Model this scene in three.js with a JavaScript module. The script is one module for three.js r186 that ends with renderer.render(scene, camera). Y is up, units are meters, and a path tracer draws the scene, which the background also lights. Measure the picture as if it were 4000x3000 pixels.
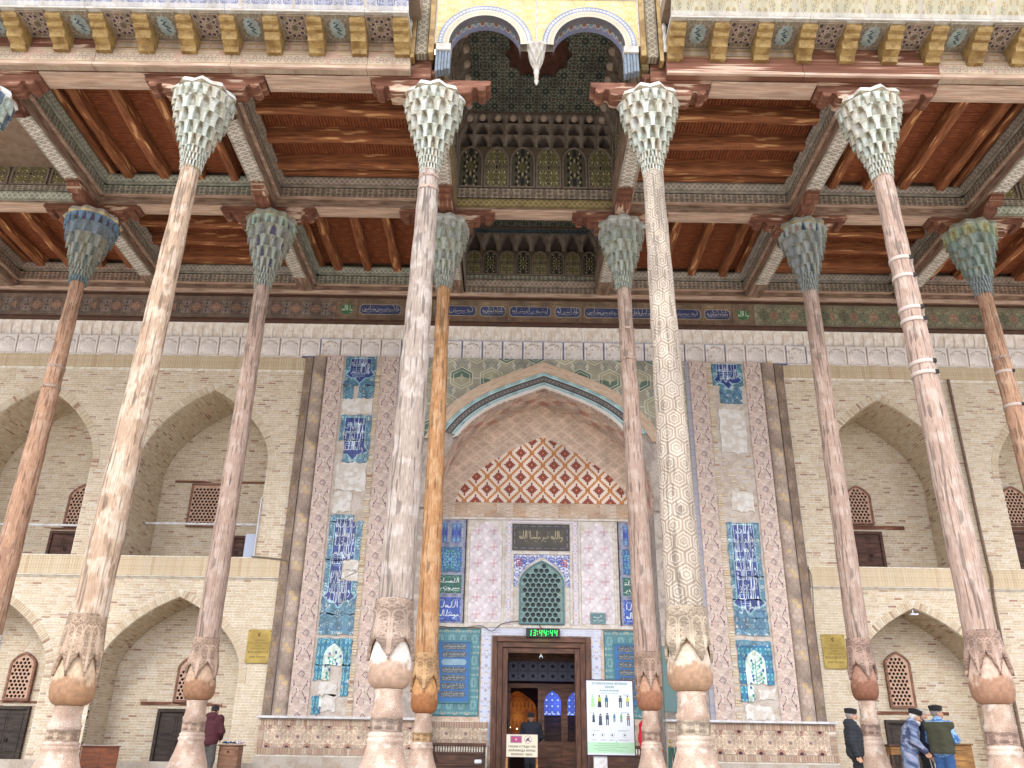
import * as THREE from 'three';
import { mergeGeometries, mergeVertices, toCreasedNormals } from 'three/addons/utils/BufferGeometryUtils.js';
import { RoundedBoxGeometry } from 'three/addons/geometries/RoundedBoxGeometry.js';
import { MarchingCubes } from 'three/addons/objects/MarchingCubes.js';

// ---------------------------------------------------------------- camera, sky, sun, exposure
const scene = new THREE.Scene();
const camera = new THREE.PerspectiveCamera(49.54, 4 / 3, 0.1, 600);
camera.position.set(-0.5055, 1.13, 24);
camera.up.set(-0.0154, 0.917, 0.3986);
camera.lookAt(-0.5055 - 0.000657, 1.13 + 0.398631, 24 - 0.917111);
const renderer = new THREE.WebGLRenderer({ antialias: true });
renderer.toneMapping = THREE.LinearToneMapping;
renderer.toneMappingExposure = 2.5;
renderer.shadowMap.enabled = true;
{ // overcast sky: a bright white layer, a little brighter overhead
  const W = 128, H = 64, d = new Float32Array(W * H * 4);
  for (let j = 0; j < H; j++) for (let i = 0; i < W; i++) {
    const el = Math.sin(((j + 0.5) / H - 0.5) * Math.PI), o = (j * W + i) * 4;
    const az = i / W * Math.PI * 2, k = el > 0 ? 0.92 + 0.5 * el + 0.05 * Math.sin(az * 3 + el * 7) * Math.cos(el * 3) : 0.5;
    d[o] = k * 0.94; d[o + 1] = k * 0.985; d[o + 2] = k * 1.1; d[o + 3] = 1;
  }
  const t = new THREE.DataTexture(d, W, H, THREE.RGBAFormat, THREE.FloatType);
  t.mapping = THREE.EquirectangularReflectionMapping; t.magFilter = THREE.LinearFilter; t.wrapS = THREE.RepeatWrapping; t.needsUpdate = true;
  scene.background = t; scene.environment = t;
}
const sun = new THREE.DirectionalLight(new THREE.Color(1, 0.965, 0.91), 0.7);
sun.position.set(-9, 26, 34); sun.target.position.set(0, 4, 2); sun.castShadow = true; sun.shadow.radius = 34;
Object.assign(sun.shadow.camera, { left: -26, right: 26, top: 26, bottom: -26, near: 1, far: 90 });
sun.shadow.mapSize.set(4096, 4096); sun.name = 'sun';
scene.add(sun, sun.target);

// ---------------------------------------------------------------- helpers
const PI = Math.PI, TAU = PI * 2;
function rng(s) { return () => { s = (s + 0x6d2b79f5) | 0; let t = Math.imul(s ^ (s >>> 15), 1 | s); t = (t + Math.imul(t ^ (t >>> 7), 61 | t)) ^ t; return ((t ^ (t >>> 14)) >>> 0) / 4294967296; }; }
const clamp = (x, a = 0, b = 1) => Math.min(b, Math.max(a, x)), lerp = (a, b, t) => a + (b - a) * t, sst = (a, b, x) => { x = clamp((x - a) / (b - a)); return x * x * (3 - 2 * x); };
const NZ = new Float32Array(65536); { const r = rng(77); for (let i = 0; i < 65536; i++) NZ[i] = r(); }
function vn(x, y, px = 256) { // value noise, periodic in x with period px
  let xi = Math.floor(x), yi = Math.floor(y), fx = x - xi, fy = y - yi; fx = fx * fx * (3 - 2 * fx); fy = fy * fy * (3 - 2 * fy);
  const x0 = ((xi % px) + px) % px, x1 = (x0 + 1) % px, y0 = (yi & 255) << 8, y1 = ((yi + 1) & 255) << 8;
  return (NZ[y0 + x0] * (1 - fx) + NZ[y0 + x1] * fx) * (1 - fy) + (NZ[y1 + x0] * (1 - fx) + NZ[y1 + x1] * fx) * fy;
}
function fbm(x, y, o = 4, px = 256) { let s = 0, a = 0.5, n = 0; for (let i = 0; i < o; i++) { s += a * vn(x, y + i * 37, Math.min(256, px)); n += a; a *= 0.5; x *= 2; y *= 2; px *= 2; } return s / n; }
function cv(w, h, fn) { const c = document.createElement('canvas'); c.width = w; c.height = h; const g = c.getContext('2d'); fn(g, w, h); return c; }
const texCache = new Map(); // one image per canvas, however many materials use it
function tex(c, rx = 1, ry = 1, srgb = true) {
  let t; if (texCache.has(c)) t = texCache.get(c).clone(); else { t = new THREE.CanvasTexture(c); texCache.set(c, t); }
  t.wrapS = t.wrapT = THREE.RepeatWrapping; t.repeat.set(rx, ry); t.colorSpace = srgb ? THREE.SRGBColorSpace : THREE.NoColorSpace; t.anisotropy = 8; t.needsUpdate = true; return t;
}
function pix(g, w, h, fn) { const im = g.getImageData(0, 0, w, h), d = im.data; for (let y = 0; y < h; y++) for (let x = 0; x < w; x++) { const o = (y * w + x) * 4; fn(d, o, x, y); } g.putImageData(im, 0, 0); }
// wear: multiplies what is drawn by a cloudy factor and fades worn spots towards a bare colour
function wear(g, w, h, { amt = 0.25, sc = 6, bare = null, th = 0.62, seed = 0, fine = 0.12 } = {}) {
  pix(g, w, h, (d, o, x, y) => {
    const u = x / w * sc, v = y / w * sc + seed * 13.7, n = fbm(u, v, 4, sc), f = vn(x * 0.9, y * 0.9 + seed, 256);
    const k = 1 + amt * (n - 0.5) * 2 + fine * (f - 0.5) * 2;
    let b = bare ? sst(th, th + 0.07, fbm(u * 1.7 + 9, v * 1.7 + 31, 4, Math.round(sc * 1.7))) : 0;
    for (let c = 0; c < 3; c++) { let q = d[o + c]; if (b) q = lerp(q, bare[c], b); d[o + c] = clamp(q * k, 0, 255); }
  });
}
const rgb = (c) => { const k = new THREE.Color(c); const s = k.getHexString(); return [0, 2, 4].map((i) => parseInt(s.slice(i, i + 2), 16)); };
function mat(o) { // colour given as hex/css (sRGB)
  const { bump, bs = 0.004, map, physical, ...r } = o; const p = { roughness: 0.85, ...r };
  if (map) p.map = map; if (bump) { p.bumpMap = bump; p.bumpScale = bs; }
  return physical ? new THREE.MeshPhysicalMaterial(p) : new THREE.MeshStandardMaterial(p);
}
function cmat(c, rx, ry, { relief, bs, ...o } = {}) { // material from a canvas; bs > 0 makes the pattern (or another canvas) its relief
  return mat({ map: tex(c, rx, ry), bump: bs ? tex(relief || c, rx, ry, false) : undefined, bs, ...o });
}
const uvr = (g, u0, v0, u1, v1) => { const q = g.attributes.uv; for (let i = 0; i < q.count; i++) q.setXY(i, lerp(u0, u1, q.getX(i)), lerp(v0, v1, q.getY(i))); return g; };
// uv along an axis in units, across another axis 0..1
function bandUV(g, ax, unit, vx, v0, vh) { if (g.index) g = g.toNonIndexed(); const p = g.attributes.position.array, n = g.attributes.position.count, uv = new Float32Array(n * 2); for (let i = 0; i < n; i++) { uv[i * 2] = p[i * 3 + ax] / unit; uv[i * 2 + 1] = (p[i * 3 + vx] - v0) / vh; } g.setAttribute('uv', new THREE.BufferAttribute(uv, 2)); return g; }
function fin(g, col) {
  if (g.index) g = g.toNonIndexed();
  if (!g.attributes.normal) g.computeVertexNormals();
  if (!g.attributes.uv) g.setAttribute('uv', new THREE.BufferAttribute(new Float32Array(g.attributes.position.count * 2), 2));
  for (const k of Object.keys(g.attributes)) if (!['position', 'normal', 'uv', 'color'].includes(k)) g.deleteAttribute(k);
  if (!col && g.attributes.color) g.deleteAttribute('color');
  g.morphAttributes = {}; return g;
}
const used = new Map();
function numbered(n) { const k = (used.get(n) || 0); used.set(n, k + 1); return k ? n + '_' + String(k).padStart(3, '0') : n; }
function P(name, geos, m, parent = scene, ud) {
  if (!Array.isArray(geos)) geos = [geos];
  const col = m.vertexColors, gs = geos.map((g) => fin(g, col));
  const me = new THREE.Mesh(gs.length > 1 ? mergeGeometries(gs, false) : gs[0], m);
  me.name = parent === scene ? numbered(name) : name; me.castShadow = me.receiveShadow = true; if (ud) Object.assign(me.userData, ud);
  parent.add(me); return me;
}
const PP = (name, geos, m, parent = scene) => geos.forEach((g) => P(name, g, m, parent)); // each piece a mesh of its own
function thing(name, label, category, x = 0, y = 0, z = 0, ry = 0, group) {
  const o = new THREE.Group(); o.name = numbered(name); o.position.set(x, y, z); o.rotation.y = ry; o.userData = { label, category, kind: 'thing' }; if (group) o.userData.group = group; scene.add(o); return o;
}
function sub(name, parent) { const o = new THREE.Group(); o.name = name; parent.add(o); return o; }
function tagT(m, label, category, group) { Object.assign(m.userData, { label, category, kind: 'thing' }); if (group) m.userData.group = group; return m; }
// uv in metres from the dominant face normal
function uvm(g, s = 1, ox = 0, oy = 0) {
  if (g.index) g = g.toNonIndexed(); if (!g.attributes.normal) g.computeVertexNormals();
  const p = g.attributes.position, n = g.attributes.normal, uv = new Float32Array(p.count * 2);
  for (let i = 0; i < p.count; i++) {
    const ax = Math.abs(n.getX(i)), ay = Math.abs(n.getY(i)), az = Math.abs(n.getZ(i)), x = p.getX(i), y = p.getY(i), z = p.getZ(i);
    let u, v; if (az >= ax && az >= ay) { u = x; v = y; } else if (ax >= ay) { u = z; v = y; } else { u = x; v = z; }
    uv[i * 2] = u * s + ox; uv[i * 2 + 1] = v * s + oy;
  }
  g.setAttribute('uv', new THREE.BufferAttribute(uv, 2)); return g;
}
// uv with the long axis along u for every face (wood grain runs along 'ax')
function uvg(g, ax = 0, s = 1, ox = 0) {
  if (g.index) g = g.toNonIndexed(); const p = g.attributes.position, n = g.attributes.normal, uv = new Float32Array(p.count * 2), c = [0, 1, 2].filter((k) => k !== ax);
  for (let i = 0; i < p.count; i++) {
    const q = [p.getX(i), p.getY(i), p.getZ(i)], nn = [n.getX(i), n.getY(i), n.getZ(i)].map(Math.abs);
    const o = nn[c[0]] > nn[c[1]] ? c[1] : c[0]; uv[i * 2] = q[ax] * s + ox; uv[i * 2 + 1] = q[o] * s + ox * 0.37;
  }
  g.setAttribute('uv', new THREE.BufferAttribute(uv, 2)); return g;
}
const mv = (g, x, y, z) => g.translate(x, y, z);
function box(x0, x1, y0, y1, z0, z1, s = 1) { return uvm(mv(new THREE.BoxGeometry(x1 - x0, y1 - y0, z1 - z0), (x0 + x1) / 2, (y0 + y1) / 2, (z0 + z1) / 2), s); }
function rbox(x0, x1, y0, y1, z0, z1, r = 0.015, s = 1) { return uvm(mv(new RoundedBoxGeometry(x1 - x0, y1 - y0, z1 - z0, 2, r), (x0 + x1) / 2, (y0 + y1) / 2, (z0 + z1) / 2), s); }
function orn(g, x0, y0, w, h) { if (g.index) g = g.toNonIndexed(); const p = g.attributes.position, uv = new Float32Array(p.count * 2); for (let i = 0; i < p.count; i++) { uv[i * 2] = (p.getX(i) - x0) / w; uv[i * 2 + 1] = (p.getY(i) - y0) / h; } g.setAttribute('uv', new THREE.BufferAttribute(uv, 2)); return g; }
// pts: [[r,y]...] lathe, u 0..1 round (0.5 faces +z), v = (y-v0)/vh
function lathe(pts, seg = 32, v0 = 0, vh = 1, rf) {
  const n = pts.length, pos = [], uv = [], ix = [];
  for (let i = 0; i < n; i++) for (let j = 0; j <= seg; j++) {
    const a = (j / seg - 0.5) * TAU, r = rf ? rf(pts[i][0], a, pts[i][1]) : pts[i][0]; pos.push(Math.sin(a) * r, pts[i][1], Math.cos(a) * r); uv.push(j / seg, (pts[i][1] - v0) / vh);
  }
  for (let i = 0; i < n - 1; i++) for (let j = 0; j < seg; j++) { const a = i * (seg + 1) + j, b = a + 1, c = a + seg + 1, d = c + 1; ix.push(a, b, c, b, d, c); }
  const g = new THREE.BufferGeometry(); g.setAttribute('position', new THREE.Float32BufferAttribute(pos, 3)); g.setAttribute('uv', new THREE.Float32BufferAttribute(uv, 2)); g.setIndex(ix); g.computeVertexNormals();
  const N = g.attributes.normal; for (let i = 0; i < n; i++) { const a = i * (seg + 1), b = a + seg; const x = N.getX(a) + N.getX(b), y = N.getY(a) + N.getY(b), z = N.getZ(a) + N.getZ(b), l = Math.hypot(x, y, z) || 1; N.setXYZ(a, x / l, y / l, z / l); N.setXYZ(b, x / l, y / l, z / l); }
  return g;
}
function tube(pts, r, seg = 24, rad = 6) { return new THREE.TubeGeometry(new THREE.CatmullRomCurve3(pts.map((p) => new THREE.Vector3(...p))), seg, r, rad); }
function cyl(x, y, z, r0, r1, h, seg = 12) { return mv(new THREE.CylinderGeometry(r1, r0, h, seg), x, y + h / 2, z); }
function extr(pts, z0, z1, holes = [], bev = 0) {
  const s = new THREE.Shape(pts.map((p) => new THREE.Vector2(p[0], p[1]))); for (const h of holes) s.holes.push(new THREE.Path(h.map((p) => new THREE.Vector2(p[0], p[1]))));
  return uvm(mv(new THREE.ExtrudeGeometry(s, { depth: z1 - z0 - 2 * bev, bevelEnabled: bev > 0, bevelSize: bev, bevelThickness: bev, bevelSegments: 1, bevelOffset: -bev, curveSegments: 1 }), 0, 0, z0 + bev));
}
// pointed arch: height fraction at s = |x|/half width
const fArch = (s, k = 0.6, e = 2) => k * Math.sqrt(Math.max(0, 1 - Math.pow(s, e))) + (1 - k) * (1 - s);
function archPts(cx, hw, y0, ys, ya, n = 14, k, e) { // outline left foot -> apex -> right foot
  const a = []; a.push([cx - hw, y0]);
  for (let i = 0; i <= n; i++) { const t = i / n, s = Math.cos(t * PI / 2); a.push([cx - hw * s, ys + (ya - ys) * fArch(s, k, e)]); }
  for (let i = n - 1; i >= 0; i--) { const t = i / n, s = Math.cos(t * PI / 2); a.push([cx + hw * s, ys + (ya - ys) * fArch(s, k, e)]); }
  a.push([cx + hw, y0]); return a;
}
function archHalf(y, hw, ys, ya, k, e) { if (y <= ys) return hw; if (y >= ya) return 0; let a = 0, b = 1; for (let i = 0; i < 24; i++) { const m = (a + b) / 2; if (ys + (ya - ys) * fArch(m, k, e) > y) a = m; else b = m; } return a * hw; }
// surface swept from an outline (x,y) in z; u = length along, v = z
function sweep(pts, z0, z1, flip = false, s = 1) {
  const pos = [], uv = [], ix = []; let L = 0;
  pts.forEach((p, i) => { if (i) L += Math.hypot(p[0] - pts[i - 1][0], p[1] - pts[i - 1][1]); pos.push(p[0], p[1], z0, p[0], p[1], z1); uv.push(L * s, z0 * s, L * s, z1 * s); });
  for (let i = 0; i < pts.length - 1; i++) { const a = i * 2; if (flip) ix.push(a, a + 1, a + 2, a + 1, a + 3, a + 2); else ix.push(a, a + 2, a + 1, a + 1, a + 2, a + 3); }
  const g = new THREE.BufferGeometry(); g.setAttribute('position', new THREE.Float32BufferAttribute(pos, 3)); g.setAttribute('uv', new THREE.Float32BufferAttribute(uv, 2)); g.setIndex(ix); g.computeVertexNormals(); return g;
}
// a row of concave niches (one stalactite tier). map(s 0..N, v 0..1, d 0..1 recess) -> [x,y,z]; hang row closes the underside
function cells(N, map, { nu = 8, nv = 6, col = null, under = true, off = 0, soft = 0.42, ww = 0.86 } = {}) {
  const pos = [], ix = [], cl = [], uv = []; const C = new THREE.Color();
  for (let i = 0; i < N; i++) {
    const b = pos.length / 3, rows = under ? nv + 2 : nv + 1;
    for (let q = 0; q < rows; q++) for (let j = 0; j <= nu; j++) {
      const v = under ? Math.max(0, (q - 1) / nv) : q / nv, u = j / nu * 2 - 1;
      const w = ww * Math.pow(Math.max(0, 1 - Math.pow(v / 0.9, 2.2)), 0.6), d = v > 0.9 ? 0 : sst(0, soft, w - Math.abs(u)) * (1 - 0.25 * v);
      const p = map(i + off + (u + 1) / 2, v, under && q === 0 ? 2 : d, i); pos.push(p[0], p[1], p[2]); uv.push((i + u / 2) * 0.2, v * 0.3);
      if (col) { const c = col(i, v, d); C.set(c); cl.push(C.r, C.g, C.b); }
    }
    for (let q = 0; q < rows - 1; q++) for (let j = 0; j < nu; j++) { const a = b + q * (nu + 1) + j, c = a + nu + 1; ix.push(a, a + 1, c, a + 1, c + 1, c); }
  }
  const g = new THREE.BufferGeometry(); g.setAttribute('position', new THREE.Float32BufferAttribute(pos, 3)); g.setAttribute('uv', new THREE.Float32BufferAttribute(uv, 2)); if (col) g.setAttribute('color', new THREE.Float32BufferAttribute(cl, 3));
  g.setIndex(ix); g.computeVertexNormals(); return g;
}

// ---------------------------------------------------------------- pattern drawing
function stroke(g, pts, close) { g.beginPath(); pts.forEach((p, i) => (i ? g.lineTo(p[0], p[1]) : g.moveTo(p[0], p[1]))); if (close) g.closePath(); g.stroke(); }
function poly(g, x, y, r, n, a = 0, r2) { g.beginPath(); const m = r2 ? n * 2 : n; for (let i = 0; i < m; i++) { const q = a + i / m * TAU, k = r2 && i % 2 ? r2 : r; g.lineTo(x + Math.cos(q) * k, y + Math.sin(q) * k); } g.closePath(); }
// four-way mirrored arabesque
function arabesque(w, h, bg, cols, seed, n = 5, lw = 2) {
  const q = cv(w / 2, h / 2, (g, W, H) => {
    const r = rng(seed); g.fillStyle = bg; g.fillRect(0, 0, W, H); g.lineCap = 'round';
    for (let i = 0; i < n; i++) {
      const c = cols[i % cols.length]; g.strokeStyle = c; g.fillStyle = c; g.lineWidth = lw;
      let x = r() * W, y = r() * H, R = (0.12 + r() * 0.25) * Math.min(W, H), a0 = r() * TAU; g.beginPath();
      for (let t = 0; t < 26; t++) { const a = a0 + t * 0.3, k = R * (1 - t / 30); g.lineTo(x + Math.cos(a) * k, y + Math.sin(a) * k); } g.stroke();
      for (let t = 0; t < 5; t++) { const a = a0 + t * 1.3, px = x + Math.cos(a) * R * (1 - t / 8), py = y + Math.sin(a) * R * (1 - t / 8), s = R * 0.24; g.beginPath(); g.ellipse(px, py, s, s * 0.45, a + 0.8, 0, TAU); g.fill(); }
      g.beginPath(); g.arc(x, y, R * 0.16, 0, TAU); g.fill();
    }
  });
  return cv(w, h, (g) => { for (const [sx, sy] of [[1, 1], [-1, 1], [1, -1], [-1, -1]]) { g.save(); g.translate(sx < 0 ? w : 0, sy < 0 ? h : 0); g.scale(sx, sy); g.drawImage(q, 0, 0); g.restore(); } });
}
// eight-fold star lattice on a repeating square
function girih(g, w, h, n, m, line, fill, lw, fill2) {
  const cw = w / n, ch = h / m;
  for (let j = -1; j <= m; j++) for (let i = -1; i <= n; i++) {
    const x = (i + 0.5) * cw, y = (j + 0.5) * ch, r = Math.min(cw, ch) * 0.5;
    if (fill) { g.fillStyle = fill; poly(g, x, y, r * 0.62, 8, PI / 8, r * 0.42); g.fill(); }
    if (fill2) { g.fillStyle = fill2; for (let k = 0; k < 8; k++) { const a = k * PI / 4 + PI / 8; poly(g, x + Math.cos(a) * r * 0.85, y + Math.sin(a) * r * 0.85, r * 0.14, 5, a); g.fill(); } poly(g, x + cw / 2, y + ch / 2, r * 0.26, 4, 0); g.fill(); }
    g.strokeStyle = line; g.lineWidth = lw; poly(g, x, y, r * 0.98, 8, PI / 8, r * 0.6); g.stroke(); poly(g, x, y, r * 0.6, 8, 0, r * 0.42); g.stroke();
    for (let k = 0; k < 8; k++) { const a = k * PI / 4; stroke(g, [[x + Math.cos(a) * r * 0.6, y + Math.sin(a) * r * 0.6], [x + Math.cos(a) * r * 1.02, y + Math.sin(a) * r * 1.02]]); }
    poly(g, x + cw / 2, y + ch / 2, r * 0.36, 4, PI / 4); g.stroke();
  }
}
// joined Perso-Arabic letters drawn with a pen, right to left; s = height of an alif in pixels
const PEN = {
  A: [0.3, [[0.12, 1], [0.14, 0.05]], 0], L: [0.34, [[0.3, 1], [0.26, 0.02], [0, 0]], 1], b: [0.34, [[0.34, 0], [0.22, 0.28], [0.16, 0], [0, 0]], 1, 'd1'], t: [0.34, [[0.34, 0], [0.22, 0.28], [0.16, 0], [0, 0]], 1, 'u2'], y: [0.34, [[0.34, 0], [0.22, 0.28], [0.16, 0], [0, 0]], 1, 'd2'],
  N: [0.7, [[0.66, 0.28], [0.62, -0.15], [0.4, -0.34], [0.14, -0.2], [0.08, 0.2]], 0, 'u1'], s: [0.8, [[0.8, 0], [0.76, 0.22], [0.62, 0], [0.54, 0.22], [0.42, 0], [0.32, 0.22], [0.2, 0], [0, 0]], 1], S: [0.8, [[0.8, 0], [0.76, 0.22], [0.62, 0], [0.54, 0.22], [0.42, 0], [0.32, 0.22], [0.2, 0], [0, 0]], 1, 'u3'],
  h: [0.42, [[0.42, 0], [0.26, 0.42], [0.04, 0.2], [0.2, -0.02], [0.38, 0.12]], 0], m: [0.36, [[0.36, 0], [0.28, 0.22], [0.1, 0.2], [0.14, -0.06], [0, 0]], 1], w: [0.42, [[0.3, 0.08], [0.14, 0.3], [0.1, 0.04], [0.36, 0.06], [0.26, -0.26], [0.02, -0.34]], 0],
  r: [0.34, [[0.3, 0.2], [0.26, -0.1], [0.02, -0.32]], 0], z: [0.34, [[0.3, 0.2], [0.26, -0.1], [0.02, -0.32]], 0, 'u1'], k: [0.6, [[0.05, 1.02], [0.5, 0.62], [0.36, 0.34], [0.5, 0.04], [0, 0]], 1], d: [0.34, [[0.28, 0.4], [0.1, 0.08], [0.34, 0]], 0],
  Y: [0.66, [[0.62, 0.22], [0.4, 0.05], [0.58, -0.2], [0.3, -0.36], [0, -0.2]], 0, 'd2'], f: [0.4, [[0.4, 0], [0.26, 0.36], [0.12, 0.2], [0.24, 0], [0, 0]], 1, 'u1'], x: [0.5, [[0.1, 0.36], [0.44, 0.3], [0.2, 0.02], [0, 0]], 1, 'u1'], ' ': [0.22, null, 0],
};
const glyph = (c) => PEN[c] || PEN.b;
function penWidth(t) { let w = 0; for (const c of t) w += glyph(c)[0]; return w; }
function pen(g, t, xr, yb, s, col, lw, sx = 1, rise = 0) {
  g.strokeStyle = g.fillStyle = col; g.lineWidth = lw; g.lineCap = g.lineJoin = 'round'; let x = xr;
  for (const c of t) {
    const [ad, p, , dots] = glyph(c); const w = ad * s * sx;
    if (p) {
      g.beginPath(); const q = p.map(([a, b]) => [x - w + a * s * sx, yb - b * s]); g.moveTo(q[0][0], q[0][1]);
      for (let i = 1; i < q.length - 1; i++) g.quadraticCurveTo(q[i][0], q[i][1], (q[i][0] + q[i + 1][0]) / 2, (q[i][1] + q[i + 1][1]) / 2); const e = q[q.length - 1]; g.lineTo(e[0], e[1]); g.stroke();
      if (dots) { const up = dots[0] === 'u', n = +dots[1], y = yb - (up ? 0.56 : -0.3) * s; for (let i = 0; i < n; i++) g.fillRect(x - w / 2 + (i - (n - 1) / 2) * lw * 1.7 - lw * 0.6, y - (i === 1 && n === 3 ? lw * 1.4 : 0), lw * 1.1, lw * 1.1); }
    }
    x -= w; yb -= rise * w;
  }
  return xr - x;
}
function verse(g, x0, y0, w, h, t, col, lw, k = 0.55) { const s = h * k, pw = penWidth(t) * s, sx = w / pw; pen(g, t, x0 + w, y0 + h * 0.72, s, col, lw, sx); }
const LINES = ['fLk bxm sNSAdyN', 'kh bstNd Abw', 'ASh rAdSAh', 'Ast LsAr fLxAN', 'bASkh kSkN yd', 'mLk A SrY kh', 'tLf xdyr LAmkAN', 'bAd tA sAmA', 'dr Ayn xAnh', 'mhr w mAh'];
const worn = (c, o) => { wear(c.getContext('2d'), c.width, c.height, o); return c; };

// timber: streaks along u
function timber(w, h, base, dark, seed, o = {}) {
  const A = rgb(base), B = rgb(dark), ws = o.bare ? rgb(o.bare) : null;
  return cv(w, h, (g) => { g.fillRect(0, 0, w, h); pix(g, w, h, (d, i, x, y) => {
    const u = x / w * 4, v = y / h * 24, n = fbm(u * 2, v + seed * 9, 4, 8), b = fbm(u, v * 0.2 + seed * 5, 3, 4), s = vn(x / w * 16, y * 0.8 + seed, 16);
    let k = clamp((n - 0.3) * 1.9) * 0.75 + s * 0.25, q = ws ? sst(o.th ?? 0.6, (o.th ?? 0.6) + 0.1, b * 0.7 + n * 0.3) : 0;
    const m = 0.82 + 0.36 * b;
    for (let c = 0; c < 3; c++) d[i + c] = clamp(lerp(lerp(B[c], A[c], k), ws ? ws[c] : 0, q) * m, 0, 255); d[i + 3] = 255;
  }); });
}
function cloud(w, h, base, alt, seed, sc = 6, fine = 0.14, o = 4) {
  const A = rgb(base), B = rgb(alt);
  return cv(w, h, (g) => { g.fillRect(0, 0, w, h); pix(g, w, h, (d, i, x, y) => { const n = sst(0.3, 0.7, fbm(x / w * sc, y / h * sc + seed * 11, o, sc)), f = 1 + fine * (vn(x * 0.7, y * 0.7 + seed, 256) - 0.5) * 2; for (let c = 0; c < 3; c++) d[i + c] = clamp(lerp(A[c], B[c], n) * f, 0, 255); d[i + 3] = 255; }); });
}
const M = {};
const woodC = timber(512, 256, '#e8ddd2', '#8f7c70', 1), joistC = timber(512, 512, '#ad6f45', '#6f3f24', 1, { bare: '#b98c60', th: 0.62 }), redC = timber(512, 256, '#8f614a', '#623a2a', 3, { bare: '#b79f8b', th: 0.54 });
const cloudC = cloud(512, 512, '#ffffff', '#e4ddd5', 3, 14, 0.16, 5), grainC = cloud(256, 256, '#ffffff', '#d2cabd', 1, 8, 0.2);
const wood = (color, o = {}) => cmat(woodC, o.rx ?? 0.5, o.ry ?? 1, { color, bs: o.bs ?? 0.004, roughness: o.roughness ?? 0.75 });
const stony = (color, r, o = {}) => cmat(cloudC, r, r, { color, roughness: 0.9, ...o });
M.greywood = wood('#b8a698', { rx: 0.4, bs: 0.008, roughness: 0.9 });
M.joist = cmat(joistC, 0.35, 1.2, { bs: 0.01, relief: woodC }); M.stick = cmat(joistC, 1, 2, { color: '#e6c8b4' });
M.redwood = cmat(redC, 0.4, 1, { bs: 0.01, relief: woodC }); M.palewood = cmat(timber(512, 256, '#cdb8a6', '#a58672', 4, { bare: '#9d6f5c', th: 0.68 }), 0.4, 1, { bs: 0.006, relief: woodC });
M.darkwood = wood('#6b4a38', { roughness: 0.6 }); M.deskwood = wood('#a5633a', { roughness: 0.45, bs: 0.001 });
M.grain = grainC; M.mortar = stony('#e3ddd0', 0.8); M.brick = mat({ map: tex(grainC, 2, 2), roughness: 0.92 });
M.plaster = stony('#c9b8a8', 0.5, { bs: 0.012 }); M.grey = cmat(cloud(512, 512, '#b9ada2', '#9d9188', 7, 9, 0.25, 5), 0.6, 0.6, { bs: 0.03, roughness: 0.95 });
M.pale = stony('#dcd8d2', 0.6, { bs: 0.012 });
M.white = stony('#dcd6cf', 0.7, { bs: 0.003, roughness: 0.8 }); M.marble = stony('#d5d6da', 0.7, { roughness: 0.5 });
M.dark = mat({ color: '#1a1513', roughness: 0.9 }); M.stone = stony('#b9afa3', 0.4, { bs: 0.008 });

// ---------------------------------------------------------------- the setting: ground and porch floor
const FL = 0.2;   // level of the porch floor
P('ground', box(-150, 150, -0.7, -0.3, -60, 150, 0.3), stony('#cdc6ba', 0.25), scene, { kind: 'structure' });
{
  const g = []; g.push(box(-26, 26, -0.3, FL, -0.02, 11.6, 0.5));
  for (let k = 0; k < 3; k++) g.push(box(-26, 26, -0.3, FL - 0.12 * (k + 1), 11.6 + k * 0.35, 11.95 + k * 0.35, 0.5));
  P('porch_floor', g, M.stone, scene, { kind: 'structure' });
}

// ---------------------------------------------------------------- brick wings
const brickBox = new THREE.BoxGeometry(1, 1, 1);
function fillBricks(out, x0, x1, y, h, z, r, len = 0.235) { // one course between x0 and x1
  let x = x0 + 0.006; const end = x1 - 0.006; let first = true;
  while (x < end - 0.03) { let w = len * (0.9 + 0.25 * r()); if (first) { w *= 0.4 + 0.6 * r(); first = false; } if (end - x - w < 0.07) w = end - x; w = Math.min(w, end - x); out.push([x + w / 2, y + h / 2, z, w - 0.02, h - 0.019, 0.014, 0]); x += w; }
}
const BRICKS = ['#dfcfb6', '#dac8ae', '#e2d5c0', '#d6c4aa', '#decfb5', '#dccdb7', '#d2bda4', '#e3d9c8'];
const PLAIN = new THREE.Color('#dac8a8');
const brickTone = (r, y) => { const t = r(), c = new THREE.Color(t < 0.02 ? '#b08d78' : t < 0.06 ? '#bda48e' : BRICKS[Math.floor(r() * BRICKS.length)]); return c.multiplyScalar(0.95 + 0.1 * r()); };
function brickwork(list, parent, r, singles = 0, vary = 1) {
  const rest = list.slice(singles), im = new THREE.InstancedMesh(brickBox, M.brick, rest.length), m = new THREE.Matrix4(), q = new THREE.Quaternion(), e = new THREE.Euler();
  rest.forEach((b, i) => { q.setFromEuler(e.set(b[8] || 0, b[7] || 0, b[6])); m.compose(new THREE.Vector3(b[0], b[1], b[2] + 0.004 * (r() - 0.5)), q, new THREE.Vector3(b[3], b[4], b[5])); im.setMatrixAt(i, m); im.setColorAt(i, brickTone(r, b[1]).lerp(PLAIN, 1 - vary)); });
  im.name = 'brickwork'; im.userData.kind = 'stuff'; im.castShadow = im.receiveShadow = true; parent.add(im);
  if (singles) {
    const ms = BRICKS.slice(0, 6).map((c) => mat({ color: c, map: tex(M.grain, 2, 2), roughness: 0.92 }));
    list.slice(0, singles).forEach((b) => { const me = new THREE.Mesh(brickBox, ms[Math.floor(r() * 6)]); me.name = 'brick'; me.position.set(b[0], b[1], b[2]); me.scale.set(b[3], b[4], b[5]); me.rotation.z = b[6]; me.castShadow = me.receiveShadow = true; parent.add(me); });
  }
}
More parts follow.
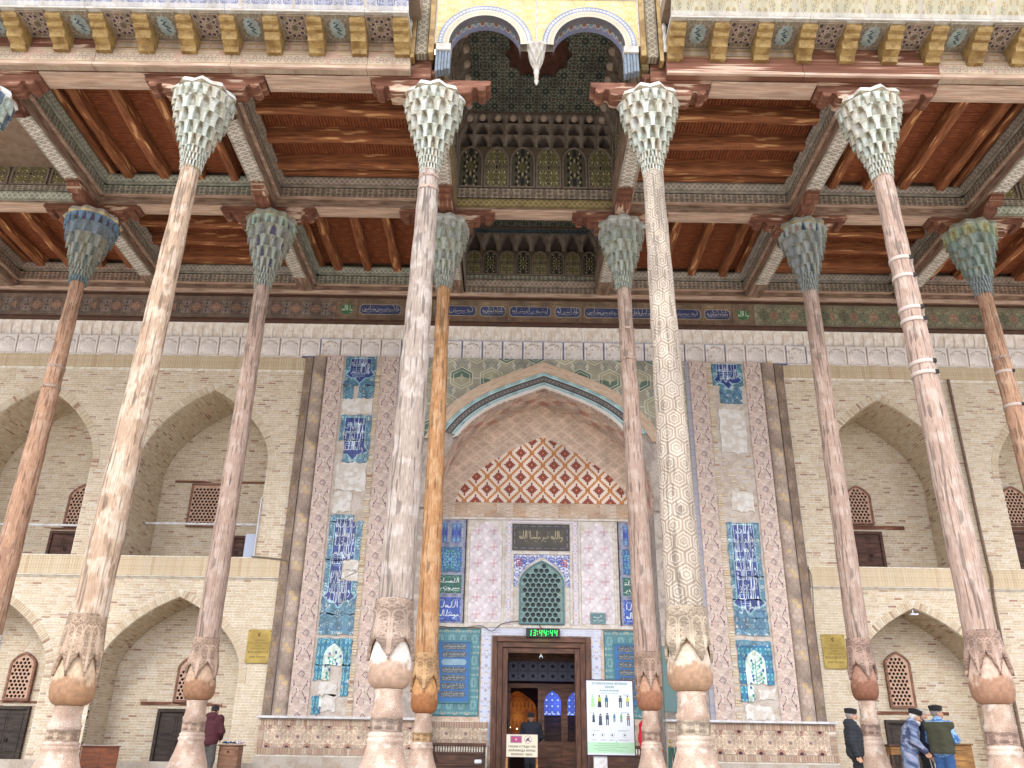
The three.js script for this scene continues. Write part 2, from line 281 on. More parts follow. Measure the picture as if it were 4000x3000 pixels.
// pierced lattice screen inside an outline; hole radius and pitch in metres
function lattice(cx, y0, y1, hw, z, arched, pitch, m, mf, parent, name = 'lattice_window', back = M.dark, rf = 0.4, fw = 0.06) {
  const t = sub(name, parent), out = arched ? archPts(cx, hw, y0, y1 - hw * 0.95, y1, 10) : [[cx - hw, y0], [cx - hw, y1], [cx + hw, y1], [cx + hw, y0]];
  const inn = arched ? archPts(cx, hw - fw, y0 + fw, y1 - hw * 0.95, y1 - fw * 1.15, 10) : [[cx - hw + fw, y0 + fw], [cx - hw + fw, y1 - fw], [cx + hw - fw, y1 - fw], [cx + hw - fw, y0 + fw]];
  P('frame', extr(out, z, z + 0.11, [inn.slice().reverse()], 0), mf, t);
  const holes = []; const py = pitch * 0.866; let row = 0;
  for (let y = y0 + fw + pitch * 0.5; y < y1 - fw; y += py, row++) for (let x = cx - hw - pitch + (row % 2 ? pitch / 2 : 0); x < cx + hw; x += pitch) {
    const a = arched ? Math.min(hw - fw, archHalf(y + pitch * 0.3, hw - fw, y1 - hw * 0.95, y1 - fw * 1.15)) : hw - fw; if (Math.abs(x - cx) > a - pitch * 0.42 || y > y1 - fw - pitch * 0.4) continue;
    const h = []; for (let k = 0; k < 6; k++) h.push([x + Math.cos(k * PI / 3 + PI / 6) * pitch * rf, y + Math.sin(k * PI / 3 + PI / 6) * pitch * rf]); holes.push(h.reverse());
  }
  P('lattice', extr(inn, z + 0.045, z + 0.08, holes), m, t);
  P('pane', extr(out, z, z + 0.014), back, t); return t;
}
M.latt = stony('#c9a893', 2);
M.lattF = wood('#b48c7c', { rx: 1, ry: 2, bs: 0.003 });
M.door = wood('#75574e');
M.doorDark = wood('#524a45');
function plankDoor(parent, cx, y0, y1, hw, z, m = M.door, leaves = 2) {
  const t = sub('door', parent), f = 0.09;
  P('frame', [rbox(cx - hw, cx - hw + f, y0, y1, z, z + 0.1, 0.01), rbox(cx + hw - f, cx + hw, y0, y1, z, z + 0.1, 0.01), rbox(cx - hw + f, cx + hw - f, y1 - f, y1, z, z + 0.1, 0.01)], m, t);
  const w = (2 * hw - 2 * f) / leaves;
  for (let k = 0; k < leaves; k++) {
    const a = cx - hw + f + k * w + 0.004, b = a + w - 0.008, g = [box(a, b, y0, y1 - f, z + 0.01, z + 0.04)];
    const n = 3, ph = (y1 - f - y0 - 0.1) / n; for (let i = 0; i < n; i++) g.push(rbox(a + 0.06, b - 0.06, y0 + 0.06 + i * ph, y0 + (i + 1) * ph, z + 0.035, z + 0.055, 0.008));
    P('leaf', g, m, t);
  }
  P('handle', mv(new THREE.TorusGeometry(0.045, 0.01, 5, 12), cx + 0.07, (y0 + y1) / 2, z + 0.075), M.iron, t);
}
M.iron = mat({ color: '#2b2624', roughness: 0.5, metalness: 0.7 });
M.vault = null;
const NU = { y0: 5.98, ys: 8.9, ya: 11.22, hw: 1.95, d: 2 }, NLo = { y0: FL, ys: 2.9, ya: 4.86, hw: 1.95, d: 1.3 };
function wing(x0, x1, centres, label, seed) {
  const t = thing('brick_wing', label, 'wall'), r = rng(seed), cx = (x0 + x1) / 2;
  const niches = []; centres.forEach((c) => { niches.push({ ...NU, c }); niches.push({ ...NLo, c }); });
  // masonry core: front sheet with openings, in two storeys
  for (const [ya, yb] of [[FL, 5.4], [5.98, 12.5]]) {
    const outs = niches.filter((n) => n.y0 >= ya - 0.01 && n.y0 < yb).map((n) => n);
    // strips between the openings so that the openings reach down to the floor
    const pts = [[x0, ya]]; outs.sort((a, b) => a.c - b.c).forEach((n) => { pts.push(...archPts(n.c, n.hw, ya, n.ys, n.ya)); }); pts.push([x1, ya], [x1, yb], [x0, yb]);
    P('masonry', extr(pts, -0.2, 0), M.mortar, t);
  }
  // soldier-course ledge between the storeys and the top band
  const led = []; const lm = M.mortar;
  P('ledge', [box(x0, x1, 5.4, 5.98, -2.05, 0.1), box(x0, x1, 5.36, 5.4, -0.02, 0.03)], lm, t);
  const L = []; // bricks: x,y,z,w,h,d,rotZ
  for (let x = x0 + 0.04; x < x1; x += 0.078) { led.push([x, 5.69, 0.1, 0.07, 0.53, 0.02, 0]); led.push([x, 12.16, 0.012, 0.07, 0.46, 0.05, 0]); }
  const rows = (ya, yb) => {
    const h = 0.0715; for (let y = ya + 0.004; y + h < yb; y += h) {
      let spans = [[x0, x1]];
      for (const n of niches) { if (n.y0 > yb || n.ya + 0.25 < y || (n.y0 < ya - 0.1)) continue; const a = y > n.ys ? archHalf(y + h / 2, n.hw + 0.22, n.ys, n.ya + 0.2) : n.hw + (y > n.ys - 0.3 ? 0.2 : 0.0); if (a <= 0) continue; spans = spans.flatMap(([p, q]) => [[p, Math.min(q, n.c - a)], [Math.max(p, n.c + a), q]].filter((s) => s[1] - s[0] > 0.05)); }
      for (const [p, q] of spans) fillBricks(L, p, q, y, h, 0, r);
    }
  };
  rows(FL, 5.36); rows(5.98, 11.9);
  // ring of bricks on edge round each arch
  for (const n of niches) {
    const pts = archPts(n.c, n.hw, n.ys - 0.3, n.ys, n.ya, 30); let acc = 0;
    for (let i = 1; i < pts.length; i++) { const [ax, ay] = pts[i - 1], [bx, by] = pts[i], l = Math.hypot(bx - ax, by - ay); let s = acc; while (s < l) { const k = s / l, dx = (bx - ax) / l, dy = (by - ay) / l; L.push([lerp(ax, bx, k) - dy * 0.105, lerp(ay, by, k) + dx * 0.105, 0.002, 0.056, 0.2, 0.03, Math.atan2(dy, dx)]); s += 0.07; } acc = s - l; }
  }
  // niches: vaulted sides laid in courses, back wall
  const V = []; const vg = [];
  for (const n of niches) {
    const pts = archPts(n.c, n.hw, n.y0, n.ys, n.ya, 26); vg.push(sweep(pts, 0, -n.d));
    let acc = 0.03;
    for (let i = 1; i < pts.length; i++) {
      const [ax, ay] = pts[i - 1], [bx, by] = pts[i], l = Math.hypot(bx - ax, by - ay), dx = (bx - ax) / l, dy = (by - ay) / l; let s = acc;
      while (s < l) { const k = s / l; let z = -0.02, off = r() * 0.2; while (z > -n.d) { const w = Math.min(0.235 * (0.9 + 0.25 * r()) - off, n.d + z); off = 0; if (w > 0.05) V.push([lerp(ax, bx, k) + dy * 0.002, lerp(ay, by, k) - dx * 0.002, z - w / 2, 0.054, 0.03, w - 0.016, Math.atan2(dy, dx)]); z -= Math.max(w, 0.05); } s += 0.0715; }
      acc = s - l;
    }
    for (let y = n.y0 + 0.004; y < n.ya; y += 0.0715) { const a = archHalf(y + 0.05, n.hw, n.ys, n.ya); if (a > 0.05) fillBricks(V, n.c - a, n.c + a, y, 0.0715, -n.d + 0.003, r); }
    vg.push(extr(archPts(n.c, n.hw + 0.01, n.y0 - 0.3, n.ys, n.ya + 0.01), -n.d - 0.12, -n.d));
  }
  P('niche_vault', vg, M.mortar, t);
  const cam = camera.position; L.sort((a, b) => (a[0] - cam.x) ** 2 + (a[1] - cam.y) ** 2 * 1.5 - (b[0] - cam.x) ** 2 - (b[1] - cam.y) ** 2 * 1.5);
  // the nearest bricks that the photograph shows one by one
  const vis = L.filter((b) => b[1] > 0.95 && Math.abs(b[0]) < 13.5), rest = L.filter((b) => !(b[1] > 0.95 && Math.abs(b[0]) < 13.5));
  brickwork([...vis, ...rest], t, r, 300); brickwork(V, t, r); brickwork(led, t, r, 0, 0.35);
  return t;
}
const wl = wing(-19, -7.02, [-15.1, -9.8], 'buff brick wing with pointed niches left of the tiled portal', 11);
const wr = wing(8.06, 19, [10.91, 16.15], 'buff brick wing with pointed niches right of the tiled portal', 12);
// windows, doors and lintels of the niches
for (const [w, cx, y0, y1, hw, z, ar] of [[wl, -14.15, 7.25, 8.66, 0.46, -2, 1], [wl, -10.15, 7.32, 8.72, 0.6, -2, 0], [wr, 10.62, 7.72, 9.0, 0.42, -2, 1], [wr, 15.62, 7.78, 9.06, 0.42, -2, 1], [wl, -14.42, 2.1, 3.42, 0.37, -1.3, 1], [wl, -9.55, 2.12, 3.42, 0.42, -1.3, 1], [wr, 10.72, 2.27, 3.8, 0.37, -1.3, 1], [wr, 16.1, 2.27, 3.8, 0.37, -1.3, 1]])
  lattice(cx, y0, y1, hw, z + 0.022, ar, 0.115, M.latt, M.lattF, w);
for (const [w, cx, y0, y1, hw, z, m] of [[wl, -14.45, 5.98, 7.12, 0.5, -2, M.door], [wl, -9.1, 5.98, 7.05, 0.4, -2, M.door], [wr, 10.72, 5.98, 7.5, 0.5, -2, M.door], [wr, 15.75, 5.98, 7.6, 0.6, -2, M.door], [wl, -14.5, FL, 1.96, 0.56, -1.3, M.doorDark], [wl, -9.75, FL, 1.95, 0.6, -1.3, M.doorDark], [wr, 10.62, FL, 1.95, 0.5, -1.3, M.doorDark], [wr, 16.1, FL, 1.95, 0.5, -1.3, M.doorDark]])
  plankDoor(w, cx, y0, y1, hw, z + 0.02, m);
for (const [w, x0, x1, y, z, h] of [[wl, -11.35, -8.3, 8.77, -2, 0.07], [wr, 10.1, 12.0, 7.58, -2, 0.12], [wr, 15.1, 16.3, 7.64, -2, 0.1], [wl, -10.9, -8.6, 2.04, -1.3, 0.09], [wl, -14.95, -13.4, 2.04, -1.3, 0.06], [wr, 9.7, 12.0, 2.1, -1.3, 0.08], [wl, -15.0, -13.5, 7.18, -2, 0.06]])
  P('lintel', rbox(x0, x1, y, y + h, z - 0.05, z + 0.04, 0.01), M.redwood, w);
for (const [w, x0, x1, y] of [[wl, -12.6, -13.0 + 0.0, 7.2], [wl, -11.7, -7.9, 7.2]]) P('tie_rail', box(Math.min(x0, x1), Math.max(x0, x1), y, y + 0.06, -1.2, -1.15), M.marble, w);
P('tie_rail', box(-17.2, -12.9, 7.1, 7.16, -1.2, -1.15), M.marble, wl);
// low stone plinth along the wall
for (const [w, x0, x1] of [[wl, -19, -7.02], [wr, 8.06, 19]]) P('plinth', [box(x0, x1, FL, FL + 0.42, 0.02, 0.14)], M.stone, w);
// mass of the prayer hall behind, open at the doorway
tagT(P('prayer_hall', [box(-19, -3.2, 0, 17, -9, -2.2), box(4.2, 19, 0, 17, -9, -2.2), box(-3.2, 4.2, 5, 17, -9, -2.2), box(-3.2, 4.2, 0, 5, -9.2, -9), box(-24, -19, 0, 17, -9, 0), box(19, 24, 0, 17, -9, 0)], M.mortar), 'plain masonry bulk of the prayer hall behind the portal', 'building');

// ---------------------------------------------------------------- tiled entrance portal
const PX = 0.47;
const portal = thing('entrance_portal', 'tall tiled portal with pointed arch and carved wooden doorway', 'portal');
{
  const po = portal;
  // ornament canvases
  const pinkC = cv(256, 512, (g, w, h) => {
    g.fillStyle = '#bba99f'; g.fillRect(0, 0, w, h); const r = rng(5);
    for (let y = 0; y < h; y += 16) { let x = -r() * 30; while (x < w) { const l = 26 + r() * 26; g.fillStyle = ['#c6b2a6', '#bda598', '#c5b1a5', '#b3a299', '#bda091', '#cabbb0'][Math.floor(r() * 6)]; g.fillRect(x + 1, y + 1, l - 3, 12); x += l; } }
    g.fillStyle = '#8f8a94'; for (let y = 60; y < 450; y += 13) { g.fillRect(126, y, 5, 9); if (y % 3 === 0) g.fillRect(110 + (y % 5) * 8, y, 5, 5); }
    const dot = (x, y, c = '#3a2a48') => { g.fillStyle = c; g.fillRect(x - 6, y - 6, 12, 12); };
    for (let k = 0; k < 4; k++) for (const [sx, sy] of [[1, 1], [-1, 1], [1, -1], [-1, -1]]) dot(128 + sx * k * 14, 70 + sy * (3 - k) * 15);
    for (let k = 0; k < 6; k++) for (const s of [1, -1]) { dot(128 + s * (78 - k * 8), 190 + k * 15, '#4a2c38'); dot(128 + s * (38 + k * 8), 290 + k * 15, '#4a2c38'); }
    g.fillStyle = '#36285c'; for (const s of [1, -1]) for (const y of [165, 205, 365, 405]) g.fillRect(128 + s * 88 - 5, y - 17, 10, 32);
    dot(128, 270); dot(128, 400); wear(g, w, h, { amt: 0.16, sc: 5, bare: [190, 172, 160], th: 0.64 });
  });
  M.bed = stony('#c9beb4', 0.5, { bs: 0.02 });
  const pinkM = () => cmat(pinkC, 1, 1);
  const hexC = cv(512, 512, (g, w, h) => {
    g.fillStyle = '#97927f'; g.fillRect(0, 0, w, h);
    for (let j = -1; j < 5; j++) for (let i = -1; i < 5; i++) {
      const x = i * 128 + (j % 2 ? 64 : 0), y = j * 128;
      g.fillStyle = (i + j) % 3 === 0 ? '#54695a' : '#98937a'; poly(g, x, y, 54, 6, PI / 6); g.fill(); g.strokeStyle = '#c2bba8'; g.lineWidth = 4; g.stroke();
      poly(g, x, y, 40, 6, PI / 6); g.lineWidth = 3; g.stroke(); g.fillStyle = '#aaa68c'; poly(g, x, y, 26, 4, 0, 9); g.fill();
      g.strokeStyle = '#c4bfae'; g.lineWidth = 5; for (let k = 0; k < 6; k++) { const a = k * PI / 3; stroke(g, [[x + Math.cos(a) * 54, y + Math.sin(a) * 54], [x + Math.cos(a) * 78, y + Math.sin(a) * 78]]); }
      g.strokeStyle = '#5f6f80'; g.lineWidth = 2; poly(g, x + 64, y + 64, 30, 3, PI / 2); g.stroke(); poly(g, x + 64, y + 64, 30, 3, -PI / 2); g.stroke();
    }
    wear(g, w, h, { amt: 0.16, sc: 6 });
  });
  const blueC = arabesque(128, 512, '#9c9aa2', ['#6b7396', '#bdb6ac', '#83889e', '#a79c92'], 31, 9, 2);
  const plaC = cloud(256, 512, '#bfb0a3', '#a5968a', 21, 6, 0.2);
  { const g = plaC.getContext('2d'); for (let j = 0; j < 16; j++) for (let i = 0; i < 8; i++) { g.strokeStyle = 'rgba(140,124,116,.6)'; g.lineWidth = 2; poly(g, i * 32 + (j % 2) * 16, j * 32, 17, 6, PI / 6); g.stroke(); if ((i * 7 + j * 5) % 6 === 0) { g.fillStyle = (i + j) % 2 ? 'rgba(140,150,170,.5)' : 'rgba(205,180,120,.5)'; g.fill(); } } wear(g, 256, 512, { amt: 0.2, sc: 4 }); }
  const S = (u0, u1, y0, y1, z0, z1, s) => (s < 0 ? box(PX - u1, PX - u0, y0, y1, z0, z1) : box(PX + u0, PX + u1, y0, y1, z0, z1));
  const Y0 = 1.76, Y1 = 12.32;
  const mPink = pinkM(), mBlue = cmat(blueC, 1, 1, {}), mPla = cmat(plaC, 0.9, 0.45, { color: '#e2dcd8' }), mStrip = cmat(plaC, 0.9, 0.45, { color: '#bcb1a8' }), rb = rng(31);
  // core behind the strips: jamb piers and spandrel carrier
  PP('pier', [S(3.23, 7.5, FL, Y1, -1.2, 0.1, 1), S(3.23, 7.5, FL, Y1, -1.2, 0.1, -1)], M.grey, po);
  for (const s of [1, -1]) {
    P('corner_strip', S(7.28, 7.52, FL, Y1, 0.1, 0.16, s), mStrip, po);
    { const g = lathe([[0.23, 0], [0.23, Y1 - Y0]], 24, 0, 1); uvm(g, 1); P('corner_column', mv(g, PX + s * 7.03, Y0, 0.1), mPla, po); }
    for (const [a, b] of [[6.28, 6.8], [4.55, 5.07]]) P('pink_brick_band', orn(S(a, b, Y0, Y1, 0.1, 0.3, s), PX + (s > 0 ? a : -b), 1.9, b - a, 1.07), mPink, po);
    P('tile_bed', S(5.07, 6.28, Y0, Y1, 0.1, 0.262, s), M.bed, po);
    P('flower_strip', orn(S(4.42, 4.55, Y0, Y1, 0.1, 0.27, s), PX + s * 4.42, 1.8, 0.13, 0.6), mBlue, po);
    // courses of broken brick left where tiles have come off
    const bs = []; for (let y = Y0 + 0.02; y < Y1 - 0.1; y += 0.072) if (rb() < 0.8) bs.push([PX + s * (5.16 + 0.03 * rb()), y, 0.262, 0.1 + 0.08 * rb(), 0.055, 0.03 + 0.03 * rb(), 0.1 * (rb() - 0.5)]);
    for (let k = 0; k < (s > 0 ? 26 : 0); k++) bs.push([PX + s * (5.3 + 0.85 * rb()), (s > 0 ? 7.3 : 7.2) + (s > 0 ? 1.9 : 1.4) * rb(), 0.262, 0.1 + 0.12 * rb(), 0.05, 0.025 + 0.03 * rb(), 0.15 * (rb() - 0.5)]);
    brickwork(bs, po, rb, 0);
  }
  // calligraphic tile bands, broken into surviving pieces
  const bandC = (seed) => cv(256, 2048, (g, w, h) => {
    const r = rng(seed), Y = (y) => h - (y - 1.8) / 10.5 * h, gr = (a, b) => lerp(a, b, r());
    g.fillStyle = '#37476f'; g.fillRect(0, 0, w, h);
    const ar = arabesque(128, 256, '#4d7285', ['#8aa5aa', '#33477a', '#5f8a96', '#b5c2c2'], seed + 3, 12, 2); for (let y = 0; y < h; y += 256) { g.drawImage(ar, 0, y, 128, 256); g.drawImage(ar, 128, y, 128, 256); }
    const plate = (ya, yb) => { // star-ended cartouche with script
      const t = Y(yb), b = Y(ya); g.fillStyle = '#303d78'; g.strokeStyle = '#86b0b4'; g.lineWidth = 6; g.beginPath(); g.moveTo(46, t + 10); g.lineTo(210, t + 10); g.lineTo(214, b - 90); g.lineTo(244, b - 66); g.lineTo(206, b - 42); g.lineTo(170, b - 40); g.lineTo(128, b - 4); g.lineTo(86, b - 40); g.lineTo(50, b - 42); g.lineTo(12, b - 66); g.lineTo(42, b - 90); g.closePath(); g.fill(); g.stroke();
      for (let y = t + 50; y < b - 30; y += 52) { verse(g, 50, y - 52, 156, 84, ['ALLxLA', 'ALmsNmY', 'wALfALkh', 'LALALAh', 'mLkALnAs'.replace('n', 'b')][Math.floor(r() * 5)], '#c3ced0', 3.6, 0.8); for (let k = 0; k < 4; k++) { const x = gr(54, 196); stroke(g, [[x, y - 46], [x - 2, y + 8]]); } }
      g.lineWidth = 2; g.strokeStyle = '#a8c6c8'; for (let k = 0; k < 4; k++) { const y = gr(t + 20, b - 60); g.strokeRect(66, y, gr(60, 110), 12); }
    };
    plate(4.55, 7.15); plate(8.85, 10.3); plate(11.35, 12.28);
    const T = Y(3.75), B = Y(1.8); const fr = arabesque(64, 64, '#2e6f8c', ['#1f3f78', '#a9cfc8', '#4da0a8'], seed + 5, 6, 2); for (let y = T; y < B; y += 64) for (let x = 0; x < w; x += 64) g.drawImage(fr, x, y);
    g.fillStyle = '#c6d6c8'; g.beginPath(); g.moveTo(58, B - 40); g.lineTo(58, T + 90); g.quadraticCurveTo(64, T + 50, 128, T + 24); g.quadraticCurveTo(192, T + 50, 198, T + 90); g.lineTo(198, B - 40); g.fill();
    g.strokeStyle = '#2d7d77'; g.lineWidth = 5; stroke(g, [[128, B - 50], [128, T + 70]]); for (let k = 0; k < 26; k++) { const y = lerp(B - 70, T + 60, k / 26), sx = k % 2 ? 1 : -1, x = 128 + sx * (16 + 40 * r()); g.lineWidth = 3; g.beginPath(); g.moveTo(128, y + 20); g.quadraticCurveTo(128 + sx * 30, y + 10, x, y); g.stroke(); g.fillStyle = r() < 0.4 ? '#263f86' : '#2f8580'; poly(g, x, y, 11, 6, r(), 6); g.fill(); }
    wear(g, w, h, { amt: 0.28, sc: 8, seed, fine: 0.2, bare: [186, 178, 170], th: 0.72 });
  });
  const jag = (x0, x1, y0, y1, r, a = 0.03, n = 8) => { const p = []; const j = () => (r() - 0.5) * 2 * a; for (let i = 0; i < n; i++) p.push([lerp(x0, x1, i / n) + j() * 0.5, y0 + j()]); for (let i = 0; i < n; i++) p.push([x1 - Math.abs(j()), lerp(y0, y1, i / n) + j() * 0.5]); for (let i = 0; i < n; i++) p.push([lerp(x1, x0, i / n) + j() * 0.5, y1 + j()]); for (let i = 0; i < n; i++) p.push([x0 + Math.abs(j()), lerp(y1, y0, i / n) + j() * 0.5]); return p; };
  for (const s of [-1, 1]) {
    const a = s < 0 ? PX - 6.22 : PX + 5.24, m = cmat(bandC(s < 0 ? 3 : 8), 1, 1, { roughness: 0.35 }), r = rng(40 + s);
    const seg = s < 0 ? [[0, 1, 11.3, 12.3], [0.0, 0.34, 10.86, 11.32], [0.48, 1, 10.9, 11.32], [0.02, 1, 9.5, 10.32], [0.2, 1, 8.82, 9.52], [0, 0.72, 7.0, 7.22], [0, 1, 5.9, 7.02], [0, 0.5, 5.3, 5.92], [0, 1, 4.4, 5.32], [0, 1, 3.86, 4.42], [0, 1, 3.05, 3.76], [0, 0.45, 2.68, 3.07], [0.75, 1, 2.28, 3.07], [0.02, 0.3, 1.82, 2.28]]
      : [[0, 1, 11.5, 12.24], [0.2, 0.92, 10.9, 11.52], [0.03, 1, 5.6, 7.16], [0.03, 1, 4.95, 5.62], [0.03, 1, 4.46, 4.97], [0.02, 1, 4.02, 4.48], [0.02, 1, 2.75, 3.87], [0.02, 0.42, 2.3, 2.72]];
    for (const [f0, f1, y0, y1] of seg) P('tile_panel', orn(extr(jag(a + f0 * 0.98, a + f1 * 0.98, y0, y1, r), 0.264, 0.296), a, 1.8, 0.98, 10.5), m, po);
    const pat = s < 0 ? [[0.02, 0.98, 10.34, 10.88], [0.02, 0.98, 7.95, 8.8], [0.05, 0.6, 7.3, 7.9], [0.5, 1, 5.62, 5.9], [0.5, 1, 5.34, 5.6], [0.15, 0.7, 2.3, 2.66], [0.05, 0.7, 1.9, 2.28]] : [[0.1, 0.95, 9.3, 10.7], [0.25, 0.95, 7.5, 8.1], [0.5, 1, 2.35, 2.62], [0.1, 0.9, 1.85, 2.2]];
    for (const [f0, f1, y0, y1] of pat) P('plaster_patch', extr(jag(a + f0 * 0.98, a + f1 * 0.98, y0, y1, r, 0.05), 0.263, 0.29), M.pale, po);
  }
  // spandrels: hexagon tile field cut by the arch
  const A = { hw: 3.23, ys: 7.5, ya: 11.31, k: 0.68, e: 4 };
  const ap = (d, n = 26) => archPts(PX, A.hw + d, FL, A.ys, A.ya + d * 1.05, n, A.k, A.e);
  {
    const o = ap(0.82).filter((p) => p[1] > 4.6), mid = Math.floor(o.length / 2), pts = [[PX - 4.42, 4.6], ...o.map((p) => [Math.max(PX - 4.42, Math.min(PX + 4.42, p[0])), Math.min(p[1], Y1 - 0.01)]), [PX + 4.42, 4.6], [PX + 4.42, Y1], [PX - 4.42, Y1]];
    P('spandrel_tile', orn(extr(pts, 0.1, 0.24), PX - 4.42, 4.6, 1.0, 0.95), cmat(hexC, 0.27, 0.27, { roughness: 0.5 }), po);
    const band = (d0, d1, yMin, z0, z1, m, name, uw) => {
      const a = ap(d1, 40).filter((p) => p[1] > yMin), b = ap(d0, 40).filter((p) => p[1] > yMin), n = 64;
      const along = (q, t) => { let L = 0; const ls = q.map((p, i) => (i ? (L += Math.hypot(p[0] - q[i - 1][0], p[1] - q[i - 1][1])) : 0)); const w = t * L; let i = 1; while (i < q.length - 1 && ls[i] < w) i++; const k = (w - ls[i - 1]) / (ls[i] - ls[i - 1]); return [lerp(q[i - 1][0], q[i][0], k), lerp(q[i - 1][1], q[i][1], k)]; };
      const pos = [], uv = [], ix = []; for (let i = 0; i <= n; i++) { const p = along(a, i / n), q = along(b, i / n); pos.push(p[0], p[1], z0, p[0], p[1], z1, q[0], q[1], z1, q[0], q[1], z0); const U = i / n * uw; uv.push(U, 1, U, 1, U, 0, U, 0); }
      for (let i = 0; i < n; i++) for (let k = 0; k < 3; k++) { const c = i * 4 + k, d = c + 4; ix.push(c, c + 1, d, c + 1, d + 1, d); }
      const g = new THREE.BufferGeometry(); g.setAttribute('position', new THREE.Float32BufferAttribute(pos, 3)); g.setAttribute('uv', new THREE.Float32BufferAttribute(uv, 2)); g.setIndex(ix); const h = g.toNonIndexed(); h.computeVertexNormals(); P(name, h, m, po);
    };
    const mosC = cv(512, 128, (g, w, h) => {
      g.fillStyle = '#a9c0bd'; g.fillRect(0, 0, w, h); g.strokeStyle = '#5b97a6'; g.lineWidth = 6; for (const y of [14, 114]) { const p = []; for (let x = 0; x <= w; x += 16) p.push([x, y + ((x / 16) % 2 ? 7 : -7)]); stroke(g, p); }
      g.fillStyle = '#2a2c30'; g.fillRect(0, 34, w, 62); g.strokeStyle = '#8a6f66'; g.lineWidth = 3; for (let x = 0; x < w; x += 64) { g.fillStyle = '#2e3036'; poly(g, x + 32, 65, 36, 8, PI / 8, 27); g.fill(); g.stroke(); g.strokeStyle = '#b9b0a2'; g.lineWidth = 2; poly(g, x + 32, 65, 18, 6, 0, 9); g.stroke(); stroke(g, [[x, 50], [x + 64, 80]]); stroke(g, [[x, 80], [x + 64, 50]]); g.strokeStyle = '#8a6f66'; g.lineWidth = 3; }
      wear(g, w, h, { amt: 0.2, sc: 6 });
    });
    const tan = stony('#cdb6a0', 1);
    band(0.52, 0.84, 9.55, 0.1, 0.31, tan, 'arch_rib', 5); band(0.1, 0.52, 9.75, 0.1, 0.27, cmat(mosC, 1, 1, { roughness: 0.5 }), 'arch_mosaic', 7); band(0, 0.1, 9.6, 0.1, 0.3, M.white, 'arch_edge', 5);
    band(0.0, 0.82, 4.6, 0.08, 0.2, M.grey, 'arch_backing', 8);
    PP('spandrel_plaster', [S(3.23, 4.42, Y0, 4.6, 0.1, 0.2, 1), S(3.23, 4.42, Y0, 4.6, 0.1, 0.2, -1)], M.grey, po);
    // soffit with diagonal brick lines
    const sofC = cv(512, 512, (g, w, h) => {
      g.fillStyle = '#c2ae9f'; g.fillRect(0, 0, w, h); const r = rng(9), put = (x, y, c) => { g.fillStyle = c; g.fillRect(((x % 32) + 32) % 32 * 16, ((y % 32) + 32) % 32 * 16, 15, 13); };
      for (let j = 0; j < 32; j++) for (let i = 0; i < 32; i++) put(i, j, ['#c6b3a5', '#bfab9c', '#cab8aa'][Math.floor(r() * 3)]);
      for (let i = 0; i < 64; i++) { put(i, i, '#a3705f'); put(i, -i, '#a3705f'); put(i, i + 16, '#a3705f'); put(i, 16 - i, '#a3705f'); }
      for (const [x, y] of [[16, 0], [0, 16], [8, 8], [24, 8], [8, 24], [24, 24]]) for (let a = -3; a <= 3; a++) for (let b = -3; b <= 3; b++) if (Math.abs(a) + Math.abs(b) < 4 && (a || b)) put(x + a, y + b, '#b0786a');
      wear(g, w, h, { amt: 0.2, sc: 6, bare: [196, 178, 166], th: 0.62, seed: 4 });
    });
    const sp = ap(0); P('arch_soffit', sweep(sp.filter((p) => p[1] > 7.3), 0.3, -1.2, false, 0.55), cmat(sofC, 1, 1), po);
    P('arch_fill', [extr([...ap(0.83).filter((p) => p[1] > 7.5), [PX + 4.42, Y1], [PX - 4.42, Y1]].map((p) => [p[0], Math.min(p[1], Y1)]), -1.2, 0.08)], M.grey, po);
  }
  const sofC2 = cv(512, 512, (g, w, h) => { g.fillStyle = '#bfb1a4'; g.fillRect(0, 0, w, h); const r = rng(19); for (let j = 0; j < 40; j++) for (let i = 0; i < 32; i++) { const q = ((i + j) % 8 < 2) || ((i - j + 320) % 8 < 2); g.fillStyle = q ? ['#d2c6bb', '#cdc0b4'][Math.floor(r() * 2)] : ['#c3b2a4', '#bdab9c', '#c8b9ac'][Math.floor(r() * 3)]; g.fillRect(i * 16, j * 12.8, 15, 11.6); } wear(g, w, h, { amt: 0.14, sc: 6 }); });
  // back wall of the porch arch, with its mosaic field
  const zb = -1.2, dx0 = -0.97, dx1 = 1.87, dy1 = 4.05;
  P('back_wall', extr([[PX - 3.3, FL], [dx0, FL], [dx0, dy1], [dx1, dy1], [dx1, FL], [PX + 3.3, FL], [PX + 3.3, 11.4], [PX - 3.3, 11.4]], zb - 0.3, zb), cmat(sofC2, 0.6, 0.6, { color: '#fff4ea' }), po);
  {
    const f = cv(896, 640, (g, w, h) => { // stepped brick mosaic: 2.8 m half field 7.2 x 2.88 cells
      const u = 8; const N = w / u, Mr = h / u, r = rng(12);
      for (let j = 0; j < Mr; j++) for (let i = 0; i < N; i++) {
        const cx = 14, cy = 16, X = ((i + 7 - 56 + 1400) % cx) - 7, y2 = Mr - 1 - j;
        const P2 = (ox, oy) => { const a = Math.abs(((i - 56 + ox + 1400) % cx) - 7), b = Math.abs(((y2 + oy + 1600) % cy) - 8); return [a, b]; };
        const [a, b] = P2(7, 8), [a2, b2] = P2(0, 0), d1 = a / 7 + b / 8, [ca, cb] = d1 <= 1 ? [a, b] : [a2, b2];
        let c = '#dccdbf'; const d = ca / 7 + cb / 8; if (d > 0.84) c = r() < 0.5 ? '#bf8250' : '#b37544'; else if (ca + cb <= 3 || (ca === 0 && cb === 4)) c = '#8a473b'; if (ca < 1 && cb < 1) c = '#c98a5a';
        g.fillStyle = c; g.fillRect(i * u, j * u, u - 0.5, u - 0.5);
      }
      wear(g, w, h, { amt: 0.14, sc: 5, fine: 0.1 });
    });
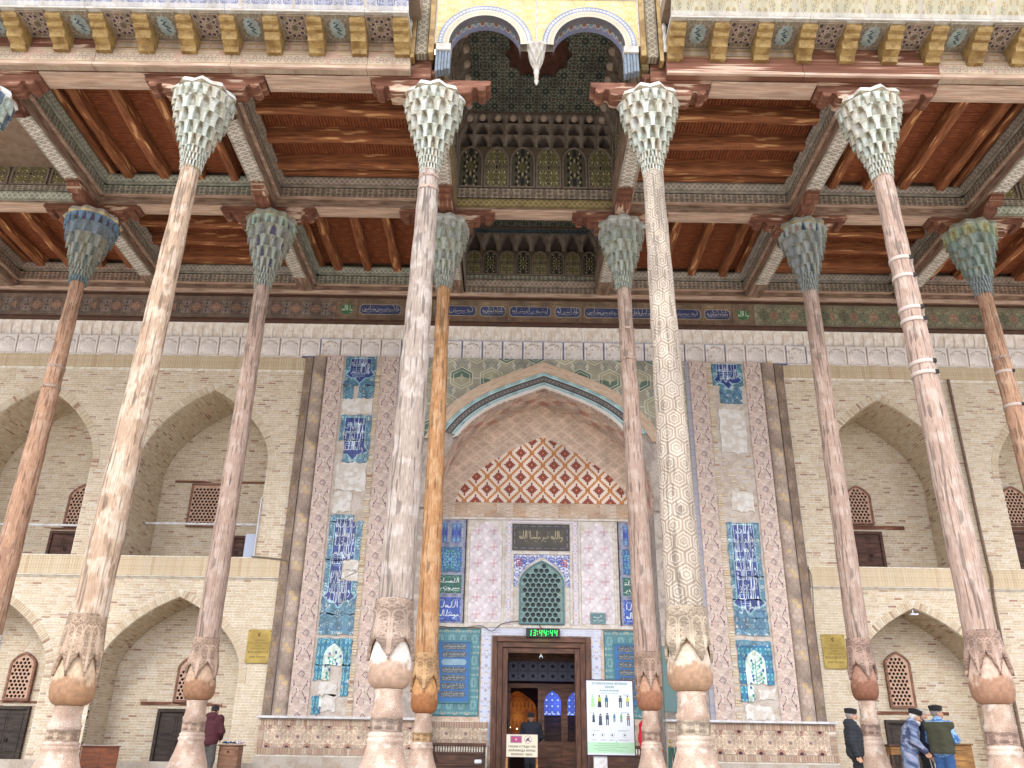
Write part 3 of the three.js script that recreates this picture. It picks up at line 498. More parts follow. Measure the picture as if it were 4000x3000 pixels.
    const pts = archPts(PX, 2.68, 8.06, 8.08, 10.24, 14, 0.5);
    P('mosaic_field', orn(extr(pts, zb, zb + 0.02), PX - 2.8, 8.06, 5.6, 4.0), cmat(f, 1, 1), po);
    const f2 = cv(512, 128, (g, w, h) => { g.fillStyle = '#bfa892'; g.fillRect(0, 0, w, h); const r = rng(3); for (let j = 0; j < 16; j++) for (let i = 0; i < 32; i++) { const q = ((i * 3 + j * 5) % 8) < 3 || ((i * 3 - j * 5 + 80) % 8) < 2; if (q) { g.fillStyle = i % 9 < 5 ? '#d2c3b4' : '#b59273'; g.fillRect(i * 16, j * 8, 15, 7); } } wear(g, w, h, { amt: 0.15, sc: 5, bare: [191, 168, 146], th: 0.52 }); });
    P('mosaic_border', orn(box(PX - 3.2, PX + 3.2, 7.6, 8.05, zb, zb + 0.012), PX - 3.2, 7.6, 3.2, 0.45), cmat(f2, 1, 1), po);
    PP('ledge', [rbox(PX - 3.22, PX + 3.22, 7.5, 7.57, zb, zb + 0.07, 0.01), rbox(PX - 3.22, PX + 3.22, 4.29, 4.38, zb, zb + 0.06, 0.01)], M.white, po);
  }
  P('panel_ground', box(PX - 3.2, PX + 3.2, 4.38, 7.5, zb, zb + 0.012), M.white, po);
  // lilac lattice panels
  const lilC = cv(256, 768, (g, w, h) => {
    g.fillStyle = '#e0dadb'; g.fillRect(0, 0, w, h); g.lineWidth = 4; const U = 64;
    for (let j = -1; j < 13; j++) for (let i = -1; i < 5; i++) { const x = i * U + U / 2, y = j * U + U / 2; g.strokeStyle = '#c3b2ba'; if ((i + j) % 2) { for (const k of [0, 10, 20]) { poly(g, x, y, 34 - k, 4, 0); g.stroke(); } } else for (let k = -3; k <= 3; k++) { const s = k * 9; if ((i & 1) === 0) stroke(g, [[x + s - 16, y - s - 16], [x + s + 16, y - s + 16]]); else stroke(g, [[x + s + 16, y + s - 16], [x + s - 16, y + s + 16]]); } }
    g.strokeStyle = '#b87f88'; g.lineWidth = 3; for (let j = 0; j < 6; j++) for (const x of [64, 192]) { const y = 70 + j * 128; for (const [a, b] of [[0, 1], [1, 0]]) { stroke(g, [[x - 34 * a - 4 * b, y - 34 * b - 4 * a], [x + 34 * a - 4 * b, y + 34 * b - 4 * a]]); stroke(g, [[x - 34 * a + 4 * b, y - 34 * b + 4 * a], [x + 34 * a + 4 * b, y + 34 * b + 4 * a]]); } }
    wear(g, w, h, { amt: 0.1, sc: 4, fine: 0.08 });
  });
  const lil = cmat(lilC, 1, 1, { color: '#ffffff' });
  for (const c of [-1.23, 2.13]) { P('lattice_panel', orn(extr(archPts(c, 0.48, 4.44, 6.9, 7.44, 10, 0.7), zb + 0.012, zb + 0.03), c - 0.48, 4.44, 0.96, 3.0), lil, po); PP('panel_frame', [rbox(c - 0.56, c - 0.5, 4.38, 7.5, zb + 0.012, zb + 0.05, 0.008), rbox(c + 0.5, c + 0.56, 4.38, 7.5, zb + 0.012, zb + 0.05, 0.008)], M.white, po); }
  // strips of painted ornament
  const stripC = arabesque(64, 256, '#d6cfd3', ['#a4738e', '#7d84b8', '#c79a92'], 51, 9, 2), strip = cmat(stripC, 1, 1, {});
  const strip2 = cmat(arabesque(64, 256, '#ccd0dd', ['#5c6cb4', '#8f9bc8', '#d0b9a0'], 52, 9, 2), 1, 1, {});
  const so = (x0, x1, y0, y1, m, w, h, nm = 'painted_strip', z = 0.03) => P(nm, orn(box(x0, x1, y0, y1, zb + 0.012, zb + z), x0, y0, w, h), m, po);
  so(-0.6, -0.46, 4.4, 7.5, strip, 0.14, 0.56); so(1.4, 1.54, 4.4, 7.5, strip, 0.14, 0.56); so(-0.46, 1.4, 7.42, 7.5, strip, 0.3, 0.08);
  so(-1.3, 2.2, 4.08, 4.29, strip2, 0.9, 0.21); so(-1.28, -1.0, FL + 0.9, 4.08, strip2, 0.28, 0.9); so(1.9, 2.16, FL + 0.9, 4.08, strip2, 0.28, 0.9);
  // dark inscription over the window
  {
    const c = cv(512, 256, (g, w, h) => { g.fillStyle = '#423d37'; g.fillRect(0, 0, w, h); g.strokeStyle = '#6f6a80'; g.lineWidth = 7; g.setLineDash([44, 26]); g.strokeRect(22, 22, w - 44, h - 44); g.setLineDash([]); g.fillStyle = '#4a4438'; g.fillRect(48, 58, w - 96, h - 116); verse(g, 60, 56, 190, 120, 'mAsA ALLh', '#b3a684', 6, 0.62); verse(g, 262, 56, 190, 120, 'wALLh xyr', '#b3a684', 6, 0.62); for (let k = 0; k < 14; k++) { g.strokeStyle = '#8d8468'; g.lineWidth = 3; g.beginPath(); g.arc(70 + k * 28, 82 + (k % 3) * 40, 11, 0, 4.4); g.stroke(); } wear(g, w, h, { amt: 0.2, sc: 5 }); });
    P('inscription_panel', orn(box(-0.44, 1.31, 6.57, 7.39, zb + 0.012, zb + 0.035), -0.44, 6.57, 1.75, 0.82), cmat(c, 1, 1, { roughness: 0.5 }), po);
    const s = cv(512, 256, (g, w, h) => { g.fillStyle = '#d9d8de'; g.fillRect(0, 0, w, h); const a = arabesque(256, 256, '#d9d8de', ['#3f56a8', '#5f74b8', '#8a93c0'], 61, 16, 4); g.drawImage(a, 0, 0); g.drawImage(a, 256, 0); g.strokeStyle = '#a3444c'; g.lineWidth = 7; for (const x of [48, 464]) { g.strokeRect(x - 24, 40, 48, 50); g.strokeRect(x - 9, 56, 18, 18); } wear(g, w, h, { amt: 0.1, sc: 4 }); });
    const o = archPts(0.455, 0.72, 5.5, 5.62, 6.38, 10, 0.6), pts = [[-0.38, 5.5], ...o, [1.29, 5.5], [1.29, 6.44], [-0.38, 6.44]];
    P('window_spandrel', orn(extr(pts, zb + 0.012, zb + 0.03), -0.38, 5.5, 1.67, 0.94), cmat(s, 1, 1, {}), po);
    PP('window_frame', [rbox(-0.46, -0.39, 4.38, 6.5, zb + 0.012, zb + 0.06, 0.01), rbox(1.3, 1.38, 4.38, 6.5, zb + 0.012, zb + 0.06, 0.01), rbox(-0.39, 1.3, 6.45, 6.52, zb + 0.012, zb + 0.06, 0.01)], M.white, po);
  }
  lattice(0.455, 4.4, 6.26, 0.67, zb + 0.013, true, 0.165, mat({ color: '#7f9c9c', map: tex(M.grain, 2, 2), roughness: 0.6 }), mat({ color: '#557a80', roughness: 0.6 }), po, 'green_window', mat({ color: '#22343a', roughness: 0.5 }), 0.44, 0.04);
  // blue tile groups beside the lilac panels
  const deepC = cv(512, 512, (G) => { [[71, '#2747a0', ['#86a3d0', '#1b2f78', '#4f8f86']], [72, '#27589e', ['#123a6e', '#6fb0b8', '#2f7a62']], [73, '#1f5a4c', ['#7fb39a', '#16463c'], ['ALLhsLt', 'byrwzdr']], [74, '#3452a8', ['#8fa3d8', '#233a86'], ['ALLhLA', 'mwSLALh']]].forEach(([seed, bg, cols, t], k) => { const c = cv(256, 256, (g, w, h) => { g.drawImage(arabesque(256, 256, bg, cols, seed, 14, 4), 0, 0); if (t) { g.fillStyle = bg; g.fillRect(10, 40, 236, 176); verse(g, 20, 34, 216, 100, t[0], '#dfe4dc', 8, 0.6); verse(g, 20, 124, 216, 100, t[1], '#dfe4dc', 8, 0.6); } wear(g, w, h, { amt: 0.15, sc: 4 }); }); G.drawImage(c, (k % 2) * 256, (k >> 1) * 256); }); });
  const dmat = cmat(deepC, 1, 1, { roughness: 0.3 }), dm = [0, 1, 2, 3].map((k) => [(k % 2) * 0.5 + 0.004, 0.504 - (k >> 1) * 0.5, (k % 2) * 0.5 + 0.496, 0.996 - (k >> 1) * 0.5]);
  const versC = cv(256, 1024, (G) => { for (let k = 0; k < 14; k++) { const c = cv(256, 64, (g, w, h) => { g.fillStyle = k === 2 ? '#86a3b4' : '#4b5560'; g.fillRect(0, 0, w, h); if (k !== 2) { verse(g, 12, 0, 232, 44, LINES[k % 10], '#b9b7ab', 3, 0.6); verse(g, 12, 22, 232, 44, LINES[(k + 4) % 10], '#a3a298', 3, 0.6); } wear(g, w, h, { amt: 0.15, sc: 4 }); }); G.drawImage(c, 0, k * 64); } }), versM = cmat(versC, 1, 1, { roughness: 0.45 });
  const tealM = cmat(cv(256, 512, (g, w, h) => { const a = arabesque(64, 128, '#4f7f88', ['#8fb3ae', '#2f5a74', '#b5b39a'], 81, 9, 2); for (let y = 0; y < h; y += 128) for (let x = 0; x < w; x += 64) g.drawImage(a, x, y); g.strokeStyle = '#2f6670'; g.lineWidth = 6; g.strokeRect(3, 3, w - 6, h - 6); wear(g, w, h, { amt: 0.15, sc: 4 }); }), 1, 1, { roughness: 0.45 });
  const greyB = cmat(arabesque(64, 128, '#8f93a6', ['#5a6288', '#c0bcc0', '#7f6f86'], 75, 8, 2), 3, 4, { roughness: 0.5 });
  for (const s of [-1, 1]) {
    const X = (x) => (s < 0 ? x : 2 * PX - x), B = (a, b, y0, y1, m, z0 = 0.02, z1 = 0.034) => { const x0 = Math.min(X(a), X(b)), x1 = Math.max(X(a), X(b)); P('blue_tile', uvr(orn(box(x0, x1, y0, y1, zb + z0, zb + z1), x0, y0, x1 - x0, y1 - y0), ...m), dmat, po); };
    const x0 = Math.min(X(-2.72), X(-1.84)), x1 = Math.max(X(-2.72), X(-1.84)); P('tile_border', orn(box(x0, x1, 4.4, 7.48, zb + 0.012, zb + 0.02), x0, 4.4, 0.88, 3.08), greyB, po);
    B(-2.66, -2.42, 6.78, 7.38, dm[0]); B(-2.3, -2.0, 6.78, 7.38, dm[0]); B(-2.66, -1.96, 5.9, 6.64, dm[1]); B(-2.66, -1.94, 5.27, 5.8, dm[2]); B(-2.66, -1.94, 4.45, 5.14, dm[3]);
    P('tile_rim', [rbox(x0 + (s < 0 ? 0.86 : -0.01), x0 + (s < 0 ? 0.89 : 0.02), 4.4, 7.5, zb + 0.012, zb + 0.06, 0.006)], M.doorDark, po);
    // teal inscription tablets
    const tx0 = Math.min(X(-2.66), X(-1.32)), tx1 = tx0 + 1.34;
    P('tile_tablet', orn(box(tx0, tx1, 1.87, 4.26, zb, zb + 0.02), tx0, 1.87, 1.34, 2.39), tealM, po);
    const ix0 = Math.min(X(-2.56), X(-1.58));
    PP('tablet_frame', [rbox(ix0, ix0 + 0.98, 3.86, 3.93, zb + 0.02, zb + 0.05, 0.008), rbox(ix0, ix0 + 0.98, 2.2, 2.26, zb + 0.02, zb + 0.05, 0.008), rbox(ix0, ix0 + 0.05, 2.26, 3.86, zb + 0.02, zb + 0.05, 0.008), rbox(ix0 + 0.93, ix0 + 0.98, 2.26, 3.86, zb + 0.02, zb + 0.05, 0.008)], mat({ color: '#3f7486', roughness: 0.4 }), po);
    P('tablet_field', box(ix0 + 0.05, ix0 + 0.93, 2.26, 3.86, zb + 0.02, zb + 0.028), mat({ color: '#2f69a6', roughness: 0.35 }), po);
    for (let k = 0; k < 7; k++) {
      const y = 3.66 - k * 0.215, x = ix0 + 0.13, w = 0.72, h = 0.17, q = []; for (let i = 0; i <= 8; i++) { const a = -PI / 2 + i / 8 * PI; q.push([x + w - h / 2 + Math.cos(a) * h / 2, y + h / 2 + Math.sin(a) * h / 2]); } for (let i = 0; i <= 8; i++) { const a = PI / 2 + i / 8 * PI; q.push([x + h / 2 + Math.cos(a) * h / 2, y + h / 2 + Math.sin(a) * h / 2]); }
      const vi = k + (s > 0 ? 7 : 0); P('verse_plaque', uvr(orn(extr(q, zb + 0.028, zb + 0.04), x, y, w, h), 0, 1 - (vi + 1) / 16, 1, 1 - vi / 16), versM, po);
    }
  }
  // dado: strapwork brick panels with a border of bricks on end, under a marble sill
  const girC = cv(512, 512, (g, w, h) => { g.fillStyle = '#b39d88'; g.fillRect(0, 0, w, h); girih(g, w, h, 2, 2, '#d3c4ae', '#9c7a68', 7, '#a88a76'); g.fillStyle = '#3f2433'; for (const [x, y] of [[128, 128], [384, 128], [128, 384], [384, 384]]) { poly(g, x, y, 24, 8); g.fill(); } g.fillStyle = '#4a4a72'; for (const [x, y] of [[0, 0], [256, 0], [0, 256], [256, 256], [512, 0], [512, 256], [0, 512], [256, 512], [512, 512]]) { poly(g, x, y, 15, 4); g.fill(); } wear(g, w, h, { amt: 0.18, sc: 5, bare: [178, 158, 142], th: 0.63 }); });
  const gir = cmat(girC, 1, 1, { bs: 0.012 }), db = [], rd = rng(77);
  for (const [x0, x1, zf2, y0, y1] of [[-7.02, -2.76, 0.44, 0.84, 1.7], [3.7, 8.1, 0.44, 0.84, 1.76], [-2.72, -1.05, -1.02, 1.1, 1.74], [1.95, 3.66, -1.02, 1.1, 1.74]]) {
    const zr = zf2 > 0 ? 0.1 : -1.2;
    P('dado_core', box(x0, x1, FL, y1, zr, zf2 - 0.03), M.mortar, po);
    P('strapwork_panel', orn(box(x0 + 0.2, x1 - 0.2, y0 + 0.17, y1 - 0.17, zf2 - 0.03, zf2 - 0.008), x0, y0 + 0.17 + (y1 - y0 - 0.34) / 2 - 0.53, 1.06, 1.06), gir, po);
    for (let x = x0 + 0.035; x < x1; x += 0.07) for (const y of [y0 + 0.08, y1 - 0.09]) db.push([x, y, zf2 - 0.02, 0.056, 0.15, 0.04, 0]);
    for (let y = y0 + 0.19; y < y1 - 0.19; y += 0.068) for (const x of [x0 + 0.09, x1 - 0.09]) db.push([x, y, zf2 - 0.02, 0.16, 0.054, 0.04, 0]);
  }
  { const im0 = BRICKS.slice(); BRICKS.splice(0, 8, '#cdb6a2', '#c4a593', '#d0bca8', '#b99a8b', '#c8b09c', '#c0a08f', '#d5c4b2', '#bba292'); brickwork(db, po, rd, 0); BRICKS.splice(0, 8, ...im0); }
  PP('sill', [rbox(-7.08, -2.7, 1.705, 1.765, 0.1, 0.54, 0.012), rbox(3.64, 8.16, 1.765, 1.825, 0.1, 0.54, 0.012)], M.marble, po);
  PP('plinth', [box(-7.02, -2.76, FL, 0.8, 0.4, 0.52), box(3.7, 8.1, FL, 0.8, 0.4, 0.52)], M.stone, po);
  // wooden doorway and vestibule
  const wd = wood('#805a46', { roughness: 0.6 }), dw = sub('doorway', po);
  const fr = (i, z1) => { const a = i; return [rbox(dx0 + a, dx0 + a + 0.15, FL, dy1 - a, zb - 0.1, z1, 0.012), rbox(dx1 - a - 0.15, dx1 - a, FL, dy1 - a, zb - 0.1, z1, 0.012), rbox(dx0 + a + 0.15, dx1 - a - 0.15, dy1 - a - 0.15, dy1 - a, zb - 0.1, z1, 0.012)].map((g, k) => uvg(g, k < 2 ? 1 : 0, 1)); };
  PP('door_frame', [...fr(0, zb + 0.1), ...fr(0.152, zb + 0.05), ...fr(0.304, zb + 0.0).map((g) => g)], wd, dw);
  PP('vestibule', [box(-3.2, -0.5, FL, 5, -1.55, -1.5), box(1.42, 4.2, FL, 5, -1.55, -1.5), box(-0.56, -0.5, FL, 5, -2.9, -1.5), box(1.9, 1.96, FL, 5, -2.9, -1.5), box(-0.5, 1.9, 3.72, 3.78, -2.9, -1.5)], M.darkwood, dw);
  const trC = cv(512, 128, (g, w, h) => { g.fillStyle = '#3e3f4e'; g.fillRect(0, 0, w, h); girih(g, w, h, 8, 2, '#8d8fa3', '#2a2b36', 3); });
  P('transom', [orn(box(-0.5, 1.9, 2.93, 3.5, -2.68, -2.62), -0.5, 2.93, 2.4, 0.57)], cmat(trC, 1, 1), dw);
  PP('beam', [box(-0.5, 1.9, 3.5, 3.72, -2.9, -2.55), box(-0.5, 1.9, 2.74, 2.86, -2.7, -2.58)], wd, dw);
  // inner screen of wooden doors with arched lights
  const scr = [[0.5, 1.17, [[0.84, 0.25]]], [1.17, 1.9, [[1.53, 0.25]]]];
  for (const [a, b, ws] of scr) { const t = sub('inner_door', po); const holes = ws.flatMap(([c, h]) => [archPts(c, h, 1.26, 2.35, 2.66, 8, 0.7).slice().reverse()]); P('leaf', extr([[a, FL], [b, FL], [b, 2.74], [a, 2.74]], -2.68, -2.6, holes), wd, t); for (const [c, h] of ws) P('panel', rbox(c - h, c + h, 0.5, 1.1, -2.6, -2.58, 0.01), wd, t); }
  PP('post', [box(0.4, 0.5, FL, 2.74, -2.7, -2.56), box(-0.5, -0.42, FL, 2.74, -2.7, -2.56)], wd, dw);
  // lit hall seen through the lights: blue lattice with lamps behind, warm niche on the left
  const blC = cv(256, 256, (g, w, h) => { g.fillStyle = '#6f86de'; g.fillRect(0, 0, w, h); girih(g, w, h, 4, 4, '#34489c', '#b9c8ff', 6); g.fillStyle = '#dfe8ff'; for (let k = 0; k < 5; k++) g.fillRect(10 + k * 50, 236, 34, 10); });
  P('lit_lattice', orn(box(0.45, 1.9, 2.02, 2.74, -4.1, -4.06), 0.45, 2.02, 0.72, 0.72), mat({ color: '#1a2250', emissive: '#ffffff', emissiveMap: tex(blC, 1, 1), emissiveIntensity: 0.4, roughness: 0.6 }), dw);
  PP('inner_hall', [box(-3.2, 4.2, FL, 5, -6.1, -6), box(-3.2, -3.1, FL, 5, -6, -2.9), box(4.1, 4.2, FL, 5, -6, -2.9), box(0.45, 1.9, FL, 2.0, -4.2, -4.1), box(-3.2, 4.2, FL - 0.1, FL, -6, -1.2)], M.darkwood, dw);
  const goC = cv(256, 256, (g, w, h) => { g.fillStyle = '#8a5a1e'; g.fillRect(0, 0, w, h); g.drawImage(arabesque(256, 256, '#8a5a1e', ['#c98f35', '#5e3a12', '#e0b050'], 95, 14, 4), 0, 0); g.strokeStyle = '#f2cf80'; g.lineWidth = 6; for (let k = 0; k < 4; k++) { g.beginPath(); g.moveTo(k * 64 + 6, h); g.lineTo(k * 64 + 6, 150); g.quadraticCurveTo(k * 64 + 32, 90, k * 64 + 58, 150); g.lineTo(k * 64 + 58, h); g.stroke(); } });
  P('warm_niche', [orn(extr(archPts(-0.2, 0.62, 1.2, 2.2, 2.75, 10), -4.6, -4.5), -0.9, 1.2, 0.5, 0.5)], mat({ color: '#2a1a08', emissive: '#ffb050', emissiveMap: tex(goC), emissiveIntensity: 0.13, roughness: 0.6 }), dw);
  const l1 = new THREE.PointLight('#ffb45a', 0.35); l1.position.set(-0.2, 2.0, -4.2); const l2 = new THREE.PointLight('#6f8cff', 0.8); l2.position.set(1.1, 2.4, -3.7); for (const l of [l1, l2]) { l.castShadow = true; l.shadow.radius = 8; l.name = 'hall_lamp'; scene.add(l); }
  for (const [x, y] of [[-0.2, 1.62], [-0.42, 1.66]]) P('lamp', mv(new THREE.SphereGeometry(0.022, 10, 8), x, y, -4.3), mat({ color: '#fff0c8', emissive: '#ffd890', emissiveIntensity: 2.5 }), dw);
}

// ---------------------------------------------------------------- plaster cornice and painted frieze under the roof
{
  const t = thing('plaster_cornice', 'pale plaster cornice of arched panels and small stalactite niches above the brick walls', 'cornice');
  const pc = (blue) => cv(256, 256, (g, w, h) => {
    g.fillStyle = '#ddd5cf'; g.fillRect(0, 0, w, h); g.strokeStyle = blue ? '#7f8ab4' : '#b3a394'; g.lineWidth = blue ? 6 : 4; g.strokeRect(9, 6, w - 18, h - 12); g.lineWidth = 4; g.strokeStyle = 'rgba(140,120,105,.55)';
    g.beginPath(); g.moveTo(36, h - 10); g.lineTo(36, 110); g.quadraticCurveTo(44, 62, 128, 36); g.quadraticCurveTo(212, 62, 220, 110); g.lineTo(220, h - 10); g.stroke();
    const r = rng(blue ? 4 : 7); for (let k = 0; k < 26; k++) { g.fillStyle = 'rgba(110,80,60,' + (0.1 + 0.25 * r()) + ')'; const a = r() * PI; g.beginPath(); g.ellipse(128 - Math.cos(a) * 96, 112 - Math.sin(a) * 66, 4 + 9 * r(), 3 + 6 * r(), r() * 3, 0, TAU); g.fill(); }
    wear(g, w, h, { amt: 0.12, sc: 4, seed: blue ? 1 : 3, bare: [200, 186, 174], th: 0.66 });
  });
  const mp = [cmat(pc(1), 1, 1, { roughness: 0.9 }), cmat(pc(0), 1, 1, { roughness: 0.9 })], gap = stony('#a99a8c', 1), nicheW = stony('#ebe4dd', 0.8), rw = rng(21);
  P('backing', [box(-19, 19, 12.3, 13.56, -2.2, 0.02)], gap, t);
  const W = 0.645; let i = 0;
  for (let x = -18.9; x < 18.9; x += W, i++) {
    const blue = Math.abs(x - 0.3) < 4.2 || rw() < 0.05; const g = orn(rbox(-W / 2 + 0.012, W / 2 - 0.012, 0, 0.62, 0, 0.05, 0.008), -W / 2, 0, W, 0.62);
    g.rotateX(0.1); g.rotateZ((rw() - 0.5) * 0.01); mv(g, x + W / 2, 12.38, 0.03 + rw() * 0.012); P('cornice_panel', g, mp[blue ? 0 : 1], t);
    // two pendant niches above each panel, leaning out to the frieze
    const h = cells(2, (s, v, d) => { const X = x + s * W / 2, z = 0.1 + 0.24 * Math.pow(v, 1.1); return [X, 13.02 + v * 0.5 - (d === 2 ? 0 : 0.02 * (1 - d)), d === 2 ? 0.05 : z - Math.min(1, d) * 0.06 * (1 - v * 0.3)]; }, { nu: 14, nv: 6, soft: 0.1 });
    P('stalactite_niche', uvm(toCreasedNormals(h, 0.6), 1), nicheW, t);
  }
  P('blue_line', [box(-7.2, 8.2, 12.335, 12.375, 0.02, 0.1)], stony('#5d6fa0', 1), t); PP('edge_moulding', [box(-19, -7.2, 12.335, 12.375, 0.02, 0.09), box(8.2, 19, 12.335, 12.375, 0.02, 0.09)], M.white, t);
}
{
  const t = thing('painted_frieze', 'dark painted wooden frieze with script cartouches above the white cornice', 'frieze');
  const fl = (bg, cols, seed, w2) => cv(1024, 256, (g, w, h) => {
    g.fillStyle = bg; g.fillRect(0, 0, w, h); const a = arabesque(256, 192, bg, cols, seed, 14, 3); for (let x = 0; x < w; x += 256) g.drawImage(a, x, 34);
    for (let x = 128; x < w; x += 256) { g.fillStyle = w2; poly(g, x, 90, 17, 6, 0, 9); g.fill(); poly(g, x, 170, 17, 6, 0, 9); g.fill(); poly(g, x, 130, 10, 8); g.fill(); g.fillStyle = '#94705c'; poly(g, x + 128, 130, 60, 8, 0, 40); g.fill(); g.drawImage(arabesque(64, 64, '#94705c', ['#5a4a44', '#d0b090', '#4a5a60'], seed + x, 7, 2), x + 100, 102, 56, 56); }
    g.strokeStyle = '#8c7a68'; g.lineWidth = 4; for (const y of [14, 32, 226, 242]) stroke(g, [[0, y], [w, y]]); wear(g, w, h, { amt: 0.25, sc: 8, seed });
  });
  const brown = cmat(fl('#6b594e', ['#3b4054', '#a5937f', '#4d5650', '#8f6c58'], 3, '#33406e'), 1, 1, { roughness: 0.7 });
  const olive = cmat(fl('#75705a', ['#4a5444', '#a59e82', '#5b6654', '#8f8a6c'], 7, '#2f5a44'), 1, 1, { roughness: 0.7 });
  // cartouche boards: each 2.6 m board carries a long and a short cartouche
  const cart = [0, 1, 2].map((k) => cmat(cv(1024, 320, (g, w, h) => {
    g.fillStyle = '#74624f'; g.fillRect(0, 0, w, h); g.drawImage(arabesque(256, 80, '#74624f', ['#a08a6a', '#3f3a44', '#8a6a4a'], 60 + k, 10, 2), 0, 20, w, 60); g.drawImage(arabesque(256, 80, '#6a5343', ['#a08a6a', '#3f3a44', '#8a6a4a'], 66 + k, 10, 2), 0, 244, w, 56);
    const c = (x, cw, txt, bg = '#363f66') => { g.fillStyle = bg; g.strokeStyle = '#b5a88c'; g.lineWidth = 6; g.beginPath(); g.moveTo(x + 24, 92); g.lineTo(x + cw - 24, 92); g.quadraticCurveTo(x + cw - 22, 116, x + cw, 118); g.lineTo(x + cw, 206); g.quadraticCurveTo(x + cw - 22, 208, x + cw - 24, 232); g.lineTo(x + 24, 232); g.quadraticCurveTo(x + 22, 208, x, 206); g.lineTo(x, 118); g.quadraticCurveTo(x + 22, 116, x + 24, 92); g.closePath(); g.fill(); g.stroke(); verse(g, x + 26, 80, cw - 52, 126, txt, '#bdb8aa', 5.5, 0.62); verse(g, x + 40, 124, cw - 80, 96, txt.slice(2) + txt.slice(0, 2), '#aeaa9c', 3.5, 0.4); };
    c(30, 560, LINES[k]); c(650, 340, LINES[k + 3]); wear(g, w, h, { amt: 0.22, sc: 6, seed: k });
  }), 1, 1, { roughness: 0.7 }));
  const endC = cv(256, 320, (g, w, h) => { g.fillStyle = '#74624f'; g.fillRect(0, 0, w, h); g.drawImage(arabesque(256, 80, '#74624f', ['#a08a6a', '#3f3a44', '#8a6a4a'], 60, 10, 2), 0, 20, w, 60); g.fillStyle = '#3a6f48'; poly(g, 128, 160, 84, 4, PI / 4); g.fill(); poly(g, 128, 160, 84, 4, 0); g.fill(); verse(g, 66, 88, 124, 130, 'yA ALLh', '#d8d6c4', 6, 0.6); wear(g, w, h, { amt: 0.2, sc: 5 }); });
  const endM = cmat(endC, 1, 1, { roughness: 0.7 }); const zf = 0.46;
  P('backing', box(-19, 19, 13.56, 14.4, -2.2, zf - 0.03), M.redwood, t);
  const B = (x0, x1, m, u = 1) => P('frieze_board', uvr(orn(rbox(x0 + 0.004, x1 - 0.004, 13.5, 14.3, zf - 0.03, zf, 0.006), x0, 13.5, x1 - x0, 0.8), 0, 0, u, 1), m, t);
  for (let x = -19; x < -6.2; x += 2.56) B(x, Math.min(x + 2.56, -6.2), brown, Math.min(1, (-6.2 - x) / 2.56));
  B(-6.2, -5.5, endM); let k = 0; for (let x = -5.5; x < 6.4; x += 2.4, k++) { const e = Math.min(x + 2.4, 6.5); B(x, e, cart[k % 3], (e - x) / 2.4); } B(6.5, 7.2, endM);
  for (let x = 7.2; x < 19; x += 2.56) B(x, Math.min(x + 2.56, 19), olive, Math.min(1, (19 - x) / 2.56));
  P('lower_moulding', uvg(rbox(-19, 19, 13.42, 13.5, 0.3, zf + 0.05, 0.01), 0), M.darkwood, t); P('upper_moulding', uvg(rbox(-19, 19, 14.3, 14.37, 0.3, zf + 0.05, 0.01), 0), M.darkwood, t);
}

// ---------------------------------------------------------------- timber roof of the porch
const roof = thing('porch_roof', 'carved timber porch ceiling of beams, joists and painted coffers on tall columns', 'roof');
const CL = [-21.6, -16.8, -12, -7.2, -2.35, 2.35, 7.2, 12, 16.8, 21.6], ZB = [4.75, 5.2], ZF = [9.8, 10.28], ZW = [0.08, 0.55], YB = 14.45, YT = 15.35;
const chainC = cv(512, 128, (g, w, h) => { // interlaced carving, neutral: tinted per material
  g.fillStyle = '#b9b4ab'; g.fillRect(0, 0, w, h); g.strokeStyle = '#f4f1ea'; g.lineWidth = 9; for (const p of [0, PI]) { const q = []; for (let x = 0; x <= w; x += 8) q.push([x, 64 + Math.sin(x / w * TAU * 4 + p) * 34]); stroke(g, q); }
  for (let x = 0; x < w; x += 64) { g.fillStyle = '#857e76'; poly(g, x + 32, 64, 15, 4, 0); g.fill(); g.fillStyle = '#efebe2'; poly(g, x + 32, 64, 8, 6); g.fill(); g.fillStyle = '#77706a'; poly(g, x, 22, 9, 3, PI / 2); g.fill(); poly(g, x, 106, 9, 3, -PI / 2); g.fill(); }
  g.strokeStyle = '#5d564f'; g.lineWidth = 4; for (const y of [6, 122]) stroke(g, [[0, y], [w, y]]); wear(g, w, h, { amt: 0.2, sc: 6 });
});
const florC = (() => { const c = cv(512, 128, (g, w, h) => { const a = arabesque(128, 108, '#a9a299', ['#eee9df', '#6d665e', '#d6d0c4'], 91, 11, 3); for (let x = 0; x < w; x += 128) g.drawImage(a, x, 10); g.strokeStyle = '#585149'; g.lineWidth = 5; for (const y of [5, 123]) stroke(g, [[0, y], [w, y]]); wear(g, w, h, { amt: 0.22, sc: 6, seed: 5 }); }); return c; })();
const tri = (c) => c; const car = (c, color) => cmat(c, 1, 1, { color, bs: 0.012, roughness: 0.85 });
const CH = ['#dfe8de', '#d6cbc2', '#e6e2dc', '#d2ccc5', '#d2c2b8'].map((c) => car(chainC, c)), FLO = ['#cbd0c6', '#c6b9ad', '#d6cdc4', '#c3bbb0', '#cdb6a8'].map((c) => car(florC, c));
const capM = new THREE.MeshStandardMaterial({ vertexColors: true, roughness: 0.85, map: tex(grainC, 1, 1) });
const rr = rng(404);
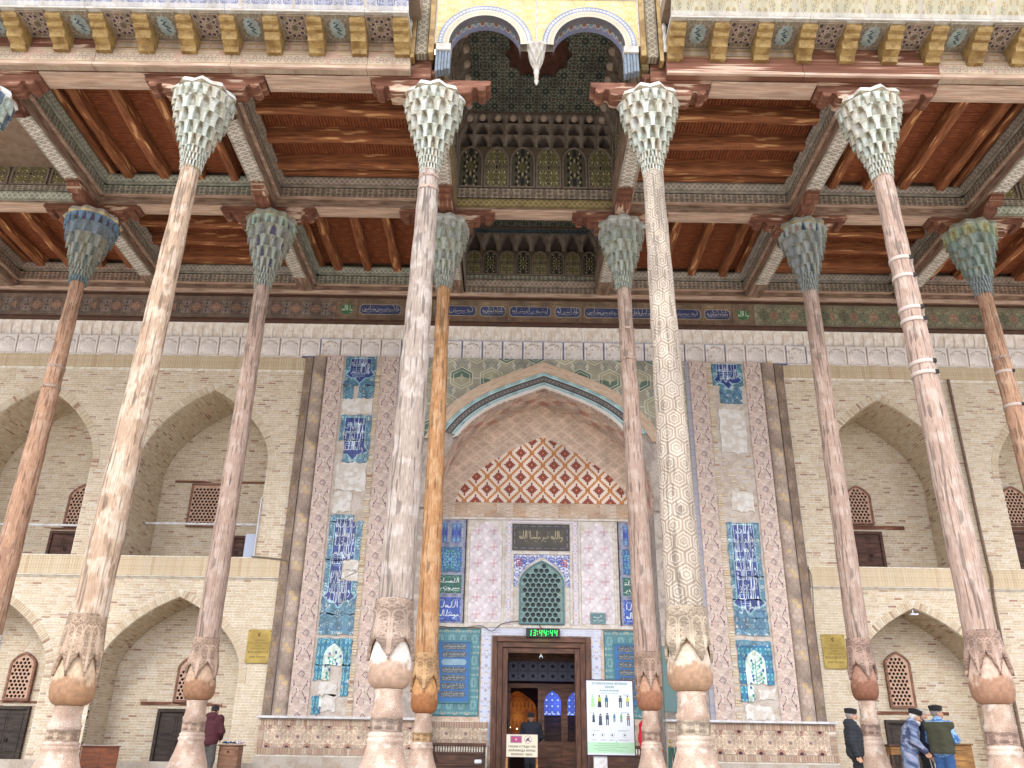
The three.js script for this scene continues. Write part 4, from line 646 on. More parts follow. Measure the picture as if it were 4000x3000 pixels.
// hewn timber along axis ax (0 = x, 2 = z) from a to b; centre of section at (c, y)
function hewn(ax, a, b, c, y, w, h, amp = 0.02, seed = 1) {
  const g = new THREE.BoxGeometry(1, 1, 1, 18, 3, 3), p = g.attributes.position;
  for (let i = 0; i < p.count; i++) {
    const t = p.getX(i) + 0.5; let yy = p.getY(i), zz = p.getZ(i); const l = lerp(a, b, t), k = Math.abs(yy) > 0.4 && Math.abs(zz) > 0.4 ? 0.88 : 1;
    const n1 = (fbm(l * 1.7 + seed * 7, yy * 2 + seed, 3) - 0.5) * amp * 2, n2 = (fbm(l * 1.3 + seed * 3, zz * 2 + 40, 3) - 0.5) * amp * 2, bow = Math.sin(t * PI * 2 + seed) * amp * 0.5;
    const Y = y + yy * h * k + n1 * Math.sign(yy) + bow, C = c + zz * w * k + n2 * Math.sign(zz) + bow;
    if (ax === 0) p.setXYZ(i, l, Y, C); else p.setXYZ(i, C, Y, l);
  }
  g.computeVertexNormals(); return uvg(g.toNonIndexed(), ax, 1, seed * 0.37);
}
const beamP = (nm, g, m = M.greywood) => P(nm, g, m, roof);
const bands = (ax, a, b, c, out, k) => { // carved strips on the side of a beam: upper cyma proud, lower flat; out = +-1 direction of the face
  const mk = (y0, y1, d) => { const g = ax === 0 ? box(a, b, y0, y1, Math.min(c, c + out * d), Math.max(c, c + out * d)) : box(Math.min(c, c + out * d), Math.max(c, c + out * d), y0, y1, a, b); return bandUV(g, ax, 1.15, 1, y0, y1 - y0); };
  P('carved_moulding', mk(15.06, 15.34, 0.13), CH[k % 5], roof); P('carved_moulding', mk(14.74, 15.04, 0.05), FLO[(k + (k > 4 ? 1 : 0)) % 5], roof); P('bead', ax === 0 ? box(a, b, 14.69, 14.735, Math.min(c, c + out * 0.08), Math.max(c, c + out * 0.08)) : box(Math.min(c, c + out * 0.08), Math.max(c, c + out * 0.08), 14.69, 14.735, a, b), M.palewood, roof);
};
// corbel with scrolled ends along an axis
function corbel(ax, cx, cz, L, h, w, y) {
  const half = [[0, 0], [L - 0.5, 0], [L - 0.42, 0.02], [L - 0.38, h * 0.42], [L - 0.3, h * 0.42], [L - 0.26, h * 0.18], [L - 0.16, h * 0.14], [L - 0.1, h * 0.3], [L - 0.1, h * 0.55], [L - 0.04, h * 0.6], [L, h * 0.72], [L, h]];
  const pts = [...half, ...half.slice().reverse().map(([x, q]) => [-x, q])]; const g = extr(pts, -w / 2, w / 2, [], 0.012);
  if (ax === 2) g.rotateY(PI / 2); return uvg(mv(g, cx, y, cz), ax, 1, cx * 0.31 + cz);
}
const kind = (i, row) => { const odd = (i % 2 === 0); return row; };
// bays: index of left column line; front row and back row
const bayCol = { '-12f': 0, '-7.2f': 1, '2.35f': 2, '7.2f': 3, '-16.8b': 4, '-12b': 2, '-7.2b': 0, '2.35b': 2, '7.2b': 3, '12b': 4 };
for (let i = 0; i < CL.length - 1; i++) {
  const x0 = CL[i] + 0.23, x1 = CL[i + 1] - 0.23, mid = i === 4;
  for (const row of ['f', 'b']) {
    const z0 = row === 'f' ? ZB[1] : ZW[1], z1 = row === 'f' ? ZF[0] : ZB[0], far = i === 0 || i === CL.length - 2;
    if (mid) continue; const coffer = row === 'f' && (CL[i] === -16.8 || CL[i] === 12); const k = bayCol[CL[i] + row] ?? 1;
    if (!coffer) {
      bands(0, x0, x1, z0, 1, k); bands(0, x0, x1, z1, -1, k); bands(2, z0, z1, x0, 1, k); bands(2, z0, z1, x1, -1, k);
      const along = row === 'f' ? (CL[i] === -7.2 || CL[i] === 2.35 ? 0 : 2) : (CL[i] === -12 || CL[i] === 7.2 ? 0 : 2), n = far ? 3 : 4;
      const a = along === 0 ? x0 : z0, b = along === 0 ? x1 : z1, c0 = along === 0 ? z0 : x0, c1 = along === 0 ? z1 : x1;
      for (let q = 0; q < n; q++) { const c = lerp(c0, c1, (q + 0.72) / (n + 0.44)) + (rr() - 0.5) * 0.05; P('joist', hewn(along, a, b, c, 15.37, 0.24 + rr() * 0.05, 0.36 + rr() * 0.05, 0.028, i * 9 + q + (row === 'f' ? 40 : 0)), M.joist, roof); }
      P('edge_joist', hewn(along, a, b, c0 + 0.2, 15.44, 0.2, 0.16, 0.012, i + 3), M.joist, roof); P('edge_joist', hewn(along, a, b, c1 - 0.2, 15.44, 0.2, 0.16, 0.012, i + 5), M.joist, roof);
      // split sticks laid across the joists
      const st = []; for (let s = a + 0.04; s < b - 0.03; s += 0.082) { const r = 0.036 + rr() * 0.01, L = c1 - c0, g = new THREE.CylinderGeometry(r, r, L, 6, 1, true); g.rotateX(PI / 2); if (along === 2) g.rotateY(PI / 2); const e = (rr() - 0.5) * 0.012; mv(g, along === 0 ? s : (c0 + c1) / 2, 15.555 + e, along === 0 ? (c0 + c1) / 2 : s); st.push(uvg(g, along === 0 ? 2 : 0, 1, rr() * 5)); }
      P('ceiling_sticks', st, M.stick, roof, { kind: 'stuff' });
    }
  }
  // beams of this bay
  const bx0 = CL[i], bx1 = CL[i + 1];
  if (!mid) beamP('front_beam', uvg(rbox(bx0, bx1, 14.2, 14.86, ZF[0], ZF[1], 0.02), 0), M.redwood);
  beamP('middle_beam', uvg(rbox(bx0, bx1, YB, YT, ZB[0], ZB[1], 0.02), 0)); beamP('wall_beam', uvg(rbox(bx0, bx1, 14.37, YT, ZW[0], ZW[1], 0.02), 0));
  if (!mid) { const m0 = (bx0 + bx1) / 2; P('soffit_board', bandUV(rbox(m0 - 1.12, m0 + 1.12, 14.16, 14.2, ZF[0] + 0.03, ZF[1] + 0.025, 0.008), 0, 1.2, 2, ZF[0], 0.5), M.palewood, roof); }
  { const m0 = (bx0 + bx1) / 2; P('soffit_board', bandUV(rbox(m0 - 1.15, m0 + 1.15, 14.41, 14.45, ZB[0] + 0.03, ZB[1] + 0.02, 0.008), 0, 1.2, 2, ZB[0], 0.5), M.palewood, roof); }
  P('wall_plate', uvg(rbox(bx0, bx1, 14.38, 14.5, ZW[1], ZW[1] + 0.06, 0.01), 0), M.palewood, roof);
}
for (const x of CL) for (const [z0, z1] of [[ZW[1], ZB[0]], [ZB[1], ZF[0]]]) {
  beamP('cross_beam', uvg(rbox(x - 0.23, x + 0.23, YB, YT, z0, z1, 0.02), 2));
  const zm = (z0 + z1) / 2; P('soffit_board', bandUV(rbox(x - 0.2, x + 0.2, 14.41, 14.45, zm - 1.15, zm + 1.15, 0.008), 2, 1.2, 0, x - 0.25, 0.5), CH[2], roof);
}
for (const x of CL) {
  if (Math.abs(x) < 20) { P('corbel', corbel(0, x, 10.02, 1.28, 0.34, 0.42, 13.86), M.redwood, roof); P('corbel', corbel(0, x, 4.975, 1.3, 0.32, 0.4, 14.13), M.redwood, roof); P('corbel', rbox(x - 0.7, x + 0.7, 13.9, 14.13, 4.79, 5.16, 0.03), M.redwood, roof); }
  for (const [z, L] of [[4.975, 1.25], [9.46, 0.78]]) P('cross_corbel', corbel(2, x, z, L, 0.28, 0.36, 14.165), M.redwood, roof);
}
P('roof_deck', [box(-24, -2.6, 15.6, 16, -2.2, 11.35), box(2.6, 24, 15.6, 16, -2.2, 11.35), box(-2.6, 2.6, 15.6, 17.4, -2.2, 0.25)], stony('#8f7a68', 0.5), roof, { kind: 'stuff' });
// painted coffer: four walls of bands, arched panels and stalactite rows under a patterned ceiling
const panC = [cv(256, 256, (g, w, h) => { g.fillStyle = '#545041'; g.fillRect(0, 0, w, h); for (let k = 0; k < 3; k++) { const y = 40 + k * 88; for (let q = 0; q < 8; q++) { const a = q / 8 * TAU; g.fillStyle = '#c2b489'; poly(g, 128 + Math.cos(a) * 62, y + Math.sin(a) * 40, 13, 4, a, 6); g.fill(); g.fillStyle = '#211d1a'; poly(g, 128 + Math.cos(a + 0.4) * 80, y + Math.sin(a + 0.4) * 48, 15, 6); g.fill(); } g.fillStyle = k % 2 ? '#5f5a34' : '#2a2b2c'; poly(g, 128, y, 30, 10, 0, 22); g.fill(); } wear(g, w, h, { amt: 0.2, sc: 5 }); }),
  cv(256, 256, (g, w, h) => { g.fillStyle = '#5e5744'; g.fillRect(0, 0, w, h); girih(g, w, h, 2, 2, '#a3986f', '#6b6540', 4, '#26221d'); g.fillStyle = '#cfc49a'; for (let k = 0; k < 16; k++) { poly(g, 32 + (k % 4) * 64, 32 + (k >> 2) * 64, 10, 5, k, 4); g.fill(); } wear(g, w, h, { amt: 0.2, sc: 5 }); })];
const panM = panC.map((c) => cmat(c, 1, 1, { roughness: 0.8 })), ceilC = cv(1024, 1024, (g, w, h) => {
  g.fillStyle = '#4a4f45'; g.fillRect(0, 0, w, h); girih(g, w, h, 8, 8, '#a3a594', '#38443f', 3.5, '#594a40'); const r = rng(3);
  for (let j = 0; j < 8; j++) for (let i = 0; i < 8; i++) { g.fillStyle = (i + j) % 3 ? '#b0b08f' : '#a3786a'; poly(g, (i + 0.5) * 128, (j + 0.5) * 128, 7, 6); g.fill(); }
  wear(g, w, h, { amt: 0.25, sc: 8 });
});
const ceilM = cmat(ceilC, 1, 1, { bs: 0.03, roughness: 0.8 }), nicheM = [stony('#84756b', 1), stony('#74655b', 1), stony('#94867c', 1)];
function cofferWall(t, len, place, rows, opts = {}) { // wall of given length built at x 0..len, facing +z, then placed
  let y = rows.y0; const G = (nm, g, m) => { const q = place(g); P(nm, q, m, t); };
  for (const r of rows.list) {
    const [type, h, m, n] = r;
    if (type === 'band') G('band', bandUV(box(0, len, y, y + h - 0.004, -0.12, r[3] ?? 0.03), 0, 1.2, 1, y, h), m);
    if (type === 'panels') {
      G('wall_board', box(0, len, y, y + h - 0.004, -0.12, 0), stony('#6f6250', 1)); const w = len / n;
      for (let i = 0; i < n; i++) { const cx = (i + 0.5) * w; G('arched_panel', orn(extr(archPts(cx, w * 0.42, y + 0.06, y + h * 0.62, y + h * 0.95, 8, 0.9), 0.002, 0.022), cx - w * 0.42, y, w * 0.84, h), m[i % m.length]); const o = archPts(cx, w * 0.47, y + 0.03, y + h * 0.62, y + h * 0.985, 8, 0.9), q = archPts(cx, w * 0.425, y + 0.055, y + h * 0.62, y + h * 0.955, 8, 0.9); G('panel_frame', extr(o, 0.002, 0.045, [q.slice().reverse()]), r[4] || nicheM[2]); }
    }
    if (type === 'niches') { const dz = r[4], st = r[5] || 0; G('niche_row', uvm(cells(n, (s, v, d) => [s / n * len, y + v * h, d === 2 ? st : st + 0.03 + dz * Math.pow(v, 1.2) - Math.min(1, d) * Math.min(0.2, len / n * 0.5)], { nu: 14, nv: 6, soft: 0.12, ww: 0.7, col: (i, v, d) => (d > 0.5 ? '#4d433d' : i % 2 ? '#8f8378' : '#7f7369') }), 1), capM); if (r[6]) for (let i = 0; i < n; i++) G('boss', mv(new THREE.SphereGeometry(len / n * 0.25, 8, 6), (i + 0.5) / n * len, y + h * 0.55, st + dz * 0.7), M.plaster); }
    y += h;
  }
}
function coffer(x0, x1, z0, z1, rows, yc, inset, recess, lens) {
  const t = sub('painted_coffer', roof), W = x1 - x0, D = z1 - z0;
  cofferWall(t, W, (g) => mv(g, x0, 0, z0), rows); cofferWall(t, D, (g) => { g.rotateY(PI / 2); return mv(g, x0, 0, z1); }, rows); cofferWall(t, D, (g) => { g.rotateY(-PI / 2); return mv(g, x1, 0, z0); }, rows);
  if (!lens) cofferWall(t, W, (g) => { g.rotateY(PI); return mv(g, x1, 0, z1); }, rows);
  const cx = (x0 + x1) / 2, cz = (z0 + z1) / 2, a = x0 + inset, b = x1 - inset, c = z0 + inset, d = z1 - (lens ? 0.05 : inset), holes = [];
  if (recess) { const h = []; for (let k = 0; k < 64; k++) { const q = -k / 64 * TAU, r = recess * (1 + 0.07 * Math.cos(q * 12)); h.push([cx + Math.cos(q) * r, cz - 0.05 + Math.sin(q) * r]); } holes.push(h); }
  const g = extr([[a, c], [b, c], [b, d], [a, d]], 0, 0.06, holes); const p = g.attributes.position, q = g.attributes.normal; for (let i = 0; i < p.count; i++) { p.setXYZ(i, p.getX(i), yc + p.getZ(i), p.getY(i)); q.setXYZ(i, q.getX(i), q.getZ(i), q.getY(i)); }
  const ar = p.array; for (let i = 0; i < p.count; i += 3) { for (let k = 0; k < 3; k++) { const s = ar[(i + 1) * 3 + k]; ar[(i + 1) * 3 + k] = ar[(i + 2) * 3 + k]; ar[(i + 2) * 3 + k] = s; } } g.computeVertexNormals();
  const uv = new Float32Array(p.count * 2); for (let i = 0; i < p.count; i++) { uv[i * 2] = (p.getX(i) - a) / (b - a); uv[i * 2 + 1] = (p.getZ(i) - c) / (d - c); } g.setAttribute('uv', new THREE.BufferAttribute(uv, 2)); P('coffer_ceiling', g, ceilM, t);
  P('ceiling_frame', [box(a, b, yc - 0.07, yc, c, c + 0.08), box(a, a + 0.08, yc - 0.07, yc, c + 0.08, d), box(b - 0.08, b, yc - 0.07, yc, c + 0.08, d)], nicheM[1], t);
  if (recess) for (let k = 0; k < 3; k++) { const N = 12, R0 = recess * (1.02 - k * 0.24), gg = cells(N, (s, v, dd) => { const A = -s / N * TAU, r = R0 - (dd === 2 ? -0.1 : v * recess * 0.24 - Math.min(1, dd) * 0.09); return [cx + Math.cos(A) * r, yc + 0.03 + k * 0.2 + v * 0.2, cz - 0.05 + Math.sin(A) * r]; }, { nu: 8, nv: 5, off: k % 2 ? 0.5 : 0 }); P('niche_row', uvm(gg, 1), stony(k % 2 ? '#6a4436' : '#59382c', 1), t); }
  if (recess) P('dome_crown', mv(lathe([[0.001, 0.65], [recess * 0.35, 0.63]], 24), cx, yc, cz - 0.05), nicheM[1], t);
  P('coffer_lid', box(x0 - 0.15, x1 + 0.15, yc + 0.75, yc + 0.95, z0 - 0.15, z1 + 0.3), M.darkwood, t);
}
const yel = cmat(chainC, 1, 1, { color: '#b3a273', roughness: 0.8 });
coffer(-2.12, 2.2, 5.21, 10.3, { y0: 14.5, list: [['band', 0.28, yel], ['band', 0.36, FLO[1]], ['panels', 1.42, panM, 6], ['niches', 0.32, nicheM[2], 10, 0.1, 0], ['niches', 0.3, nicheM[1], 10, 0.12, 0.1, 0], ['niches', 0.3, nicheM[0], 10, 0.12, 0.2, 1]] }, 17.48, 0.3, 0.82, true);
coffer(-2.1, 2.22, 0.56, 4.74, { y0: 14.5, list: [['band', 0.2, FLO[1]], ['band', 0.3, CH[4]], ['band', 0.16, FLO[0]], ['panels', 0.95, [panM[1], panM[0]], 8, nicheM[2]], ['niches', 0.5, nicheM[1], 8, 0.25, 0], ['band', 0.2, car(chainC, '#6f8496'), 0.32]] }, 16.82, 0.3, 0);
for (const [a, b] of [[-16.57, -12.23], [12.23, 16.57]]) coffer(a, b, 5.21, 9.79, { y0: 14.5, list: [['band', 0.3, CH[0]], ['band', 0.2, FLO[2]], ['panels', 0.75, [panM[1]], 4], ['niches', 0.35, nicheM[2], 12, 0.15, 0], ['band', 0.12, FLO[3], 0.2]] }, 16.24, 0.25, 0.7);

// ---------------------------------------------------------------- painted eaves left and right of the twin-arched canopy
const whF = stony('#b9b5ae', 0.7);
const eaveTex = (() => {
  const star = cv(256, 256, (g, w, h) => { g.fillStyle = '#8a7a66'; g.fillRect(0, 0, w, h); g.strokeStyle = '#c0a898'; g.lineWidth = 6; g.strokeRect(12, 12, 232, 232); for (let q = 0; q < 10; q++) { const a = q / 10 * TAU; g.fillStyle = '#453640'; poly(g, 128 + Math.cos(a) * 74, 128 + Math.sin(a) * 74, 19, 6, a); g.fill(); g.stroke(); stroke(g, [[128 + Math.cos(a) * 40, 128 + Math.sin(a) * 40], [128 + Math.cos(a + 0.6) * 130, 128 + Math.sin(a + 0.6) * 130]]); } g.fillStyle = '#6d6a55'; poly(g, 128, 128, 42, 10, 0, 32); g.fill(); g.stroke(); g.fillStyle = '#8a3f3a'; poly(g, 128, 128, 12, 6); g.fill(); for (const [x, y] of [[36, 36], [220, 36], [36, 220], [220, 220]]) { g.fillStyle = '#453640'; poly(g, x, y, 17, 5); g.fill(); } wear(g, w, h, { amt: 0.18, sc: 5 }); });
  const med = cv(256, 256, (g, w, h) => { g.drawImage(arabesque(256, 256, '#8d8472', ['#a59c86', '#7a6a58', '#9a7a66'], 15, 14, 3), 0, 0); g.fillStyle = '#a3b0ac'; g.beginPath(); for (let i = 0; i <= 48; i++) { const a = i / 48 * TAU, r = 1 + 0.08 * Math.cos(a * 12); g.lineTo(128 + Math.cos(a) * 70 * r, 128 + Math.sin(a) * 96 * r); } g.fill(); g.fillStyle = '#35495a'; for (let k = -3; k <= 3; k++) { g.beginPath(); g.ellipse(128 + (k % 2) * 18, 128 + k * 17, 22 - Math.abs(k) * 3, 7, 0.2 * k, 0, TAU); g.fill(); } g.strokeStyle = '#52604a'; g.lineWidth = 4; stroke(g, [[128, 70], [128, 186]]); wear(g, w, h, { amt: 0.18, sc: 5 }); });
  const flo = (bg, cols, seed) => cv(1024, 128, (g, w, h) => { const a = arabesque(256, 128, bg, cols, seed, 16, 3); for (let x = 0; x < w; x += 256) g.drawImage(a, x, 0); g.fillStyle = 'rgba(225,220,212,.8)'; g.fillRect(0, 112, w, 16); wear(g, w, h, { amt: 0.15, sc: 8, bare: [206, 196, 186], th: 0.6 }); });
  const board = cv(1024, 128, (g, w, h) => { g.fillStyle = '#cbb9a4'; g.fillRect(0, 0, w, h); g.strokeStyle = '#9d8b7a'; g.lineWidth = 5; for (let x = 0; x < w; x += 24) { g.beginPath(); g.arc(x, 62 + ((x / 24) % 2 ? 8 : -8), 11, 0, TAU); g.stroke(); } g.strokeStyle = '#b08f55'; g.lineWidth = 4; for (const y of [10, 30, 98, 118]) stroke(g, [[0, y], [w, y]]); wear(g, w, h, { amt: 0.18, sc: 8, bare: [190, 160, 142], th: 0.6 }); });
  const gold = cloud(256, 256, '#bf9f63', '#94713c', 41, 7, 0.2);
  return { star: cmat(star, 1, 1, { color: '#dcdcdc' }), med: cmat(med, 1, 1, { color: '#dcdcdc' }), l: cmat(flo('#b9bac8', ['#5568ac', '#d9d6d2', '#7f6f62', '#8b96c2'], 27), 1, 1, { color: '#d2d2d2' }), r: cmat(flo('#cfc6a8', ['#a58f62', '#d8d2bc', '#8e9488', '#b59a6a'], 29), 1, 1, { color: '#d2d2d2' }), board: cmat(board, 1, 1, { bs: 0.01, color: '#d0ccc8' }), gold: cmat(gold, 0.8, 0.8, { bs: 0.006, roughness: 0.7, color: '#d0d0d0' }) };
})();
function eave(side, x0, x1) {
  const t = thing('painted_eave', side < 0 ? 'painted eave with golden brackets and blue floral edge left of the twin arches' : 'painted eave with golden brackets and cream edge right of the twin arches', 'eave'), r = rng(side < 0 ? 5 : 6);
  for (let x = x0; x < x1; x += 2.9) { const e = Math.min(x1, x + 2.9), red = side > 0 && x < 7; P('fascia_board', bandUV(rbox(x + 0.003, e - 0.003, 14.22, 14.7, 10.3, 10.49, 0.012), 0, 3.2, 1, 14.22, 0.48), red ? M.redwood : eaveTex.board, t); P('fascia_moulding', uvg(rbox(x + 0.003, e - 0.003, 14.2, 14.27, 10.46, 10.53, 0.01), 0), M.palewood, t); P('back_board', uvm(box(x, e, 14.7, 15.03, 10.3, 10.44)), r() < 0.4 ? M.redwood : eaveTex.board, t); P('white_edge', rbox(x + 0.002, e - 0.002, 15.03, 15.11, 10.44, 11.24, 0.012), whF, t); P('edge_board', (() => { const g = box(x + 0.002, e - 0.002, 0, 0.75, 0, 0.05); bandUV(g, 0, 2.6, 1, 0, 0.75); g.rotateX(0.5); return mv(g, 0, 15.1, 11.2); })(), side < 0 ? eaveTex.l : eaveTex.r, t); }
  const prof = [[0, 0.1], [0.13, 0.1], [0.17, 0.2], [0.26, 0.23], [0.34, 0.24], [0.38, 0.33], [0.42, 0.37], [0.5, 0.37], [0.54, 0.41], [0.55, 0.46], [0.63, 0.46], [0.68, 0.5], [0.69, 0.57], [0, 0.57]];
  const n = Math.round((x1 - x0) / 0.93), st = (x1 - x0 - 0.36) / n;
  for (let i = 0; i <= n; i++) {
    const c = side < 0 ? x1 - 0.18 - i * st : x0 + 0.18 + i * st, g = extr(prof, -0.165, 0.165, [], 0.012); g.rotateY(-PI / 2); P('bracket', uvm(mv(g, c, 14.45, 10.45)), eaveTex.gold, t);
    const a = side < 0 ? c - st / 2 : c + st / 2; if (i < n) P('painted_panel', (() => { const q = box(a - 0.29, a + 0.29, 14.985, 15.028, 10.46, 11.2); const p = q.attributes.position, uv = q.attributes.uv; for (let k = 0; k < p.count; k++) uv.setXY(k, (p.getX(k) - a) / 0.58 + 0.5, (p.getZ(k) - 10.46) / 0.74); return q; })(), (i + (side < 0 ? 0 : 1)) % 2 ? eaveTex.med : eaveTex.star, t);
  }
}
eave(-1, -24, -2.78); eave(1, 2.66, 24);
{
  const t = thing('twin_arch_canopy', 'yellow twin-arched canopy front with white pendant between its arches', 'canopy'), z0 = 10.34, z1 = 10.5, R = 1.02, ca = [-1.215, 1.035], ys = 14.95;
  const half = (c, r, n = 24) => { const a = []; for (let i = 0; i <= n; i++) { const q = PI - i / n * PI; a.push([c + Math.cos(q) * r, ys + Math.sin(q) * r * 1.07]); } return a; };
  const yelC = cv(512, 512, (g, w, h) => { g.drawImage(arabesque(256, 256, '#dac183', ['#e8dbae', '#c9a964', '#e0cb98'], 17, 16, 3), 0, 0); g.drawImage(arabesque(256, 256, '#dac183', ['#e8dbae', '#c9a964', '#e0cb98'], 17, 16, 3), 256, 0); g.drawImage(arabesque(256, 256, '#dac183', ['#e8dbae', '#c9a964', '#e0cb98'], 18, 16, 3), 0, 256); g.drawImage(arabesque(256, 256, '#dac183', ['#e8dbae', '#c9a964', '#e0cb98'], 18, 16, 3), 256, 256); wear(g, w, h, { amt: 0.1, sc: 5 }); });
  const L = -2.3, Rr = 2.13, pl = [[L, ys], ...half(ca[0], R), [(ca[0] + R + ca[1] - R) / 2, ys], ...half(ca[1], R), [Rr, ys], [Rr, 18.5], [L, 18.5]];
  P('spandrel', uvm(extr(pl, z0, z1), 0.9), cmat(yelC, 1, 1, { roughness: 0.7, color: '#dadada' }), t);
  const ringC = cv(1024, 128, (g, w, h) => { g.fillStyle = '#8b8ca3'; g.fillRect(0, 0, w, h); g.fillStyle = '#c9cdd8'; for (let x = 0; x < w; x += 28) { g.beginPath(); g.ellipse(x + 14, 30, 9, 15, 0.5, 0, TAU); g.fill(); g.fillStyle = x % 56 ? '#eef0f4' : '#b9bfd2'; } g.fillStyle = '#cdbfa4'; g.fillRect(0, 58, w, 70); g.fillStyle = '#8a7a6a'; for (let x = 0; x < w; x += 36) { poly(g, x + 18, 92, 8, 4); g.fill(); } wear(g, w, h, { amt: 0.12, sc: 6 }); });
  const intrC = cv(1024, 128, (g, w, h) => { g.fillStyle = '#7a7e98'; g.fillRect(0, 0, w, h); g.lineWidth = 7; for (let x = 0; x < w; x += 64) { g.strokeStyle = '#b9b2a8'; stroke(g, [[x - 8, 64], [x + 8, 64]]); g.fillStyle = (x / 64) % 2 ? '#7d5a4c' : '#6f8590'; g.beginPath(); g.arc(x + 32, 64, 24, 0, TAU); g.fill(); g.stroke(); } wear(g, w, h, { amt: 0.12, sc: 6 }); });
  const ringM = cmat(ringC, 1, 1, { roughness: 0.4, color: '#d0d0d0' }), intM = cmat(intrC, 1, 1, { roughness: 0.6 });
  for (const c of ca) {
    const a = half(c, R + 0.0), b = half(c, R - 0.25), pos = [], uv = [], ix = []; a.forEach((p, i) => { const q = b[i]; pos.push(p[0], p[1], z1 + 0.035, q[0], q[1], z1 + 0.02, q[0], q[1], z0 - 0.02, p[0], p[1], z0 - 0.02); const u = i / 24 * 2; uv.push(u, 1, u, 0, u, 0, u, 1); }); for (let i = 0; i < 24; i++) for (let k = 0; k < 3; k++) { const q = i * 4 + k; ix.push(q, q + 1, q + 4, q + 1, q + 5, q + 4); }
    const g = new THREE.BufferGeometry(); g.setAttribute('position', new THREE.Float32BufferAttribute(pos, 3)); g.setAttribute('uv', new THREE.Float32BufferAttribute(uv, 2)); g.setIndex(ix); const h = g.toNonIndexed(); h.computeVertexNormals(); P('arch_ring', h, ringM, t);
    const s = sweep(half(c, R - 0.25), z0 - 0.25, z1 + 0.018); const q = s.attributes.uv; for (let i = 0; i < q.count; i++) q.setXY(i, Math.floor(i / 2) / 24 * 1.0, i % 2); P('arch_soffit', s, intM, t);
  }
  P('white_fillet', [box(L, L + 0.03, ys, 16.32, z1, z1 + 0.015), box(Rr - 0.03, Rr, ys, 16.32, z1, z1 + 0.015), box(L + 0.03, Rr - 0.03, 16.29, 16.32, z1, z1 + 0.015), box(-0.115, -0.085, ys + 0.1, 16.29, z1, z1 + 0.015)], whF, t);
  for (const [a, b] of [[L - 0.12, L], [Rr, Rr + 0.12]]) P('gold_moulding', rbox(a, b, 14.62, 18.5, z0, z1 + 0.08, 0.02), eaveTex.gold, t);
  for (const [a, b] of [[L - 0.4, L - 0.12], [Rr + 0.12, Rr + 0.38]]) P('carved_border', bandUV(rbox(a, b, 14.62, 18.5, z0, z1 + 0.04, 0.015), 1, 1.2, 0, a, b - a), car(chainC, '#a59b88'), t);
  for (const x of [L - 0.45, Rr + 0.44]) { P('gold_edge', rbox(x - 0.045, x + 0.045, 14.5, 18.5, z0, z1 + 0.06, 0.02), eaveTex.gold, t); P('cable_moulding', mv(lathe(Array.from({ length: 61 }, (_, i) => [0.06 + 0.018 * Math.sin(i * 1.3), i * 0.065]), 12), x + (x < 0 ? -0.09 : 0.09), 14.75, z1), whF, t); }
  P('top_moulding', [rbox(L, Rr, 16.42, 16.55, z1 - 0.02, z1 + 0.08, 0.02)], eaveTex.gold, t);
  // springers at the sides, with blue-grey fluted corbels
  for (const [a, b] of [[L + 0.04, L + 0.36], [Rr - 0.36, Rr - 0.04]]) {
    P('springer', rbox(a, b, 14.76, 14.95, z0 - 0.05, z1 + 0.03, 0.015), whF, t);
    P('side_corbel', [0, 1, 2, 3, 4].map((k) => { const w = (b - a) / 5; return rbox(a + k * w, a + (k + 1) * w - 0.006, 14.2 + k * 0.02, 14.76, z0 - 0.05, z1 - 0.02 + (k % 2) * 0.02, 0.012); }), stony('#77828f', 1), t);
  }
  P('pendant_slab', rbox(-0.31, 0.11, 14.93, 15.02, z0 - 0.03, z1 + 0.05, 0.012), whF, t);
  const pc = []; [[0.2, 0.17, 14.74, 0.19], [0.18, 0.14, 14.55, 0.19], [0.14, 0.09, 14.4, 0.15]].forEach(([rt, rb, y, h], k) => pc.push(cells(8, (s, v, d) => { const A = (s + (k % 2) * 0.5) / 8 * TAU, r = d === 2 ? rb - 0.03 : lerp(rb, rt, v) - Math.min(1, d) * 0.045; return [-0.1 + Math.sin(A) * r, y + v * h, 10.42 + Math.cos(A) * r]; }, { nu: 6, nv: 5 })));
  P('pendant', [...pc.map((g) => uvm(g, 1)), uvm(mv(lathe([[0.001, 13.9], [0.03, 13.95], [0.05, 14.02], [0.03, 14.08], [0.05, 14.11], [0.045, 14.2], [0.06, 14.24], [0.06, 14.34], [0.09, 14.4]], 16), -0.1, 0, 10.42), 1)], whF, t);
}

